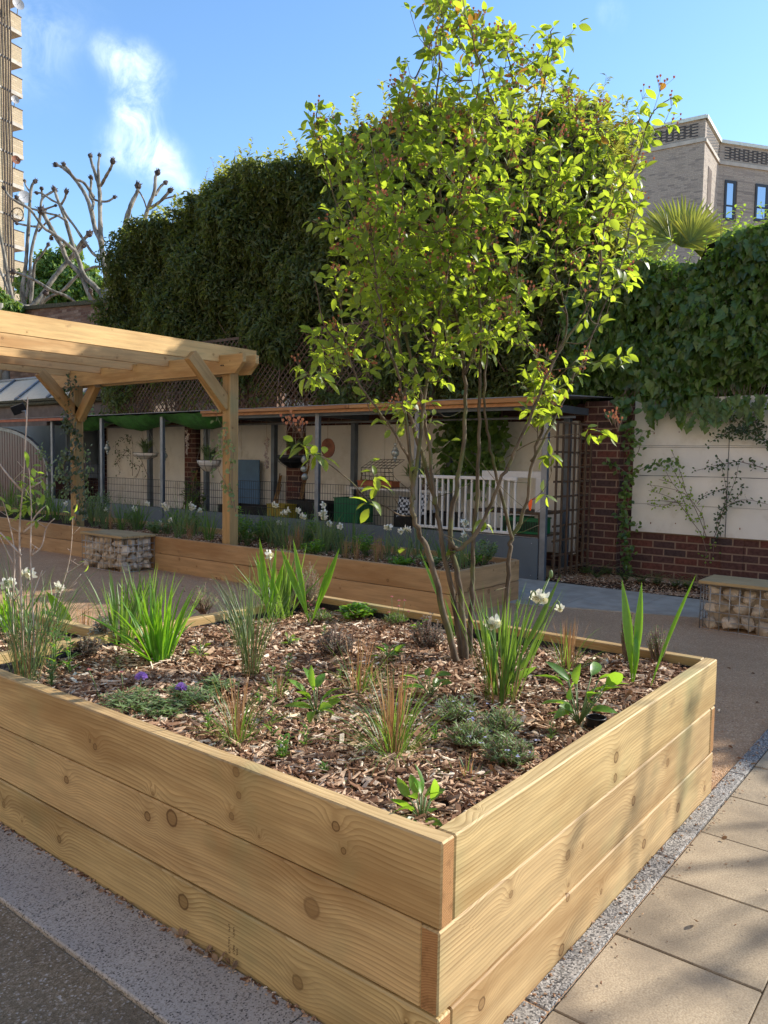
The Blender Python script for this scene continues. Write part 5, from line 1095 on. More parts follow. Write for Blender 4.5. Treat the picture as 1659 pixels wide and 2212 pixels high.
def frond(c, d, nrm, r, n=30, spread=2.4):
    mb = MB(); d = Vector(d).normalized(); nrm = Vector(nrm); nrm = (nrm-d*nrm.dot(d)).normalized(); sd = d.cross(nrm)
    for i_ in range(n):
        a_ = (i_/(n-1)-.5)*spread*random.uniform(.98, 1.02); dd = d*math.cos(a_)+sd*math.sin(a_); mb.leaf(c, dd, nrm+dd.cross(nrm)*.0, r*random.uniform(.92, 1.05)*(.86+.14*math.cos(a_)), r*.07, 0, .5, random.uniform(.0, .12), ((0, .2), (.35, .9), (.6, 1), (.85, .5), (1, 0)))
    return mb
for (x, y, dx, dy, r, dz) in ((1470, 572, .35, 1, .70, 0), (1440, 575, -.55, .9, .55, .3), (1500, 580, .9, .35, .60, .2), (1450, 560, -.9, .35, .55, -.4), (1490, 565, 1, .8, .55, -.5), (1430, 580, -1, .1, .5, .6)):
    c = Pd(x, y+5, 11.5+dz); rt = Vector(CR[0]); up = Vector(CR[1]); fw = Vector(CR[2]); frond(c+up*.30, rt*dx+up*dy, -fw+up*.4+rt*random.uniform(-.3, .3), r*1.15, 34, 2.7).build('frond', M['leaf_palm'], pm)
sb = thing('flowering_shrub', 'sunlit yellow green shrub topping the ivy wall at the right edge', 'shrub', (8.9, .8, 2.6)); ml = MB(); ms = MB()
for (x, y) in ((1560, 470), (1590, 450), (1620, 475), (1650, 468), (1575, 500), (1610, 500), (1640, 500), (1670, 480), (1545, 520), (1600, 530), (1640, 530), (1680, 520), (1700, 470), (1565, 535), (1620, 520)):
    q = Px(x, y, 8.7); p = Px(x+random.uniform(-15, 15), 600, 8.8); m_ = p.lerp(q, .6)+Vector((0, .04, 0)); ms.tube([p, m_, q], [.007, .005, .002], 4)
    for _ in range(34):
        c = p.lerp(q, random.uniform(.45, 1.03))+Vector((random.gauss(0, .04), random.gauss(0, .045), random.gauss(0, .03))); ml.leaf(c, (random.gauss(0, 1), random.gauss(0, 1), random.uniform(-.4, .8)), (0, 0, 1), random.uniform(.04, .075), random.uniform(.03, .045), 0)
ms.build('stems', M['twig'], sb); ml.build('foliage', M['leaf_lime'], sb)
# ================================================================ tower block and pale brick building
tw = thing('tower_block', 'tall yellow brick tower block with stacked balconies at the left edge', 'building', tuple(Vector((*Pd(22, 60, 70).xy, 0))))
def horiz(az): return Vector((math.cos(az), math.sin(az), 0))
def along(P, d, xt, lo=0, hi=60):
    f = lambda s: pix(P+d*s)[0]-xt; fl_ = f(lo)
    for _ in range(50):
        mid = (lo+hi)/2
        if (f(mid) > 0) == (fl_ > 0): lo = mid
        else: hi = mid
    return (lo+hi)/2
def prism(mb, pts, z0, z1, mi=0):
    k = len(pts); vs = [(p.x, p.y, z0) for p in pts]+[(p.x, p.y, z1) for p in pts]; ar_ = sum(pts[q].x*pts[(q+1) % k].y-pts[(q+1) % k].x*pts[q].y for q in range(k)); fs = [tuple(range(k))[::-1], tuple(range(k, 2*k))]+[(q, (q+1) % k, (q+1) % k+k, q+k) for q in range(k)]
    if ar_ < 0: fs = [f[::-1] for f in fs]
    mb.add(vs, fs, mi)
U = horiz(R(13.2)); W = horiz(R(103.2)); C0 = Pd(24, 200, 70); C0 = Vector((C0.x, C0.y, 0))
mb = MB(); prism(mb, [C0-U*30, C0, C0+W*16, C0+W*16-U*30], 0, 62); mb.build('wall', M['brick_tower'], tw)
Cb = Vector((C0.x, C0.y, 20)); bl_ = along(Vector((C0.x, C0.y, Pd(24, 300, 70).z)), U, 50, 0, 12); fh = 2.72
ztop = Pd(48, 30, 70).z; k = 0
zz_ = ztop+fh*1.0
while zz_ > 8:
    mb = MB(); a_ = C0+W*.02; mb2 = MB()
    prism(mb, [a_, a_+U*bl_, a_+U*bl_+W*.14, a_+W*.14], zz_-1.28, zz_); prism(mb, [a_+U*(bl_-.14)+W*.14, a_+U*bl_+W*.14, a_+U*bl_+W*3.2, a_+U*(bl_-.14)+W*3.2], zz_-1.28, zz_)
    o = mb.build('balcony', M['brick_tower'], tw)
    prism(mb2, [a_-W*.03, a_+U*(bl_+.03)-W*.03, a_+U*(bl_+.03)+W*3.2, a_+W*3.2], zz_-1.62, zz_-1.284); mb2.build('slab', M['concrete'], o)
    mb2 = MB(); prism(mb2, [C0-U*30-W*.05, C0-U*.02-W*.05, C0-U*.02+W*.0, C0-U*30+W*.0], zz_-1.62, zz_-1.45); mb2.build('floor_band', M['concrete'], tw)
    mb2 = MB(); prism(mb2, [a_-W*.04, a_+U*(bl_+.04)-W*.04, a_+U*(bl_+.04)+W*.16, a_+W*.16], zz_+.004, zz_+.07); mb2.build('coping', M['bark_knuckle'], o)
    zz_ -= fh; k += 1
for q in range(4):
    mb = MB(); p = C0-U*(.1+.28*q)-W*.12; mb.tube([(p.x+.05*math.sin(z*.7+q), p.y, z) for z in np.arange(6, 61, 2.7)], .06, 5); mb.build('cable', M['bark_knuckle'], tw)
for (x, y, r) in ((40, 8, .5), (54, 425, .55), (33, 215, .35), (35, 345, .38)):
    c = Pd(x, y, 69); o = thing('satellite_dish', {8: 'satellite dish on the highest visible balcony of the tower', 425: 'large pale satellite dish against the sky beside the tower', 215: 'small satellite dish on the fourth balcony from the top', 345: 'small reddish satellite dish on a middle balcony of the tower'}[y], 'dish', c, 'satellite dishes on the tower')
    fw = Vector(CR[2]); rt = Vector(CR[0]); n_ = (-fw+rt*.9).normalized(); a1 = n_.orthogonal().normalized(); a2 = n_.cross(a1); vs = [c-n_*.12]; fs = []
    for i_ in range(1, 4):
        for j_ in range(14): a_ = 2*PI*j_/14; vs.append(c+(a1*math.cos(a_)+a2*math.sin(a_))*r*i_/3+n_*(-.12+.12*(i_/3)**2))
    for j_ in range(14): fs.append((0, 1+j_, 1+(j_+1) % 14))
    for i_ in range(2):
        for j_ in range(14): b_ = 1+i_*14; fs.append((b_+j_, b_+14+j_, b_+14+(j_+1) % 14, b_+(j_+1) % 14))
    mb = MB(); mb.add(vs, fs, 0, True); mb.build('reflector', M['dish'] if y != 345 else M['rust'], o); mb = MB(); mb.tube([c-n_*.1, c-n_*.3-Vector((0, 0, r)), c-n_*.5-Vector((0, 0, r*1.6))], .04, 5); mb.tube([c, c+n_*.45], .02, 4); mb.build('bracket', M['steel_light'], o)
bw = thing('bicycle_wheel', 'dark bicycle wheel hung on the outside of a tower balcony', 'wheel', Pd(37, 464, 69)); c = Pd(37, 464, 69); rt = Vector(CR[0]); mb = MB(); mb.tube([c+rt*math.cos(a_)*.55+Vector((0, 0, math.sin(a_)*.6)) for a_ in np.linspace(0, 2*PI, 21)], .05, 5); mb.build('tyre', M['black'], bw); mb = MB(); [mb.tube([c, c+rt*math.cos(a_)*.55+Vector((0, 0, math.sin(a_)*.6))], .012, 3) for a_ in np.linspace(0, 2*PI, 13)]; mb.build('spokes', M['wire'], bw)
# pale building
DB = 40.0; A = Pd(1525, 251, DB); zt = A.z; A0 = Vector((A.x, A.y, 0)); dL = horiz(R(95.3)); dN = horiz(R(4.7)); dR = horiz(R(-36))
ln_ = along(Vector((A.x, A.y, zt)), dN, 1555, 0, 30); B0 = A0+dN*ln_
bb = thing('brick_building', 'pale grey brick building with a perforated parapet and tall windows', 'building', A0)
foot = [A0+dL*32, A0, B0, B0+dR*34, B0+dR*34+horiz(R(54))*14, B0+horiz(R(54))*20, A0+dL*32+dN*25]
mb = MB(); prism(mb, foot, 0, zt-.12); mb.build('wall', M['brick_block'], bb)
def off(pts, e):
    return pts
nL = Vector((-math.sin(R(95.3)), math.cos(R(95.3)), 0)); nL = nL if nL.x < 0 else -nL; nN = Vector((dN.y, -dN.x, 0)); nR = Vector((dR.y, -dR.x, 0)); nR = nR if nR.dot(Vector((-1, -1, 0))) > 0 else -nR
def strip(mb, P, d, n_, s0, s1, z0, z1, o0=0, o1=.1, mi=0):
    a_ = P+d*s0+n_*o0; b_ = P+d*s1+n_*o0; prism(mb, [a_, b_, b_+n_*(o1-o0), a_+n_*(o1-o0)], z0, z1, mi)
bz = Pd(1522, 296, DB).z; bz2 = Pd(1522, 304, DB).z
for P, d, n_, L in ((A0, dL, nL, 32), (A0, dN, nN, ln_), (B0, dR, nR, 34)):
    mb = MB(); strip(mb, P, d, n_, 0, L, bz2, bz, 0, .08); mb.build('string_course', M['concrete'], bb)
    mb = MB(); strip(mb, P, d, n_, -.05, L, zt-.12, zt+.06, -.3, .12); mb.build('coping', M['coping'], bb)
    mb = MB(); s = .35; c_ = 0
    hb = (zt-.3-bz-.1)/9
    while s < L-.2:
        for r_ in range(9):
            if (r_+c_) % 2 == 0: strip(mb, P, d, n_, s, s+(.42 if L > 5 else .25), bz+.15+r_*hb, bz+.15+r_*hb+hb*.75, 0, .012)
        s += .30 if L > 5 else .22; c_ += 1
    mb.build('perforation_shade', M['brickdark'] if 'brickdark' in M else M.setdefault('brickdark', simple('parapet hole shade', (.035, .035, .04) , .8)), bb)  # dark boxes proud of the wall; shade of the parapet holes as colour
def onface(P, n_, x, y):
    d = Vector(ray(x, y)); c = Vector(CAM); t_ = (P-c).dot(n_)/d.dot(n_); return c+d*t_
def win(P, d, n_, x0, y0, x1, y1, recess_shade=False, bars=1):
    a_ = onface(P, n_, x0, (y0+y1)/2); b_ = onface(P, n_, x1, (y0+y1)/2); s0 = (a_-P).dot(d); s1 = (b_-P).dot(d); z1 = onface(P, n_, (x0+x1)/2, y0).z; z0 = onface(P, n_, (x0+x1)/2, y1).z
    mb = MB(); e = .07
    for q in ((s0-e, s0+e, z0-e, z1+e), (s1-e, s1+e, z0-e, z1+e), (s0+e, s1-e, z0-e, z0+e), (s0+e, s1-e, z1-e, z1+e), (s0+e, s1-e, z0+(z1-z0)*.36-.04, z0+(z1-z0)*.36+.04)): strip(mb, P, d, n_, *q, .0, .05)
    o = mb.build('window', M['black'], bb); mb = MB(); strip(mb, P, d, n_, s0+e, s1-e, z0+e, z1-e, 0, .02); mb.build('pane', M['window'], o)
    mb = MB(); strip(mb, P, d, n_, s1+e+.004, s1+e+.10, z0-e, z1+e, 0, .03); mb.build('reveal_shade', M['bark_knuckle'], o)  # flat dark strip on the wall face, coloured as the shaded window side
win(B0, dR, nR, 1566, 393, 1585, 474); win(B0, dR, nR, 1632, 401, 1655, 476); win(B0, dR, nR, 1562, 508, 1580, 570); win(B0, dR, nR, 1629, 508, 1652, 570); win(B0, dR, nR, 1700, 408, 1724, 480)
mb = MB(); a_ = onface(A0, nN, 1528, 400); b_ = onface(A0, nN, 1536, 400); s0, s1 = (a_-A0).dot(dN), (b_-A0).dot(dN); z1, z0 = onface(A0, nN, 1532, 362).z, onface(A0, nN, 1532, 450).z
strip(mb, A0, dN, nN, s0, s1, z0, z1, 0, .02); mb.build('recess_shade', M['bark_knuckle'], bb); mb = MB(); strip(mb, A0, dN, nN, s0-.1, s1+.1, z0-.2, z0-.01, 0, .1); mb.build('sill', M['concrete'], bb)  # dark strip lies on the face; its colour stands for shade in a recess
win(A0, dL, nL, 1325, 386, 1338, 450); win(A0, dL, nL, 1280, 395, 1296, 460)

# leafy tree standing out of the picture to the right, whose sparse crown dapples the planter
oc_ = thing('leafy_tree', 'sparse leafy tree beyond the right edge of the picture', 'tree', (6.8, -3.9, 0), 'leafy trees beyond the wall')
mb = MB(); mb.tube([(6.8, -3.9, 0), (6.75, -3.8, 2), (6.8, -3.7, 3.6)], [.08, .06, .04], 8); mb2 = MB(); cl = []
for _ in range(16):
    q = Vector((7.0+random.uniform(-1.1, 1.2), -3.9+random.uniform(-1.3, 1.0), random.uniform(3.1, 5.3))); mb2.tube([Vector((6.78, -3.75, random.uniform(2, 3.6))), (q+Vector((6.8, -3.7, 3.6)))/2, q], [.02, .012, .004], 5); cl.append(q)
mb.build('trunk', M['bark_plane'], oc_); mb2.build('branches', M['twig'], oc_)
P = np.array([np.array(random.choice(cl))+rng.normal(size=3)*.20 for _ in range(80)]); V, F = instances(TPL2[0], TPL2[1], P, frames(rng.normal(size=P.shape), rng.normal(size=P.shape)*.6+[0, 0, 1]), rng.uniform(.08, .13, (len(P), 1))*np.array([[1, .5, 1]])); np_mesh('crown', V, F, M['leaf_distant'], oc_)

mb = MB(); ms = MB()
for x in np.arange(1345, 1700, 6.5):
    p = Px(x, random.uniform(845, 865), 8.1); k = random.randint(1, 7) if random.random() < .5 else 1; q = p+Vector((0, random.gauss(0, .05), -.045*k)); ms.tube([p+Vector((.05, 0, .1)), q], .003, 4)
    for i_ in range(k): c = p.lerp(q, (i_+1)/k)+Vector((-.02, random.gauss(0, .02), 0)); V_ = TPLI[0]; L = random.uniform(.07, .13); D_ = Vector((-.3, random.gauss(0, .5), -1)).normalized(); N_ = Vector((-1, random.gauss(0, .4), .5)); N_ = (N_-D_*N_.dot(D_)).normalized(); Y_ = N_.cross(D_); mb.add([c+(D_*v[0]+Y_*v[1]+N_*v[2])*L for v in V_], [tuple(int(a) for a in f) for f in TPLI[1]], 0, True)
ms.build('hanging_stems', M['twig'], ivg); mb.build('hanging_leaves', M['leaf_ivy'], ivg)
from mathutils import noise
# ================================================================ the young serviceberry tree
def zA(pts): return [(864+x*.2604, 864+y*.2604) for x, y in pts]
def zB(pts): return [(486+x*.358, 810+y*.358) for x, y in pts]
def zC(pts): return [(918+x*.4465, 810+y*.4465) for x, y in pts]
def zD(pts): return [(594+x*.5207, y*.5207) for x, y in pts]
D0 = dep((1.52, .90, .5)); base = (1003, 1436)
tree = thing('serviceberry_tree', 'young multi stemmed tree with bright backlit leaves growing in the large planter', 'tree', Pz(*base, .5))
crown_poly = [(885, -30), (872, 100), (850, 190), (845, 262), (770, 300), (735, 285), (700, 235), (664, 232), (668, 330), (695, 400), (705, 450), (685, 520), (705, 600), (665, 690), (640, 800), (655, 850), (720, 800), (760, 830), (790, 905), (850, 930), (900, 900), (950, 960), (1000, 900), (1060, 930), (1110, 900), (1180, 960), (1210, 870), (1262, 850), (1250, 790), (1375, 800), (1300, 730), (1345, 690), (1380, 600), (1405, 540), (1390, 450), (1420, 370), (1400, 330), (1440, 300), (1475, 205), (1430, 235), (1372, 215), (1345, 330), (1300, 235), (1240, 225), (1230, 90), (1180, 60), (1150, 110), (1100, 50), (1040, 30), (1000, -30)]
stems = [  # pixel trace, depth offset bottom/top, radius bottom/top (m)
    ([(990, 1440), (965, 1350)]+zA([(240, 1270), (160, 1120), (110, 950), (95, 830)])+zB([(1150, 600), (1190, 300), (1225, 0)])+[(940, 740), (958, 625), (1000, 390), (1036, 276), (1057, 167)], -.05, -.15, .021, .0035),
    ([(893, 1080)]+zB([(1110, 400), (1065, 100)])+[(858, 802), (835, 740), (818, 640), (810, 583), (800, 470)], -.07, -.35, .011, .003),
    ([(998, 1440), (980, 1300)]+zB([(1310, 1000), (1270, 780), (1200, 520), (1100, 200)])+[(872, 810), (844, 640), (800, 560), (776, 526), (729, 443), (693, 312), (684, 240)], .02, .1, .017, .003),
    ([(1006, 1442), (996, 1290), (973, 1168), (985, 1050), (1002, 953), (1003, 810), (985, 680), (965, 560), (953, 443), (940, 260), (955, 60), (960, -30)], -.02, .12, .019, .003),
    ([(1012, 1442), (1019, 1293), (1023, 1168), (1034, 971), (1036, 800), (1050, 640), (1075, 470), (1100, 300), (1110, 180), (1085, 90)], .03, .2, .017, .003),
    ([(973, 1168)]+zB([(1420, 1050)])+[(1041, 1132), (1080, 1039), (1110, 980), (1155, 877), (1186, 800), (1219, 740), (1286, 625), (1313, 458), (1375, 354), (1406, 250), (1448, 213)], .0, -.15, .014, .0025),
    ([(1080, 1425), (1088, 1346), (1101, 1198), (1106, 1165), (1137, 1087), (1150, 997), (1177, 899), (1190, 800), (1225, 700), (1200, 573), (1219, 443), (1250, 330), (1290, 240)], .12, .25, .017, .003),
    ([(1106, 1165), (1074, 1033), (1056, 944), (1047, 855), (1060, 700), (1110, 560), (1141, 400), (1150, 312), (1182, 146), (1193, 60)], .12, .05, .011, .003),
    ([(940, 1090), (925, 960), (905, 830), (870, 700), (862, 560), (870, 390), (878, 224), (948, 52), (955, -20)], .0, .22, .012, .003),
    ([(1003, 810), (1040, 700), (1020, 560), (1030, 430), (1080, 300), (1040, 150), (1010, 40)], .02, -.2, .010, .003),
    ([(1150, 997), (1200, 900), (1250, 790), (1290, 700), (1345, 560), (1370, 450)], .1, .3, .009, .003),
    ([(898, 1025), (850, 930), (790, 850), (745, 760), (700, 700), (680, 600)], -.07, -.3, .008, .003),
]
segs = []; mbt = MB()
def world_path(pts, d0, d1, k=6):
    n = len(pts); return smooth_path([Pd(x, y, D0+d0+(d1-d0)*(i_/(n-1))) for i_, (x, y) in enumerate(pts)], k)
allpts = []
for pts, d0, d1, r0, r1 in stems:
    pp = world_path(pts, d0, d1); n = len(pp); pp = [p+Vector((random.gauss(0, .003), random.gauss(0, .003), 0)) for p in pp]
    rr = [(r0+(r1-r0)*(i_/n)**.7)*.80 for i_ in range(n)]
    if r0 > .015: rr[0] *= 1.25
    mbt.tube(pp, rr, 8); segs.append((pp, rr))
    allpts += [(p, r) for p, r in zip(pp, rr)]
# secondary branches: from stems towards free places in the crown
br = MB(); branches = [s for s in segs]
cp = [p for p in crown_poly]
def rnd_target():
    while True:
        x, y = random.uniform(640, 1480), random.uniform(-30, 960)
        if inpoly(np.array([x]), np.array([y]), cp)[0] and random.random() < (1.0 if y < 840 else .35): return x, y
for _ in range(170):
    x, y = rnd_target(); wdt = .30*(1-abs((y-420)/700))+.10; T_ = Pd(x, y, D0+.05+random.uniform(-wdt, wdt)); best = None
    for p, r in allpts:
        if p.z < T_.z-.06 and p.z > 1.12 and r < .016:
            d = (p-T_).length+.25*abs(p.z-T_.z+.3)
            if best is None or d < best[0]: best = (d, p, r)
    if best is None or best[0] > .75: continue
    p = best[1]; m_ = p.lerp(T_, .5)+Vector((0, 0, -.04))+(T_-p)*.05; pp = smooth_path([p, m_, T_], 6); r = min(best[2]*.6, .0045); rr = [max(.0013, r*(1-.7*i_/len(pp))) for i_ in range(len(pp))]; br.tube(pp, rr, 5); branches.append((pp, rr)); allpts += [(q, .004) for q in pp[3:]]
tw_ = MB(); lf = MB(); sd = MB(); nleaf = 0
def put_leaf(c, d, big=1.0):
    global nleaf
    nleaf += 1; L = random.triangular(.030, .070, .050)*big; d = Vector(d).normalized(); d.z -= random.uniform(.0, .9); x_, y_ = pix(c)
    mi_ = 1 if (y_ < 300 and random.random() < .05) else 0
    N = Vector((random.gauss(0, .55), random.gauss(0, .55), 1)); lf.leaf(c+d.normalized()*.006, d, N, L, L*random.uniform(.46, .58), mi_, random.uniform(.12, .45), random.uniform(.1, .5))
def seedhead(c, d):
    for _ in range(random.randint(5, 8)):
        q = c+Vector((random.gauss(0, .016), random.gauss(0, .016), random.uniform(.0, .045)))+d*.025; sd.tube([c, (c+q)/2+Vector((0, 0, .004)), q], .0007, 3, 1); r = .0036
        sd.leaf(q, (0, 0, 1), (1, 0, 0), r*3, r*2.6, 0, .6, 0, ((0, .4), (.5, 1), (1, .7))); sd.leaf(q, (0, 0, 1), (0, 1, 0), r*3, r*2.6, 0, .6, 0, ((0, .4), (.5, 1), (1, .7)))
def in_crown(p, tol=0):
    x, y = pix(p); return inpoly(np.array([x]), np.array([y]), cp)[0]
def twig(p, d, L):
    d = d.normalized(); q = p+d*L; m_ = (p+q)/2+Vector((0, 0, -.08*L)); 
    nz = noise.noise(p*2.6+Vector((3, 1, 7)))+.25*noise.noise(p*7)
    x_, y_ = pix(p)
    if nz < -.07-.12*(1 if 740 < x_ < 1360 and 200 < y_ < 780 else .0)+(.06 if x_ < 730 else 0)+(.07 if y_ > 690 else 0)+(.05 if y_ > 800 else 0): return
    if not in_crown(q):
        if not in_crown(m_) or random.random() < .75: return
    tw_.tube([p, m_, q], [.0017, .0013, .0008], 4)
    k = max(2, int(L/.024)); a0 = random.uniform(0, 6.28)
    for i_ in range(k):
        t_ = (i_+.8)/k; c = p.lerp(m_, t_*2) if t_ < .5 else m_.lerp(q, t_*2-1)
        a_ = a0+i_*2.4; o_ = d.orthogonal().normalized(); s_ = d.cross(o_); dd = o_*math.cos(a_)+s_*math.sin(a_)+d*.7
        if random.random() < .95: put_leaf(c, dd)
    put_leaf(q, d+Vector((0, 0, .3)), .9)
    if random.random() < .14: seedhead(q, d)
for bi_, (pp, rr) in enumerate(branches):
    n = len(pp); acc = random.uniform(0, .05)
    for i_ in range(1, n):
        a_, b_ = pp[i_-1], pp[i_]; l = (b_-a_).length; acc += l
        step = .037 if rr[i_] < .0046 else .052
        while acc > step:
            acc -= step; c = b_
            x_, y_ = pix(c)
            if c.z < 1.5 and random.random() < .72: continue
            if c.z < 1.3 and random.random() < .93: continue
            if rr[i_] > .010 and random.random() < .6: continue
            ang = random.uniform(0, 6.28); ax = (b_-a_).normalized(); o_ = ax.orthogonal().normalized(); s_ = ax.cross(o_); dd = o_*math.cos(ang)+s_*math.sin(ang)+ax*random.uniform(.4, 1.1)+Vector((0, 0, .25))
            twig(c, dd, random.uniform(.05, .16)*(1.25 if c.z > 1.6 else .8))
    tip = pp[-1]; dd = (pp[-1]-pp[-3]).normalized()
    for _ in range(3): twig(tip, dd+Vector((random.gauss(0, .4), random.gauss(0, .4), .2)), random.uniform(.05, .10))
    for _ in range(4): put_leaf(tip, dd+Vector((random.gauss(0, .7), random.gauss(0, .7), .1)))
    if random.random() < .5: seedhead(tip, dd)
# traced low side shoots that stand clear of the crown
def shoot(pts, d0, d1, r, leaves, tr_=None):
    pp = world_path(pts, d0, d1, 5); br.tube(pp, [r*(1-.65*i_/len(pp)) for i_ in range(len(pp))], 5)
    for (x, y, k) in leaves:
        c = Pd(x, y, D0+d1); 
        if tr_ != 0: br.tube([min(pp, key=lambda q: (q-c).length), c], .0013, 4)
        for i_ in range(k): a_ = 6.28*i_/k+random.uniform(-.3, .3); put_leaf(c+Vector((random.gauss(0, .006), random.gauss(0, .006), random.gauss(0, .01))), Vector(CR[0])*math.cos(a_)+Vector(CR[1])*math.sin(a_)*.8-Vector(CR[2])*random.uniform(-.2, .6), 1.15)
shoot([(886, 1114), (862, 1112), (830, 1092), (794, 1078), (760, 1042), (708, 1000), (672, 975), (645, 955)], -.07, -.5, .0042, [(700, 985, 5), (678, 985, 4), (655, 962, 5), (640, 955, 3), (800, 1085, 3), (790, 1090, 2)])
for (x, y) in ((607, 925), (620, 915), (628, 925), (640, 935)): seedhead(Pd(x+12, y+12, D0-.5), Vector((0, 0, 1)))
shoot([(860, 1090), (840, 1060), (815, 1045), (800, 1030)], -.1, -.4, .002, [(805, 1030, 5), (812, 1045, 3)])
shoot([(1080, 1000), (1130, 965), (1172, 948), (1220, 940), (1260, 937), (1275, 934)], .05, -.2, .0028, [(1275, 934, 3), (1296, 930, 4), (1318, 932, 4)])
br.tube([Pd(1268, 936, D0-.2), Pd(1300, 932, D0-.2), Pd(1322, 928, D0-.2)], .0013, 4)
for (x, y) in ((1330, 925), (1335, 935), (1322, 920)): seedhead(Pd(x, y, D0-.2), Vector((0, 0, 1)))
shoot([(1137, 1087), (1160, 1072), (1180, 1050), (1192, 1020)], .1, .0, .002, [(1180, 980, 5), (1190, 985, 4)]); shoot([(1150, 1080), (1170, 1072), (1182, 1066)], .1, .05, .0014, [(1180, 1068, 4)])
shoot([(1023, 1168), (1035, 1150), (1048, 1132)], .1, .05, .0014, [(1048, 1125, 4)])
shoot([(1190, 800), (1260, 790), (1310, 775), (1345, 775)], 0, -.1, .003, [(1300, 778, 4), (1335, 770, 5), (1355, 775, 4)])
shoot([(720, 800), (690, 810), (655, 815)], -.2, -.4, .002, [(660, 812, 5), (690, 800, 5), (700, 830, 3)])
shoot([(1040, 1000), (1090, 1060), (1136, 1100)], -.02, -.05, .002, []); shoot([(1010, 880), (960, 900), (900, 850), (845, 1000)], .05, -.1, .0022, []); shoot([(1000, 980), (1040, 1030), (1090, 1080)], .05, .1, .0018, [])
for _ in range(26):
    p, r = random.choice([a_ for a_ in allpts if .75 < a_[0].z < 1.45]); a_ = random.uniform(0, 6.28); q = p+Vector((math.cos(a_), math.sin(a_), random.uniform(.1, .8)))*random.uniform(.08, .22); m_ = (p+q)/2+Vector((random.gauss(0, .015), random.gauss(0, .015), -.01)); br.tube([p, m_, q], [.0016, .0012, .0007], 4)
    if random.random() < .35: put_leaf(q, q-p); put_leaf(q, Vector((random.gauss(0, 1), random.gauss(0, 1), .2)))
mbt.build('trunk', M['bark'], tree); br.build('branches', M['bark'], tree); tw_.build('twigs', M['twig'], tree)
lf.build('crown', [M['leaf_tree'], M['leaf_copper']], tree); sd.build('seed_heads', [M['bud_red'], M['twig']], tree)
mb = MB(); c = Pd(1148, 1080, D0+.08); mb.leaf(c, (-.3, .2, -1), (-1, 0, 0), .045, .02, 0, .3, .5, ((0, .6), (.5, 1), (1, .4))); mb.leaf(c, (.6, -.5, .5), (0, 0, 1), .035, .018, 0, .3, .5, ((0, .6), (.5, 1), (1, .5)))
tag(mb.build('ribbon', M['orange'], None, c), 'scrap of orange ribbon tied to a stem of the young tree', 'ribbon')
print('tree leaves', nleaf)
# ================================================================ plants of the planters
def H(c, px): return px*dep(c)/FPX
def blades(name, label, cat, xy, z, hpx, n, mat, w, lean=(.05, .5), droop=(.1, .7), rad=.03, group=None, dry=0, dryh=1.0, parts='leaves', jit=.35, fold=.25, drymat='blade_dry', base=None, loc=None):
    c = Pz(*xy, z) if loc is None else Vector(loc); o = thing(name, label, cat, c, group); h = H(c, hpx); mb = MB()
    for i_ in range(n):
        a_ = random.uniform(0, 6.28); r_ = rad*math.sqrt(random.random()); b = c+Vector((math.cos(a_)*r_, math.sin(a_)*r_, -.01)); L = h*random.uniform(1-jit, 1.08)
        mb.blade(b, a_+random.gauss(0, .5), L, random.uniform(*lean), random.uniform(*droop), w*random.uniform(.7, 1.15), 0, fold, 7, tw=random.gauss(0, .5))
    mb.build(parts, M[mat], o)
    if dry:
        mb = MB()
        for i_ in range(dry): a_ = random.uniform(0, 6.28); r_ = rad*random.random(); b = c+Vector((math.cos(a_)*r_, math.sin(a_)*r_, -.01)); mb.blade(b, a_, h*dryh*random.uniform(.45, 1.05), random.uniform(0, .28), random.uniform(-.1, .35), .0034, 0, .1, 4, start=.9, wmid=.8)
        mb.build('dry_stems', M[drymat], o)
    return o, c, h
def daffhead(parent, c, face, s=.028):
    fl = MB(); face = Vector(face).normalized(); a1 = face.orthogonal().normalized(); a2 = face.cross(a1)
    for k in range(6):
        a_ = PI*k/3+random.uniform(-.15, .15); d = (a1*math.cos(a_)+a2*math.sin(a_)); fl.leaf(c, d-face*random.uniform(-.1, .5), face, s*random.uniform(.9, 1.15), s*.62, 0, .15, .25, ((0, .3), (.3, .85), (.6, 1), (.85, .6), (1, 0)))
    o = fl.build('petals', M['petal_white']); cu = MB(); n = 10; vs = []; fs = []
    for q, (t_, r_) in enumerate(((0, .22), (.25, .30), (.45, .42))):
        for k in range(n): a_ = 2*PI*k/n; vs.append(c+face*(s*t_)+(a1*math.cos(a_)+a2*math.sin(a_))*(s*r_*(1+.12*(k % 2)*(q == 2))))
    for q in (0, 1):
        for k in range(n): fs.append((q*n+k, q*n+(k+1) % n, (q+1)*n+(k+1) % n, (q+1)*n+k))
    fs.append(tuple(range(n))); cu.add(vs, fs, 0, True)
    o.name = 'flower'; o.parent = parent; o.matrix_parent_inverse = Matrix.Translation(-wloc(parent))
    cu.build('cup', M['petal_cream'], o); return o
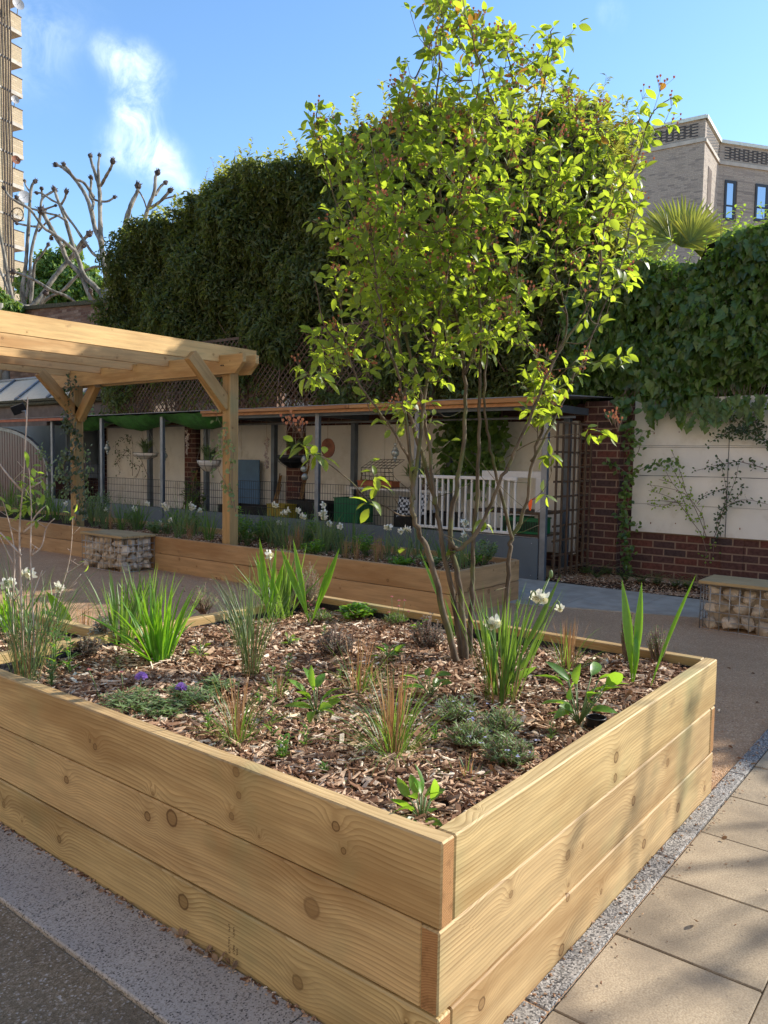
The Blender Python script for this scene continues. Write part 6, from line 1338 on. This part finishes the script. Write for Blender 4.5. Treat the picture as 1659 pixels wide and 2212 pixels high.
def daffodil(label, xy, z, hpx, heads, n=14, w=.009, group='white daffodils in the shaded back bed', mat='blade_blue', s=.028, dry=0, rad=.04, loc=None, lean=(.05, .5), depo=0, dist=None):
    o, c, h = blades('daffodil', label, 'daffodil', xy, z, hpx, n, mat, w, lean, (.05, .6), rad, group, dry, .8, loc=loc); sm = MB()
    dd = dep(c) if dist is None else dist
    for (x, y) in heads:
        hd = Pd(x, y, dd+random.uniform(-.05, .05)*depo); b = c+Vector((random.gauss(0, rad*.4), random.gauss(0, rad*.4), 0)); up = hd+Vector((0, 0, .012)); sm.tube(smooth_path([b, b.lerp(up, .5)+Vector((0, 0, .02)), up-Vector(CR[0])*.008+Vector((0, 0, .006)), hd], 4), .0024, 5)
        f = -Vector(CR[2])*random.uniform(.3, 1)+Vector(CR[0])*random.uniform(-.8, .8)+Vector((0, 0, random.uniform(-.5, .1))); daffhead(o, hd, f, s)
        if random.random() < .6: daffhead(o, hd+Vector(CR[0])*random.uniform(-.8, .8)*s+Vector((0, 0, random.uniform(-.5, .7)*s)), f+Vector((random.gauss(0, .4), random.gauss(0, .4), 0)), s*.9)
    sm.build('stems', M['stem_green'], o); return o
Zs = SOIL
# --- sunlit planter, traced from the photograph
blades('lily_clump', 'bright green fountain of strappy leaves at the left of the sunlit planter', 'lily', (345, 1432), Zs, 205, 54, 'blade_lime', .016, (.02, .95), (.05, .95), .035, 'strappy leaved clumps', fold=.35)
blades('lily_clump', 'darker upright strappy clump behind the bright green one near the planter divider', 'lily', (262, 1395), Zs, 175, 40, 'blade_green', .013, (.02, .40), (.0, .5), .05, 'strappy leaved clumps')
blades('lily_clump', 'third strappy clump rising with buds between the bright clump and the far rim', 'lily', (318, 1375), Zs, 160, 30, 'blade_green', .012, (.02, .4), (.0, .5), .05, 'strappy leaved clumps')
blades('lily_clump', 'dark green strappy clump in the far corner of the sunlit planter', 'lily', (612, 1330), Zs, 160, 42, 'blade_green', .014, (.02, .75), (.0, .45), .05, 'strappy leaved clumps')
blades('ornamental_grass', 'blue green grass with arching blades near the middle of the planter', 'grass', (542, 1452), Zs, 260, 70, 'blade_blue', .0042, (.02, .4), (.3, 1.5), .035, 'ornamental grasses in the sunlit planter', 14, .5)
blades('ornamental_grass', 'blue green grass behind the first clump, shorter and thinner', 'grass', (530, 1400), Zs, 190, 40, 'blade_blue', .0042, (.02, .4), (.1, 1.0), .035, 'ornamental grasses in the sunlit planter', 4, .5)
def sword(name, label, xy, tips, w, group, z=Zs, mat='blade_lime', stemfrac=.35, cat='montbretia', dd=0):
    c = Pz(*xy, z); o = thing(name, label, cat, c, group); mb = MB(); d = dep(c)+dd
    for (x, y, ws) in tips:
        T_ = Pd(x, y, d+random.uniform(-.03, .03)); k = 9; L = (T_-c); vs = []; fs = []; side = Vector(CR[0])*1.0; side = (side-L.normalized()*side.dot(L.normalized())).normalized(); n_ = L.normalized().cross(side); side = (side*math.cos(.35)+n_*math.sin(.35)); sg = random.uniform(-.03, .03)
        for i_ in range(k+1):
            t_ = i_/k; ww = w*ws*(.16+.84*max(0, min(1, (t_-stemfrac*.4)/.35)))*(1-max(0, (t_-.55)/.45)**1.7)*.5; p = c+L*t_+n_*(math.sin(t_*PI)*sg)
            vs += [p-side*ww, p-side*ww*.5+n_*ww*.25, p, p+side*ww*.5+n_*ww*.25, p+side*ww]
            if i_:
                b = (i_-1)*5
                for q in range(4): fs.append((b+q, b+q+1, b+q+6, b+q+5))
        mb.add(vs, fs, 0, True)
    mb.build('leaves', M[mat], o); return o
sword('montbretia', 'tall pleated sword leaves beside the white daffodil at the far rim of the planter', (582, 1345), [(560, 1160, 1.0), (553, 1190, .8), (612, 1215, 1.1), (597, 1180, .7)], .034, 'pleated sword leaved plants')
sword('montbretia', 'leaning pleated leaves on a brown stalk in the far corner of the planter', (668, 1345), [(606, 1183, 1.1), (633, 1163, .9), (640, 1250, .4)], .034, 'pleated sword leaved plants')
sword('montbretia', 'single lone pleated sword leaf above the pink thrift at the far rim', (672, 1348), [(734, 1182, 1.1), (712, 1210, .4)], .034, 'pleated sword leaved plants')
sword('montbretia', 'pair of tall pleated sword leaves at the right of the planter', (1366, 1488), [(1343, 1250, 1.3), (1386, 1256, 1.2), (1373, 1345, .9)], .034, 'pleated sword leaved plants')
sword('montbretia', 'long slanting sword leaf pointing to the right hand bench', (1400, 1500), [(1505, 1238, 1.0), (1435, 1390, .5)], .020, 'pleated sword leaved plants')
sword('montbretia', 'slim sword leaves against the trunks at the middle of the far rim', (985, 1380), [(905, 1185, .7), (960, 1290, .6)], .024, 'pleated sword leaved plants')
daffodil('white daffodil flowering in front of the far rim left of centre', (590, 1345), Zs, 165, [(583, 1198)], 8, .012, 'white daffodils in the sunlit planter', 'blade_green', .034)
o, c, h = blades('daffodil', 'large daffodil clump with white flowers and dry stems right of the young tree', 'daffodil', (1083, 1508), Zs, 265, 44, 'blade_green', .012, (.02, .38), (.0, .45), .06, 'white daffodils in the sunlit planter', 30, .45)
sm = MB()
for (x, y) in ((1160, 1292), (1060, 1345), (1210, 1313)):
    hd = Pd(x, y, dep(c)); sm.tube(smooth_path([c, c.lerp(hd, .5)+Vector((0, 0, .03)), hd+Vector((0, 0, .02))-Vector(CR[0])*.02, hd], 4), .003, 5)
    for q in range(2 if x != 1210 else 1): daffhead(o, hd+Vector(CR[0])*(.022*q)+Vector((0, 0, random.uniform(-.01, .01))), -Vector(CR[2])*.6+Vector(CR[0])*random.uniform(-.3, .8)+Vector((0, 0, -.3)), .034 if x != 1210 else .022)
for (x, y) in ((1190, 1240), (1118, 1305)):
    hd = Pd(x, y, dep(c)); sm.tube([c, c.lerp(hd, .5)+Vector((0, 0, .02)), hd], .003, 5); ball(sm, hd, .008, 0, 2)
sm.build('stems', M['stem_green'], o)
sword('montbretia', 'broad sword leaves standing behind the large daffodil clump', (1090, 1480), [(1212, 1240, .9), (1160, 1440, 1.5), (1178, 1370, .9), (1155, 1300, .6), (1075, 1290, .5)], .028, 'pleated sword leaved plants', mat='blade_green')
def dry(label, xy, hpx, n, m, lean=.30):
    return blades('tufted_grass', label, 'grass', xy, Zs, hpx*1.12, int(n*1.7), 'blade_green', .0032, (.1, 1.0), (.4, 1.5), .032, 'dry tufted grasses in the sunlit planter', m, 1.0, 'green_blades')
dry('tall tuft of reddish dry stems over green blades at the front middle of the planter', (850, 1640), 200, 80, 60)
dry('dry tuft with green base near the left front rim of the planter', (515, 1600), 150, 44, 30)
dry('sparse brown tuft in the centre of the planter', (775, 1497), 125, 22, 26)
dry('reddish dry tuft beside the plantain at the right side of the planter', (1225, 1455), 120, 20, 38)
dry('small green tuft beside the sparse brown one', (800, 1482), 60, 26, 4)
def rosette(label, xy, hpx, n, mat='leaf_lush', group='broad leaved seedlings', L=.085, w=.42, spread=.55, name='plantain', cat='plantain'):
    c = Pz(*xy, Zs); o = thing(name, label, cat, c, group); h = H(c, hpx); ml = MB(); ms = MB()
    for i_ in range(n):
        a_ = i_*2.4+random.uniform(-.3, .3); k = random.uniform(.25, 1.0); le = random.uniform(.05, spread)+(1-k)*.6; d = Vector((math.cos(a_)*math.sin(le), math.sin(a_)*math.sin(le), math.cos(le))); q = c+d*h*k*.62; ms.tube([c, c.lerp(q, .5)+Vector((0, 0, .004)), q], .0021, 4)
        d2 = d+Vector((math.cos(a_), math.sin(a_), 0))*random.uniform(.1, .9)+Vector((0, 0, random.uniform(-.3, .1))); ml.leaf(q, d2, Vector((random.gauss(0, .5), random.gauss(0, .5), 1)), L*random.uniform(.7, 1.2), L*w*random.uniform(.8, 1.1), 0, .35, random.uniform(.15, .6), ((0, .15), (.15, .65), (.4, 1), (.7, .85), (.9, .4), (1, 0)))
    ms.build('stalks', M['stem_green'], o); ml.build('leaves', M[mat], o); return o
rosette('large broad leaved plantain with red stalks near the right rim', (1250, 1566), 190, 20, L=.085, w=.5)
rosette('broad leaved plantain left of centre in the planter', (683, 1546), 100, 15, L=.075)
rosette('small plantain just left of the tree base', (930, 1508), 115, 8, L=.065, w=.55)
rosette('plantain in the near corner of the planter', (910, 1782), 110, 15, L=.06)
rosette('leafy bright green perennial behind the sparse brown tuft', (838, 1436), 62, 26, L=.045, name='leafy_perennial', cat='perennial')
rosette('small bright shoot beside the purple grey shrub at the far rim', (905, 1362), 45, 9, L=.04, name='leafy_perennial', cat='perennial')
rosette('small lime green seedling right of the big strappy clump', (432, 1425), 55, 18, 'leaf_lime', L=.03, name='leafy_perennial', cat='perennial')
rosette('little upright seedling behind the middle grass', (625, 1395), 40, 10, 'leaf_lime', L=.03, name='leafy_perennial', cat='perennial')
def sprig(label, xy, hpx, n, mat='leaf_lush', L=.045, lean=0.0, st=1):
    c = Pz(*xy, Zs); o = thing('leafy_sprig', label, 'seedling', c, 'thin leafy seedlings'); h = H(c, hpx); ml = MB(); ms = MB()
    for s_ in range(st):
        tp = c+Vector((random.gauss(0, .07), random.gauss(0, .07), 1)).normalized()*h*random.uniform(.7, 1)+Vector(CR[0])*lean*h; ms.tube([c, c.lerp(tp, .5), tp], [.0022, .0018, .001], 4)
        for i_ in range(n):
            t_ = (i_+.5)/n; a_ = i_*1.6+s_; ml.leaf(c.lerp(tp, t_), (math.cos(a_), math.sin(a_), .9), (0, 0, 1), L*random.uniform(.6, 1.1)*(1.1-.4*t_), L*.22, 0, .3, .3)
    ms.build('stems', M['stem_green'], o); ml.build('leaves', M[mat], o)
sprig('tall thin seedling with toothed leaves left of the plantain', (587, 1595), 170, 18, L=.04)
sprig('seedling with narrow leaves at the front rim below the tall thin one', (610, 1655), 75, 16, L=.035, st=4)
sprig('narrow seedling right of the middle grass', (622, 1465), 62, 12, L=.032, st=2)
sprig('upright narrow leaved seedling at the far left by the divider', (118, 1450), 130, 14, L=.06, st=2)
sprig('smaller narrow leaved seedling beside the divider', (150, 1455), 100, 12, L=.055, st=2)
sprig('bushy narrow leaved seedling on the left front rim', (112, 1482), 60, 16, 'leaf_grey', L=.03, st=5)
sprig('thin seedling in front of the left dry tuft', (660, 1620), 60, 10, L=.03, st=2)
sprig('thin shoot by the near end of the right rosemary', (1020, 1545), 70, 14, 'leaf_grey', L=.022, st=3)
def px_bush(name, label, cat, xy, rpx, hpx, n, mat, L, w, group, up=.6, shape=1.0, ry=None, stem='twig', z=Zs):
    c = Pz(*xy, z); r = H(c, rpx)*1.08; n = int(n*1.5); hpx *= 1.12; return bushy(name, label, cat, c, r*.9, r*.9 if ry is None else H(c, ry), H(c, hpx), n, M[mat], L, w, group, stem, up, shape)
px_bush('hebe', 'purple grey hebe in the middle of the planter towards the far rim', 'shrub', (722, 1425), 50, 75, 620, 'leaf_purple', (.012, .022), .45, 'low hebe shrubs')
px_bush('hebe', 'purple grey hebe left of the tree stems', 'shrub', (922, 1405), 42, 75, 560, 'leaf_purple', (.012, .022), .45, 'low hebe shrubs')
px_bush('hebe', 'dark purple low shrub by the planter divider', 'shrub', (185, 1418), 42, 42, 420, 'leaf_purple', (.014, .024), .45, 'low hebe shrubs')
px_bush('hebe', 'silver leaved shrub next to the dark purple one by the divider', 'shrub', (228, 1395), 36, 62, 420, 'leaf_silver', (.016, .026), .45, 'low hebe shrubs')
px_bush('rosemary', 'rosemary spilling over the far corner of the sunlit planter', 'rosemary', (658, 1318), 45, 95, 900, 'leaf_grey', (.014, .024), .14, 'rosemary bushes', up=1)
px_bush('rosemary', 'small dark rosemary against the far rim left of the corner', 'rosemary', (438, 1325), 38, 60, 420, 'leaf_grey', (.014, .022), .14, 'rosemary bushes', up=1)
px_bush('rosemary', 'upright rosemary behind the tall sword leaves at the right', 'rosemary', (1358, 1445), 22, 110, 650, 'leaf_grey', (.010, .018), .2, 'rosemary bushes', up=1, shape=.4)
px_bush('rosemary', 'second upright rosemary nearer the right rim', 'rosemary', (1418, 1445), 26, 85, 520, 'leaf_grey', (.010, .018), .2, 'rosemary bushes', up=1, shape=.4)
px_bush('geranium', 'low mound of lobed green leaves at the far rim', 'geranium', (768, 1335), 46, 34, 260, 'leaf_lush', (.022, .036), .7, None, up=.3)
c_ros = [('sprawling rosemary with pale blue flowers near the right front rim', (1095, 1655), 62, 55, 900, (.012, .02)), ('sprawling rosemary left of the front one', (1010, 1610), 60, 42, 620, (.012, .02)), ('sprawling rosemary just below the tree base', (985, 1560), 62, 40, 620, (.012, .02)), ('sprawling rosemary between the tree and the right plantain', (1080, 1590), 55, 50, 620, (.014, .022))]
for lb, xy, r, h, n, L in c_ros:
    o = px_bush('rosemary', lb, 'rosemary', xy, r, h*1.15, n, 'leaf_grey', (L[0]*1.3, L[1]*1.3), .2, 'rosemary bushes', up=.9); c = Pz(*xy, Zs); mb = MB()
    for _ in range(7): q = c+Vector((random.gauss(0, .05), random.gauss(0, .05), random.uniform(.03, .09))); [mb.leaf(q, (random.gauss(0, 1), random.gauss(0, 1), .5), (0, 0, 1), .009, .006, 0) for _ in range(4)]
    mb.build('flowers', foliage('pale blue floret', [(.55, .56, .78), (.6, .6, .8)], (.5, .5, .7)) if 'pale blue floret' not in bpy.data.materials else bpy.data.materials['pale blue floret'], o)
def pompon(mb, c, r, mi=0, n=60):
    for _ in range(n):
        d = Vector((random.gauss(0, 1), random.gauss(0, 1), abs(random.gauss(0, .8)))).normalized(); mb.leaf(c+d*r*.3, d, d.orthogonal(), r*.8, r*.42, mi, .3, .1, ((0, .4), (.6, 1), (1, .5)))
def flowered(o, c0, spots, r, mat, z=Zs, n=60):
    for (x, y) in spots:
        hd = Pd(x, y, dep(c0)+random.uniform(-.02, .02)); mb = MB(); pompon(mb, hd, r, 0, n); f = mb.build('flower', M[mat], o); ms = MB(); b = Vector((hd.x, hd.y, z)).lerp(c0, .3); ms.tube([b, b.lerp(hd, .6)+Vector((0, 0, .01)), hd], .0014, 4); ms.build('stem', M['stem_green'], f)
for lb, xy, sp, r, h, n in (('scabious mound with purple flowers at the left front of the planter', (285, 1530), ((305, 1465),), 78, 34, 560), ('scabious mound with a purple pompon flower nearer the middle', (395, 1522), ((391, 1488),), 74, 38, 560), ('grey green scabious mound with a low purple flower against the front rim', (345, 1545), ((331, 1552),), 60, 22, 260), ('grey leaved scabious right of the purple flowers', (470, 1495), (), 40, 34, 240)):
    c = Pz(*xy, Zs); o = px_bush('scabious', lb, 'scabious', xy, r, h, n, 'leaf_grey', (.02, .036), .24, 'scabious mounds', up=.5); flowered(o, c, sp, .021, 'petal_purple', n=110)
    if 'left front of the planter' in lb: flowered(o, c, ((192, 1447), (262, 1453)), .007, 'petal_pink', n=24)
for lb, xy, sp in (('pink thrift cushion at the far rim on the left', (690, 1342), ((684, 1298), (698, 1316), (665, 1300), (672, 1308))), ('pink thrift cushion at the far rim left of the tree', (856, 1350), ((846, 1290), (862, 1298), (874, 1298), (861, 1310), (840, 1323), (882, 1322)))):
    c = Pz(*xy, Zs); o = px_bush('thrift', lb, 'thrift', xy, 34, 24, 420, 'blade_green', (.02, .035), .08, 'thrift cushions', up=1.2); flowered(o, c, sp, .008, 'petal_pink', n=26)
pt = thing('plant_pot', 'black plant pot rim sunk beside the large plantain', 'pot', Pz(1287, 1560, Zs)); c = Pz(1287, 1562, Zs); mb = MB(); mb.tube([c+Vector((math.cos(a_)*.033, math.sin(a_)*.033, .02)) for a_ in np.linspace(0, 2*PI, 21)], .003, 5); mb.build('rim', M['black'], pt); mb = MB(); mb.tube([c+Vector((0, 0, -.03)), c+Vector((0, 0, .018))], [.028, .033], 16, cap=False); mb.build('body', M['black'], pt)
# --- left edge: saplings, daffodils and grasses
def sapling(label, stems_, z, leaves, group, r=.0045, dd=0):
    x0, y0 = stems_[0][0]; c = Pz(x0, y0, z); o = thing('sapling', label, 'sapling', c, group); ms = MB(); ml = MB(); d = dep(c)+dd
    for st in stems_:
        pp = smooth_path([Pd(x, y, d) for x, y in st], 4); ms.tube(pp, [r*(1-.6*i_/len(pp)) for i_ in range(len(pp))], 5)
        for i_ in range(3, len(pp)-2, 5):
            q = pp[i_]+(Vector(CR[0])*random.choice((-1, 1))*random.uniform(.02, .06)+Vector((0, 0, random.uniform(.02, .05)))); ms.tube([pp[i_], q], [.0016, .0009], 4)
    for (x, y, k) in leaves:
        c2 = Pd(x, y, d)
        for i_ in range(k): a_ = random.uniform(0, 6.28); ml.leaf(c2+Vector((random.gauss(0, .012), random.gauss(0, .012), random.gauss(0, .012))), Vector(CR[0])*math.cos(a_)+Vector(CR[1])*math.sin(a_)-Vector(CR[2])*random.uniform(-.4, .6), Vector((random.gauss(0, .5), random.gauss(0, .5), 1)), random.uniform(.03, .055), random.uniform(.012, .022), 0)
    ms.build('stems', M['twig_pale'], o); ml.build('leaves', M['leaf_lime'], o)
    return o
sapling('tall pale sapling with yellow green leaves at its tip', [[(52, 1448), (46, 1300), (42, 1150), (50, 1050), (58, 900), (60, 858)], [(48, 1060), (20, 1030), (-10, 990)], [(55, 1060), (90, 1040)], [(50, 1150), (75, 1130), (88, 1118)], [(46, 1200), (0, 1150)]], Zs, [(55, 1040, 7), (68, 1050, 7), (78, 1030, 4), (62, 1090, 6), (35, 1100, 4), (40, 1110, 3), (75, 1095, 3)], 'bare stemmed saplings', .0052)
sapling('tall thin sapling right of the leafy one', [[(76, 1460), (72, 1340), (66, 1200), (68, 1100), (62, 1010)], [(68, 1200), (90, 1180), (100, 1140), (118, 1120)], [(67, 1130), (80, 1110), (96, 1095)], [(70, 1290), (88, 1240), (92, 1232)]], Zs, [(64, 1010, 4), (96, 1095, 2), (75, 1130, 4)], 'bare stemmed saplings', .004)
sapling('tall thin sapling at the far left edge', [[(30, 1440), (28, 1300), (32, 1200), (20, 1130), (5, 1080)], [(30, 1220), (0, 1160)], [(28, 1300), (60, 1260), (70, 1250)]], Zs, [(8, 1090, 2), (0, 1160, 2)], 'bare stemmed saplings', .004)
sapling('slender bare sapling leaning in front of the gabion bench', [[(108, 1370), (128, 1290), (148, 1220), (155, 1170), (157, 1120)], [(140, 1240), (180, 1215), (200, 1195)], [(152, 1190), (145, 1185)], [(130, 1290), (150, 1270), (175, 1240)]], Zs, [(157, 1116, 3), (195, 1215, 2)], 'bare stemmed saplings', .0028, -.02)
blades('ornamental_grass', 'pale grass with long arching blades at the left front corner of the planter', 'grass', (58, 1468), Zs, 300, 60, 'blade_blue', .0045, (.02, .45), (.2, 1.6), .05, 'ornamental grasses in the sunlit planter', 26, .55)
blades('ornamental_grass', 'pale grass behind the left saplings', 'grass', (95, 1430), Zs, 220, 40, 'blade_blue', .0045, (.02, .5), (.2, 1.5), .05, 'ornamental grasses in the sunlit planter', 10, .6)
sword('montbretia', 'single broad pleated leaf leaning left in the narrow planter', (160, 1366), [(101, 1278, 1.35)], .042, 'pleated sword leaved plants', stemfrac=0)
daffodil('daffodils with two white flowers at the far left edge', (22, 1372), Zs, 130, [(14, 1262), (20, 1285)], 26, .014, 'white daffodils in the narrow left planter', 'blade_lime', .034, rad=.05)
daffodil('white daffodil between the saplings', (70, 1380), Zs, 160, [(64, 1241)], 10, .010, 'white daffodils in the narrow left planter', 'blade_green', .034, dist=dep(Pz(70, 1380))-.1)
daffodil('white daffodil in front of the left gabion bench', (120, 1368), Zs, 120, [(128, 1268)], 8, .010, 'white daffodils in the narrow left planter', 'blade_green', .036)
px_bush('geranium', 'low green mound in the narrow planter at left', 'geranium', (100, 1350), 36, 30, 200, 'leaf_lush', (.02, .034), .6, None, up=.4)
dryt = blades('tufted_grass', 'dry stems behind the single broad leaf in the narrow planter', 'grass', (178, 1362), Zs, 70, 6, 'blade_green', .003, (.1, .9), (.4, 1.5), .05, 'dry tufted grasses', 22, 1.0, 'green_blades')
# --- shaded back bed
bedh = [(228, 1101), (291, 1098), (317, 1088), (346, 1130), (353, 1092), (362, 1098), (367, 1124), (411, 1090), (418, 1096), (433, 1104), (143, 1088), (592, 1091), (613, 1107), (622, 1102), (643, 1103), (652, 1115), (700, 1091), (695, 1110), (698, 1118), (603, 1129), (710, 1130), (735, 1137), (840, 1139), (866, 1148), (883, 1144), (1007, 1130), (1003, 1155)]
groups_ = [[(228, 1101)], [(291, 1098)], [(317, 1088), (346, 1130)], [(353, 1092), (362, 1098), (367, 1124)], [(411, 1090), (418, 1096), (433, 1104)], [(143, 1088)], [(592, 1091)], [(603, 1129)], [(613, 1107), (622, 1102)], [(643, 1103), (652, 1115)], [(700, 1091)], [(695, 1110), (698, 1118)], [(710, 1130)], [(735, 1137)], [(840, 1139)], [(866, 1148), (883, 1144)], [(1007, 1130), (1003, 1155)]]
order = ['left of the bench', 'behind the left end of the bench', 'behind the bench', 'above the right end of the bench', 'just left of the near pergola post']
names_ = {0: 'just right of the far pergola post', 1: 'above the left bench towards its middle', 2: 'with a high and a low flower above the right end of the left bench', 3: 'with three white flowers right of the left bench', 4: 'with a cluster of white flowers just left of the near pergola post', 5: 'left of the far pergola post', 6: 'with the highest flower right of the near pergola post', 7: 'with a low flower in front of the yellow crate', 8: 'with a double flower above the middle of the bed', 9: 'with two stacked flowers before the black crate', 10: 'with the highest flower before the second shelter post', 11: 'with two flowers against the second shelter post', 12: 'below the second shelter post beside dry stems', 13: 'in front of the green crate', 14: 'left of the young tree stems', 15: 'with two flowers partly behind the tree stems', 16: 'between the stems of the young tree before the white railing'}
for i_, hs in enumerate(groups_):
    x = sum(p[0] for p in hs)/len(hs); y = max(p[1] for p in hs); q = Px(x, y, 5.0+.35*((i_*37) % 5)/5-.1); loc = Vector((q.x, q.y, .36)); bx = pix(loc)
    daffodil('daffodil '+names_[i_], None, .36, (bx[1]-y)*1.0+12, hs, 26, .012, 'white daffodils in the shaded back bed', 'blade_blue', .044, loc=loc, rad=.06, dist=dep(q))
def bedpos(u, X):  # u = pixel x along the bed
    q = Px(u, 1150, X); return Vector((q.x, q.y, .36))
ordn = ['first', 'second', 'third', 'fourth', 'fifth', 'sixth', 'seventh', 'eighth', 'ninth', 'tenth', 'eleventh', 'twelfth', 'thirteenth', 'fourteenth', 'fifteenth', 'sixteenth', 'seventeenth', 'eighteenth', 'nineteenth', 'twentieth', 'twenty first', 'twenty second']
us = [(20, 5.1), (48, 4.9), (75, 5.2), (100, 5.0), (122, 5.2), (205, 4.95), (262, 4.9), (300, 5.1), (385, 4.8), (395, 5.2), (450, 4.85), (530, 5.2), (575, 5.25), (660, 5.2), (760, 5.2), (905, 5.1), (960, 5.2)]
for i_, (u, X) in enumerate(us):
    loc = bedpos(u, X); blades('lily_clump', ordn[i_]+' from the left of the dark strappy clumps in the shaded back bed', 'lily', None, .36, random.uniform(70, 110), 42, random.choice(['blade_green', 'blade_blue']), .009, (.02, .7), (.1, 1.0), .05, 'strappy clumps in the shaded back bed', loc=loc)
ud = [(238, 4.8), (408, 4.75), (628, 4.75), (645, 4.9), (748, 4.75), (770, 4.7), (812, 4.75), (826, 4.9)]
for i_, (u, X) in enumerate(ud):
    loc = bedpos(u, X); blades('tufted_grass', ordn[i_]+' from the left of the dry brown tufts in the shaded back bed', 'grass', None, .36, random.uniform(45, 75), 8, 'blade_green', .003, (.1, .9), (.4, 1.4), .035, 'dry tufts in the shaded back bed', 34, 1.0, 'green_blades', loc=loc)
ub = [(60, 5.0, .4, 'leaf_ivy'), (195, 5.2, .5, 'leaf_grey'), (222, 5.3, .55, 'leaf_grey'), (340, 4.85, .2, 'leaf_grey'), (375, 5.3, .3, 'leaf_lush'), (515, 5.0, .42, 'leaf_lush'), (535, 4.9, .3, 'leaf_ivy'), (560, 5.3, .34, 'leaf_lush'), (598, 5.3, .35, 'leaf_ivy'), (668, 5.3, .38, 'leaf_lush'), (680, 4.7, .2, 'leaf_lush'), (730, 5.35, .3, 'leaf_ivy'), (792, 5.0, .28, 'leaf_lush'), (870, 4.72, .09, 'leaf_lush'), (930, 4.8, .14, 'leaf_grey'), (1020, 5.2, .16, 'leaf_lush'), (1045, 5.3, .3, 'leaf_grey'), (415, 5.3, .3, 'leaf_ivy'), (290, 5.3, .3, 'leaf_ivy')]
for i_, (u, X, h, mm) in enumerate(sorted(ub)):
    c = bedpos(u, X); bushy('leafy_perennial', ordn[i_]+' from the left of the leafy perennials in the shaded back bed', 'perennial', c, .17, .17, h, 260, M[mm], (.03, .06), .45, 'leafy perennials in the shaded back bed', 'stem_green', .7, .6)
# ferns at the wall foot
ferns = [(1262, 1240), (1290, 1250), (1312, 1242), (1345, 1258), (1378, 1262), (1408, 1268), (1440, 1275), (1470, 1278)]
for i_, (x, y) in enumerate(ferns):
    c = Pz(x, y, .02); c.x = min(max(c.x, 7.5), 7.95); o = thing('fern', ordn[i_]+' from the left of the small dark ferns at the foot of the brick wall', 'fern', c, 'ferns at the foot of the wall'); mb = MB()
    for k in range(14):
        a_ = random.uniform(0, 6.28); L = random.uniform(.14, .3); p = c.copy(); pa = []; le = random.uniform(.2, .8); 
        for q in range(10): pa.append(p.copy()); p = p+Vector((math.cos(a_)*math.sin(le), math.sin(a_)*math.sin(le), math.cos(le)))*L/10; le += .12
        for q in range(1, 10):
            d = (pa[q]-pa[q-1]).normalized(); s_ = d.cross(Vector((0, 0, 1))).normalized()
            for sg in (-1, 1): mb.leaf(pa[q], s_*sg+d*.4, (0, 0, 1), L*.28*(1-q/11), .014, 0, .1, .1, ((0, .5), (.5, 1), (1, 0)))
    mb.build('fronds', M['leaf_ivy'], o)
px_bush('shrub', 'small green shrub behind the right hand gabion bench', 'shrub', (1440, 1242), 22, 28, 120, 'leaf_lush', (.04, .06), .4, None, z=.02)
# dead leaves lying about
M['deadleaf'] = foliage('dead leaf', [(.16, .075, .04), (.3, .18, .1), (.45, .38, .28)], (.2, .1, .05), .15, .8, .2)
dl = [((1495, 1990), .0085, 'brown dead leaf lying alone on the buff paving'), ((540, 1948), .018, None), ((567, 1965), .018, None), ((590, 1975), .018, None), ((602, 1985), .018, 'pale striped dead leaf caught against the foot of the planter'), ((612, 1990), .018, None), ((640, 2003), .018, None), ((290, 1955), .018, None), ((1620, 1650), .01, 'dead leaf lying on the granite strip near the right edge'), ((645, 1290), .005, 'dead leaf on the gravel near the back bed'), ((1225, 1255), .02, 'dead leaf on the grey path slabs'), ((1548, 1808), .01, 'dark scrap of leaf on the paving beside the granite strip')]
for i_, ((x, y), z, lb) in enumerate(dl):
    c = Pz(x, y, z); mb = MB()
    if lb is None: c.x = min(c.x, -.012)
    for _ in range(1 if lb else 3): mb.leaf(c+Vector((random.uniform(-.012, 0), random.gauss(0, .012), random.uniform(.0, .012))), (random.gauss(0, 1), random.gauss(0, 1), .25), (random.gauss(0, .4), random.gauss(0, .4), 1), random.uniform(.02, .034), .016, 0, .5, -.4)
    tag(mb.build('dead_leaf', M['deadleaf'], None, c), lb or 'curled brown dead leaves at the foot of the planter front', 'leaf', 'fallen leaves')

for lb, xy, h, n, st_ in (('tiny green seedling between the left dry tuft and the left plantain', (560, 1520), 34, 8, 2), ('tiny green seedling in front of the middle hebe', (735, 1470), 30, 8, 2), ('little seedling near the left rim below the scabious flowers', (450, 1575), 40, 9, 3), ('small seedling between the front dry tuft and the sprawling rosemary', (940, 1600), 36, 9, 3), ('fresh seedling at the rim right of the tall thin one', (700, 1690), 44, 10, 3), ('small seedling in front of the right plantain', (1190, 1600), 40, 8, 3), ('low green shoot near the far rim behind the middle hebe', (700, 1375), 26, 8, 3), ('low green shoot by the divider in front of the silver shrub', (255, 1445), 30, 8, 2)):
    sprig(lb, xy, h, n, 'leaf_lush', L=.026, st=st_)
dry('thin grass tuft at the near right corner of the planter', (1010, 1690), 60, 16, 10)
dry('thin green tuft between the middle grass and the left plantain', (600, 1500), 60, 14, 6)
dry('low tuft of grass at the front rim right of the seedlings', (760, 1700), 50, 14, 8)
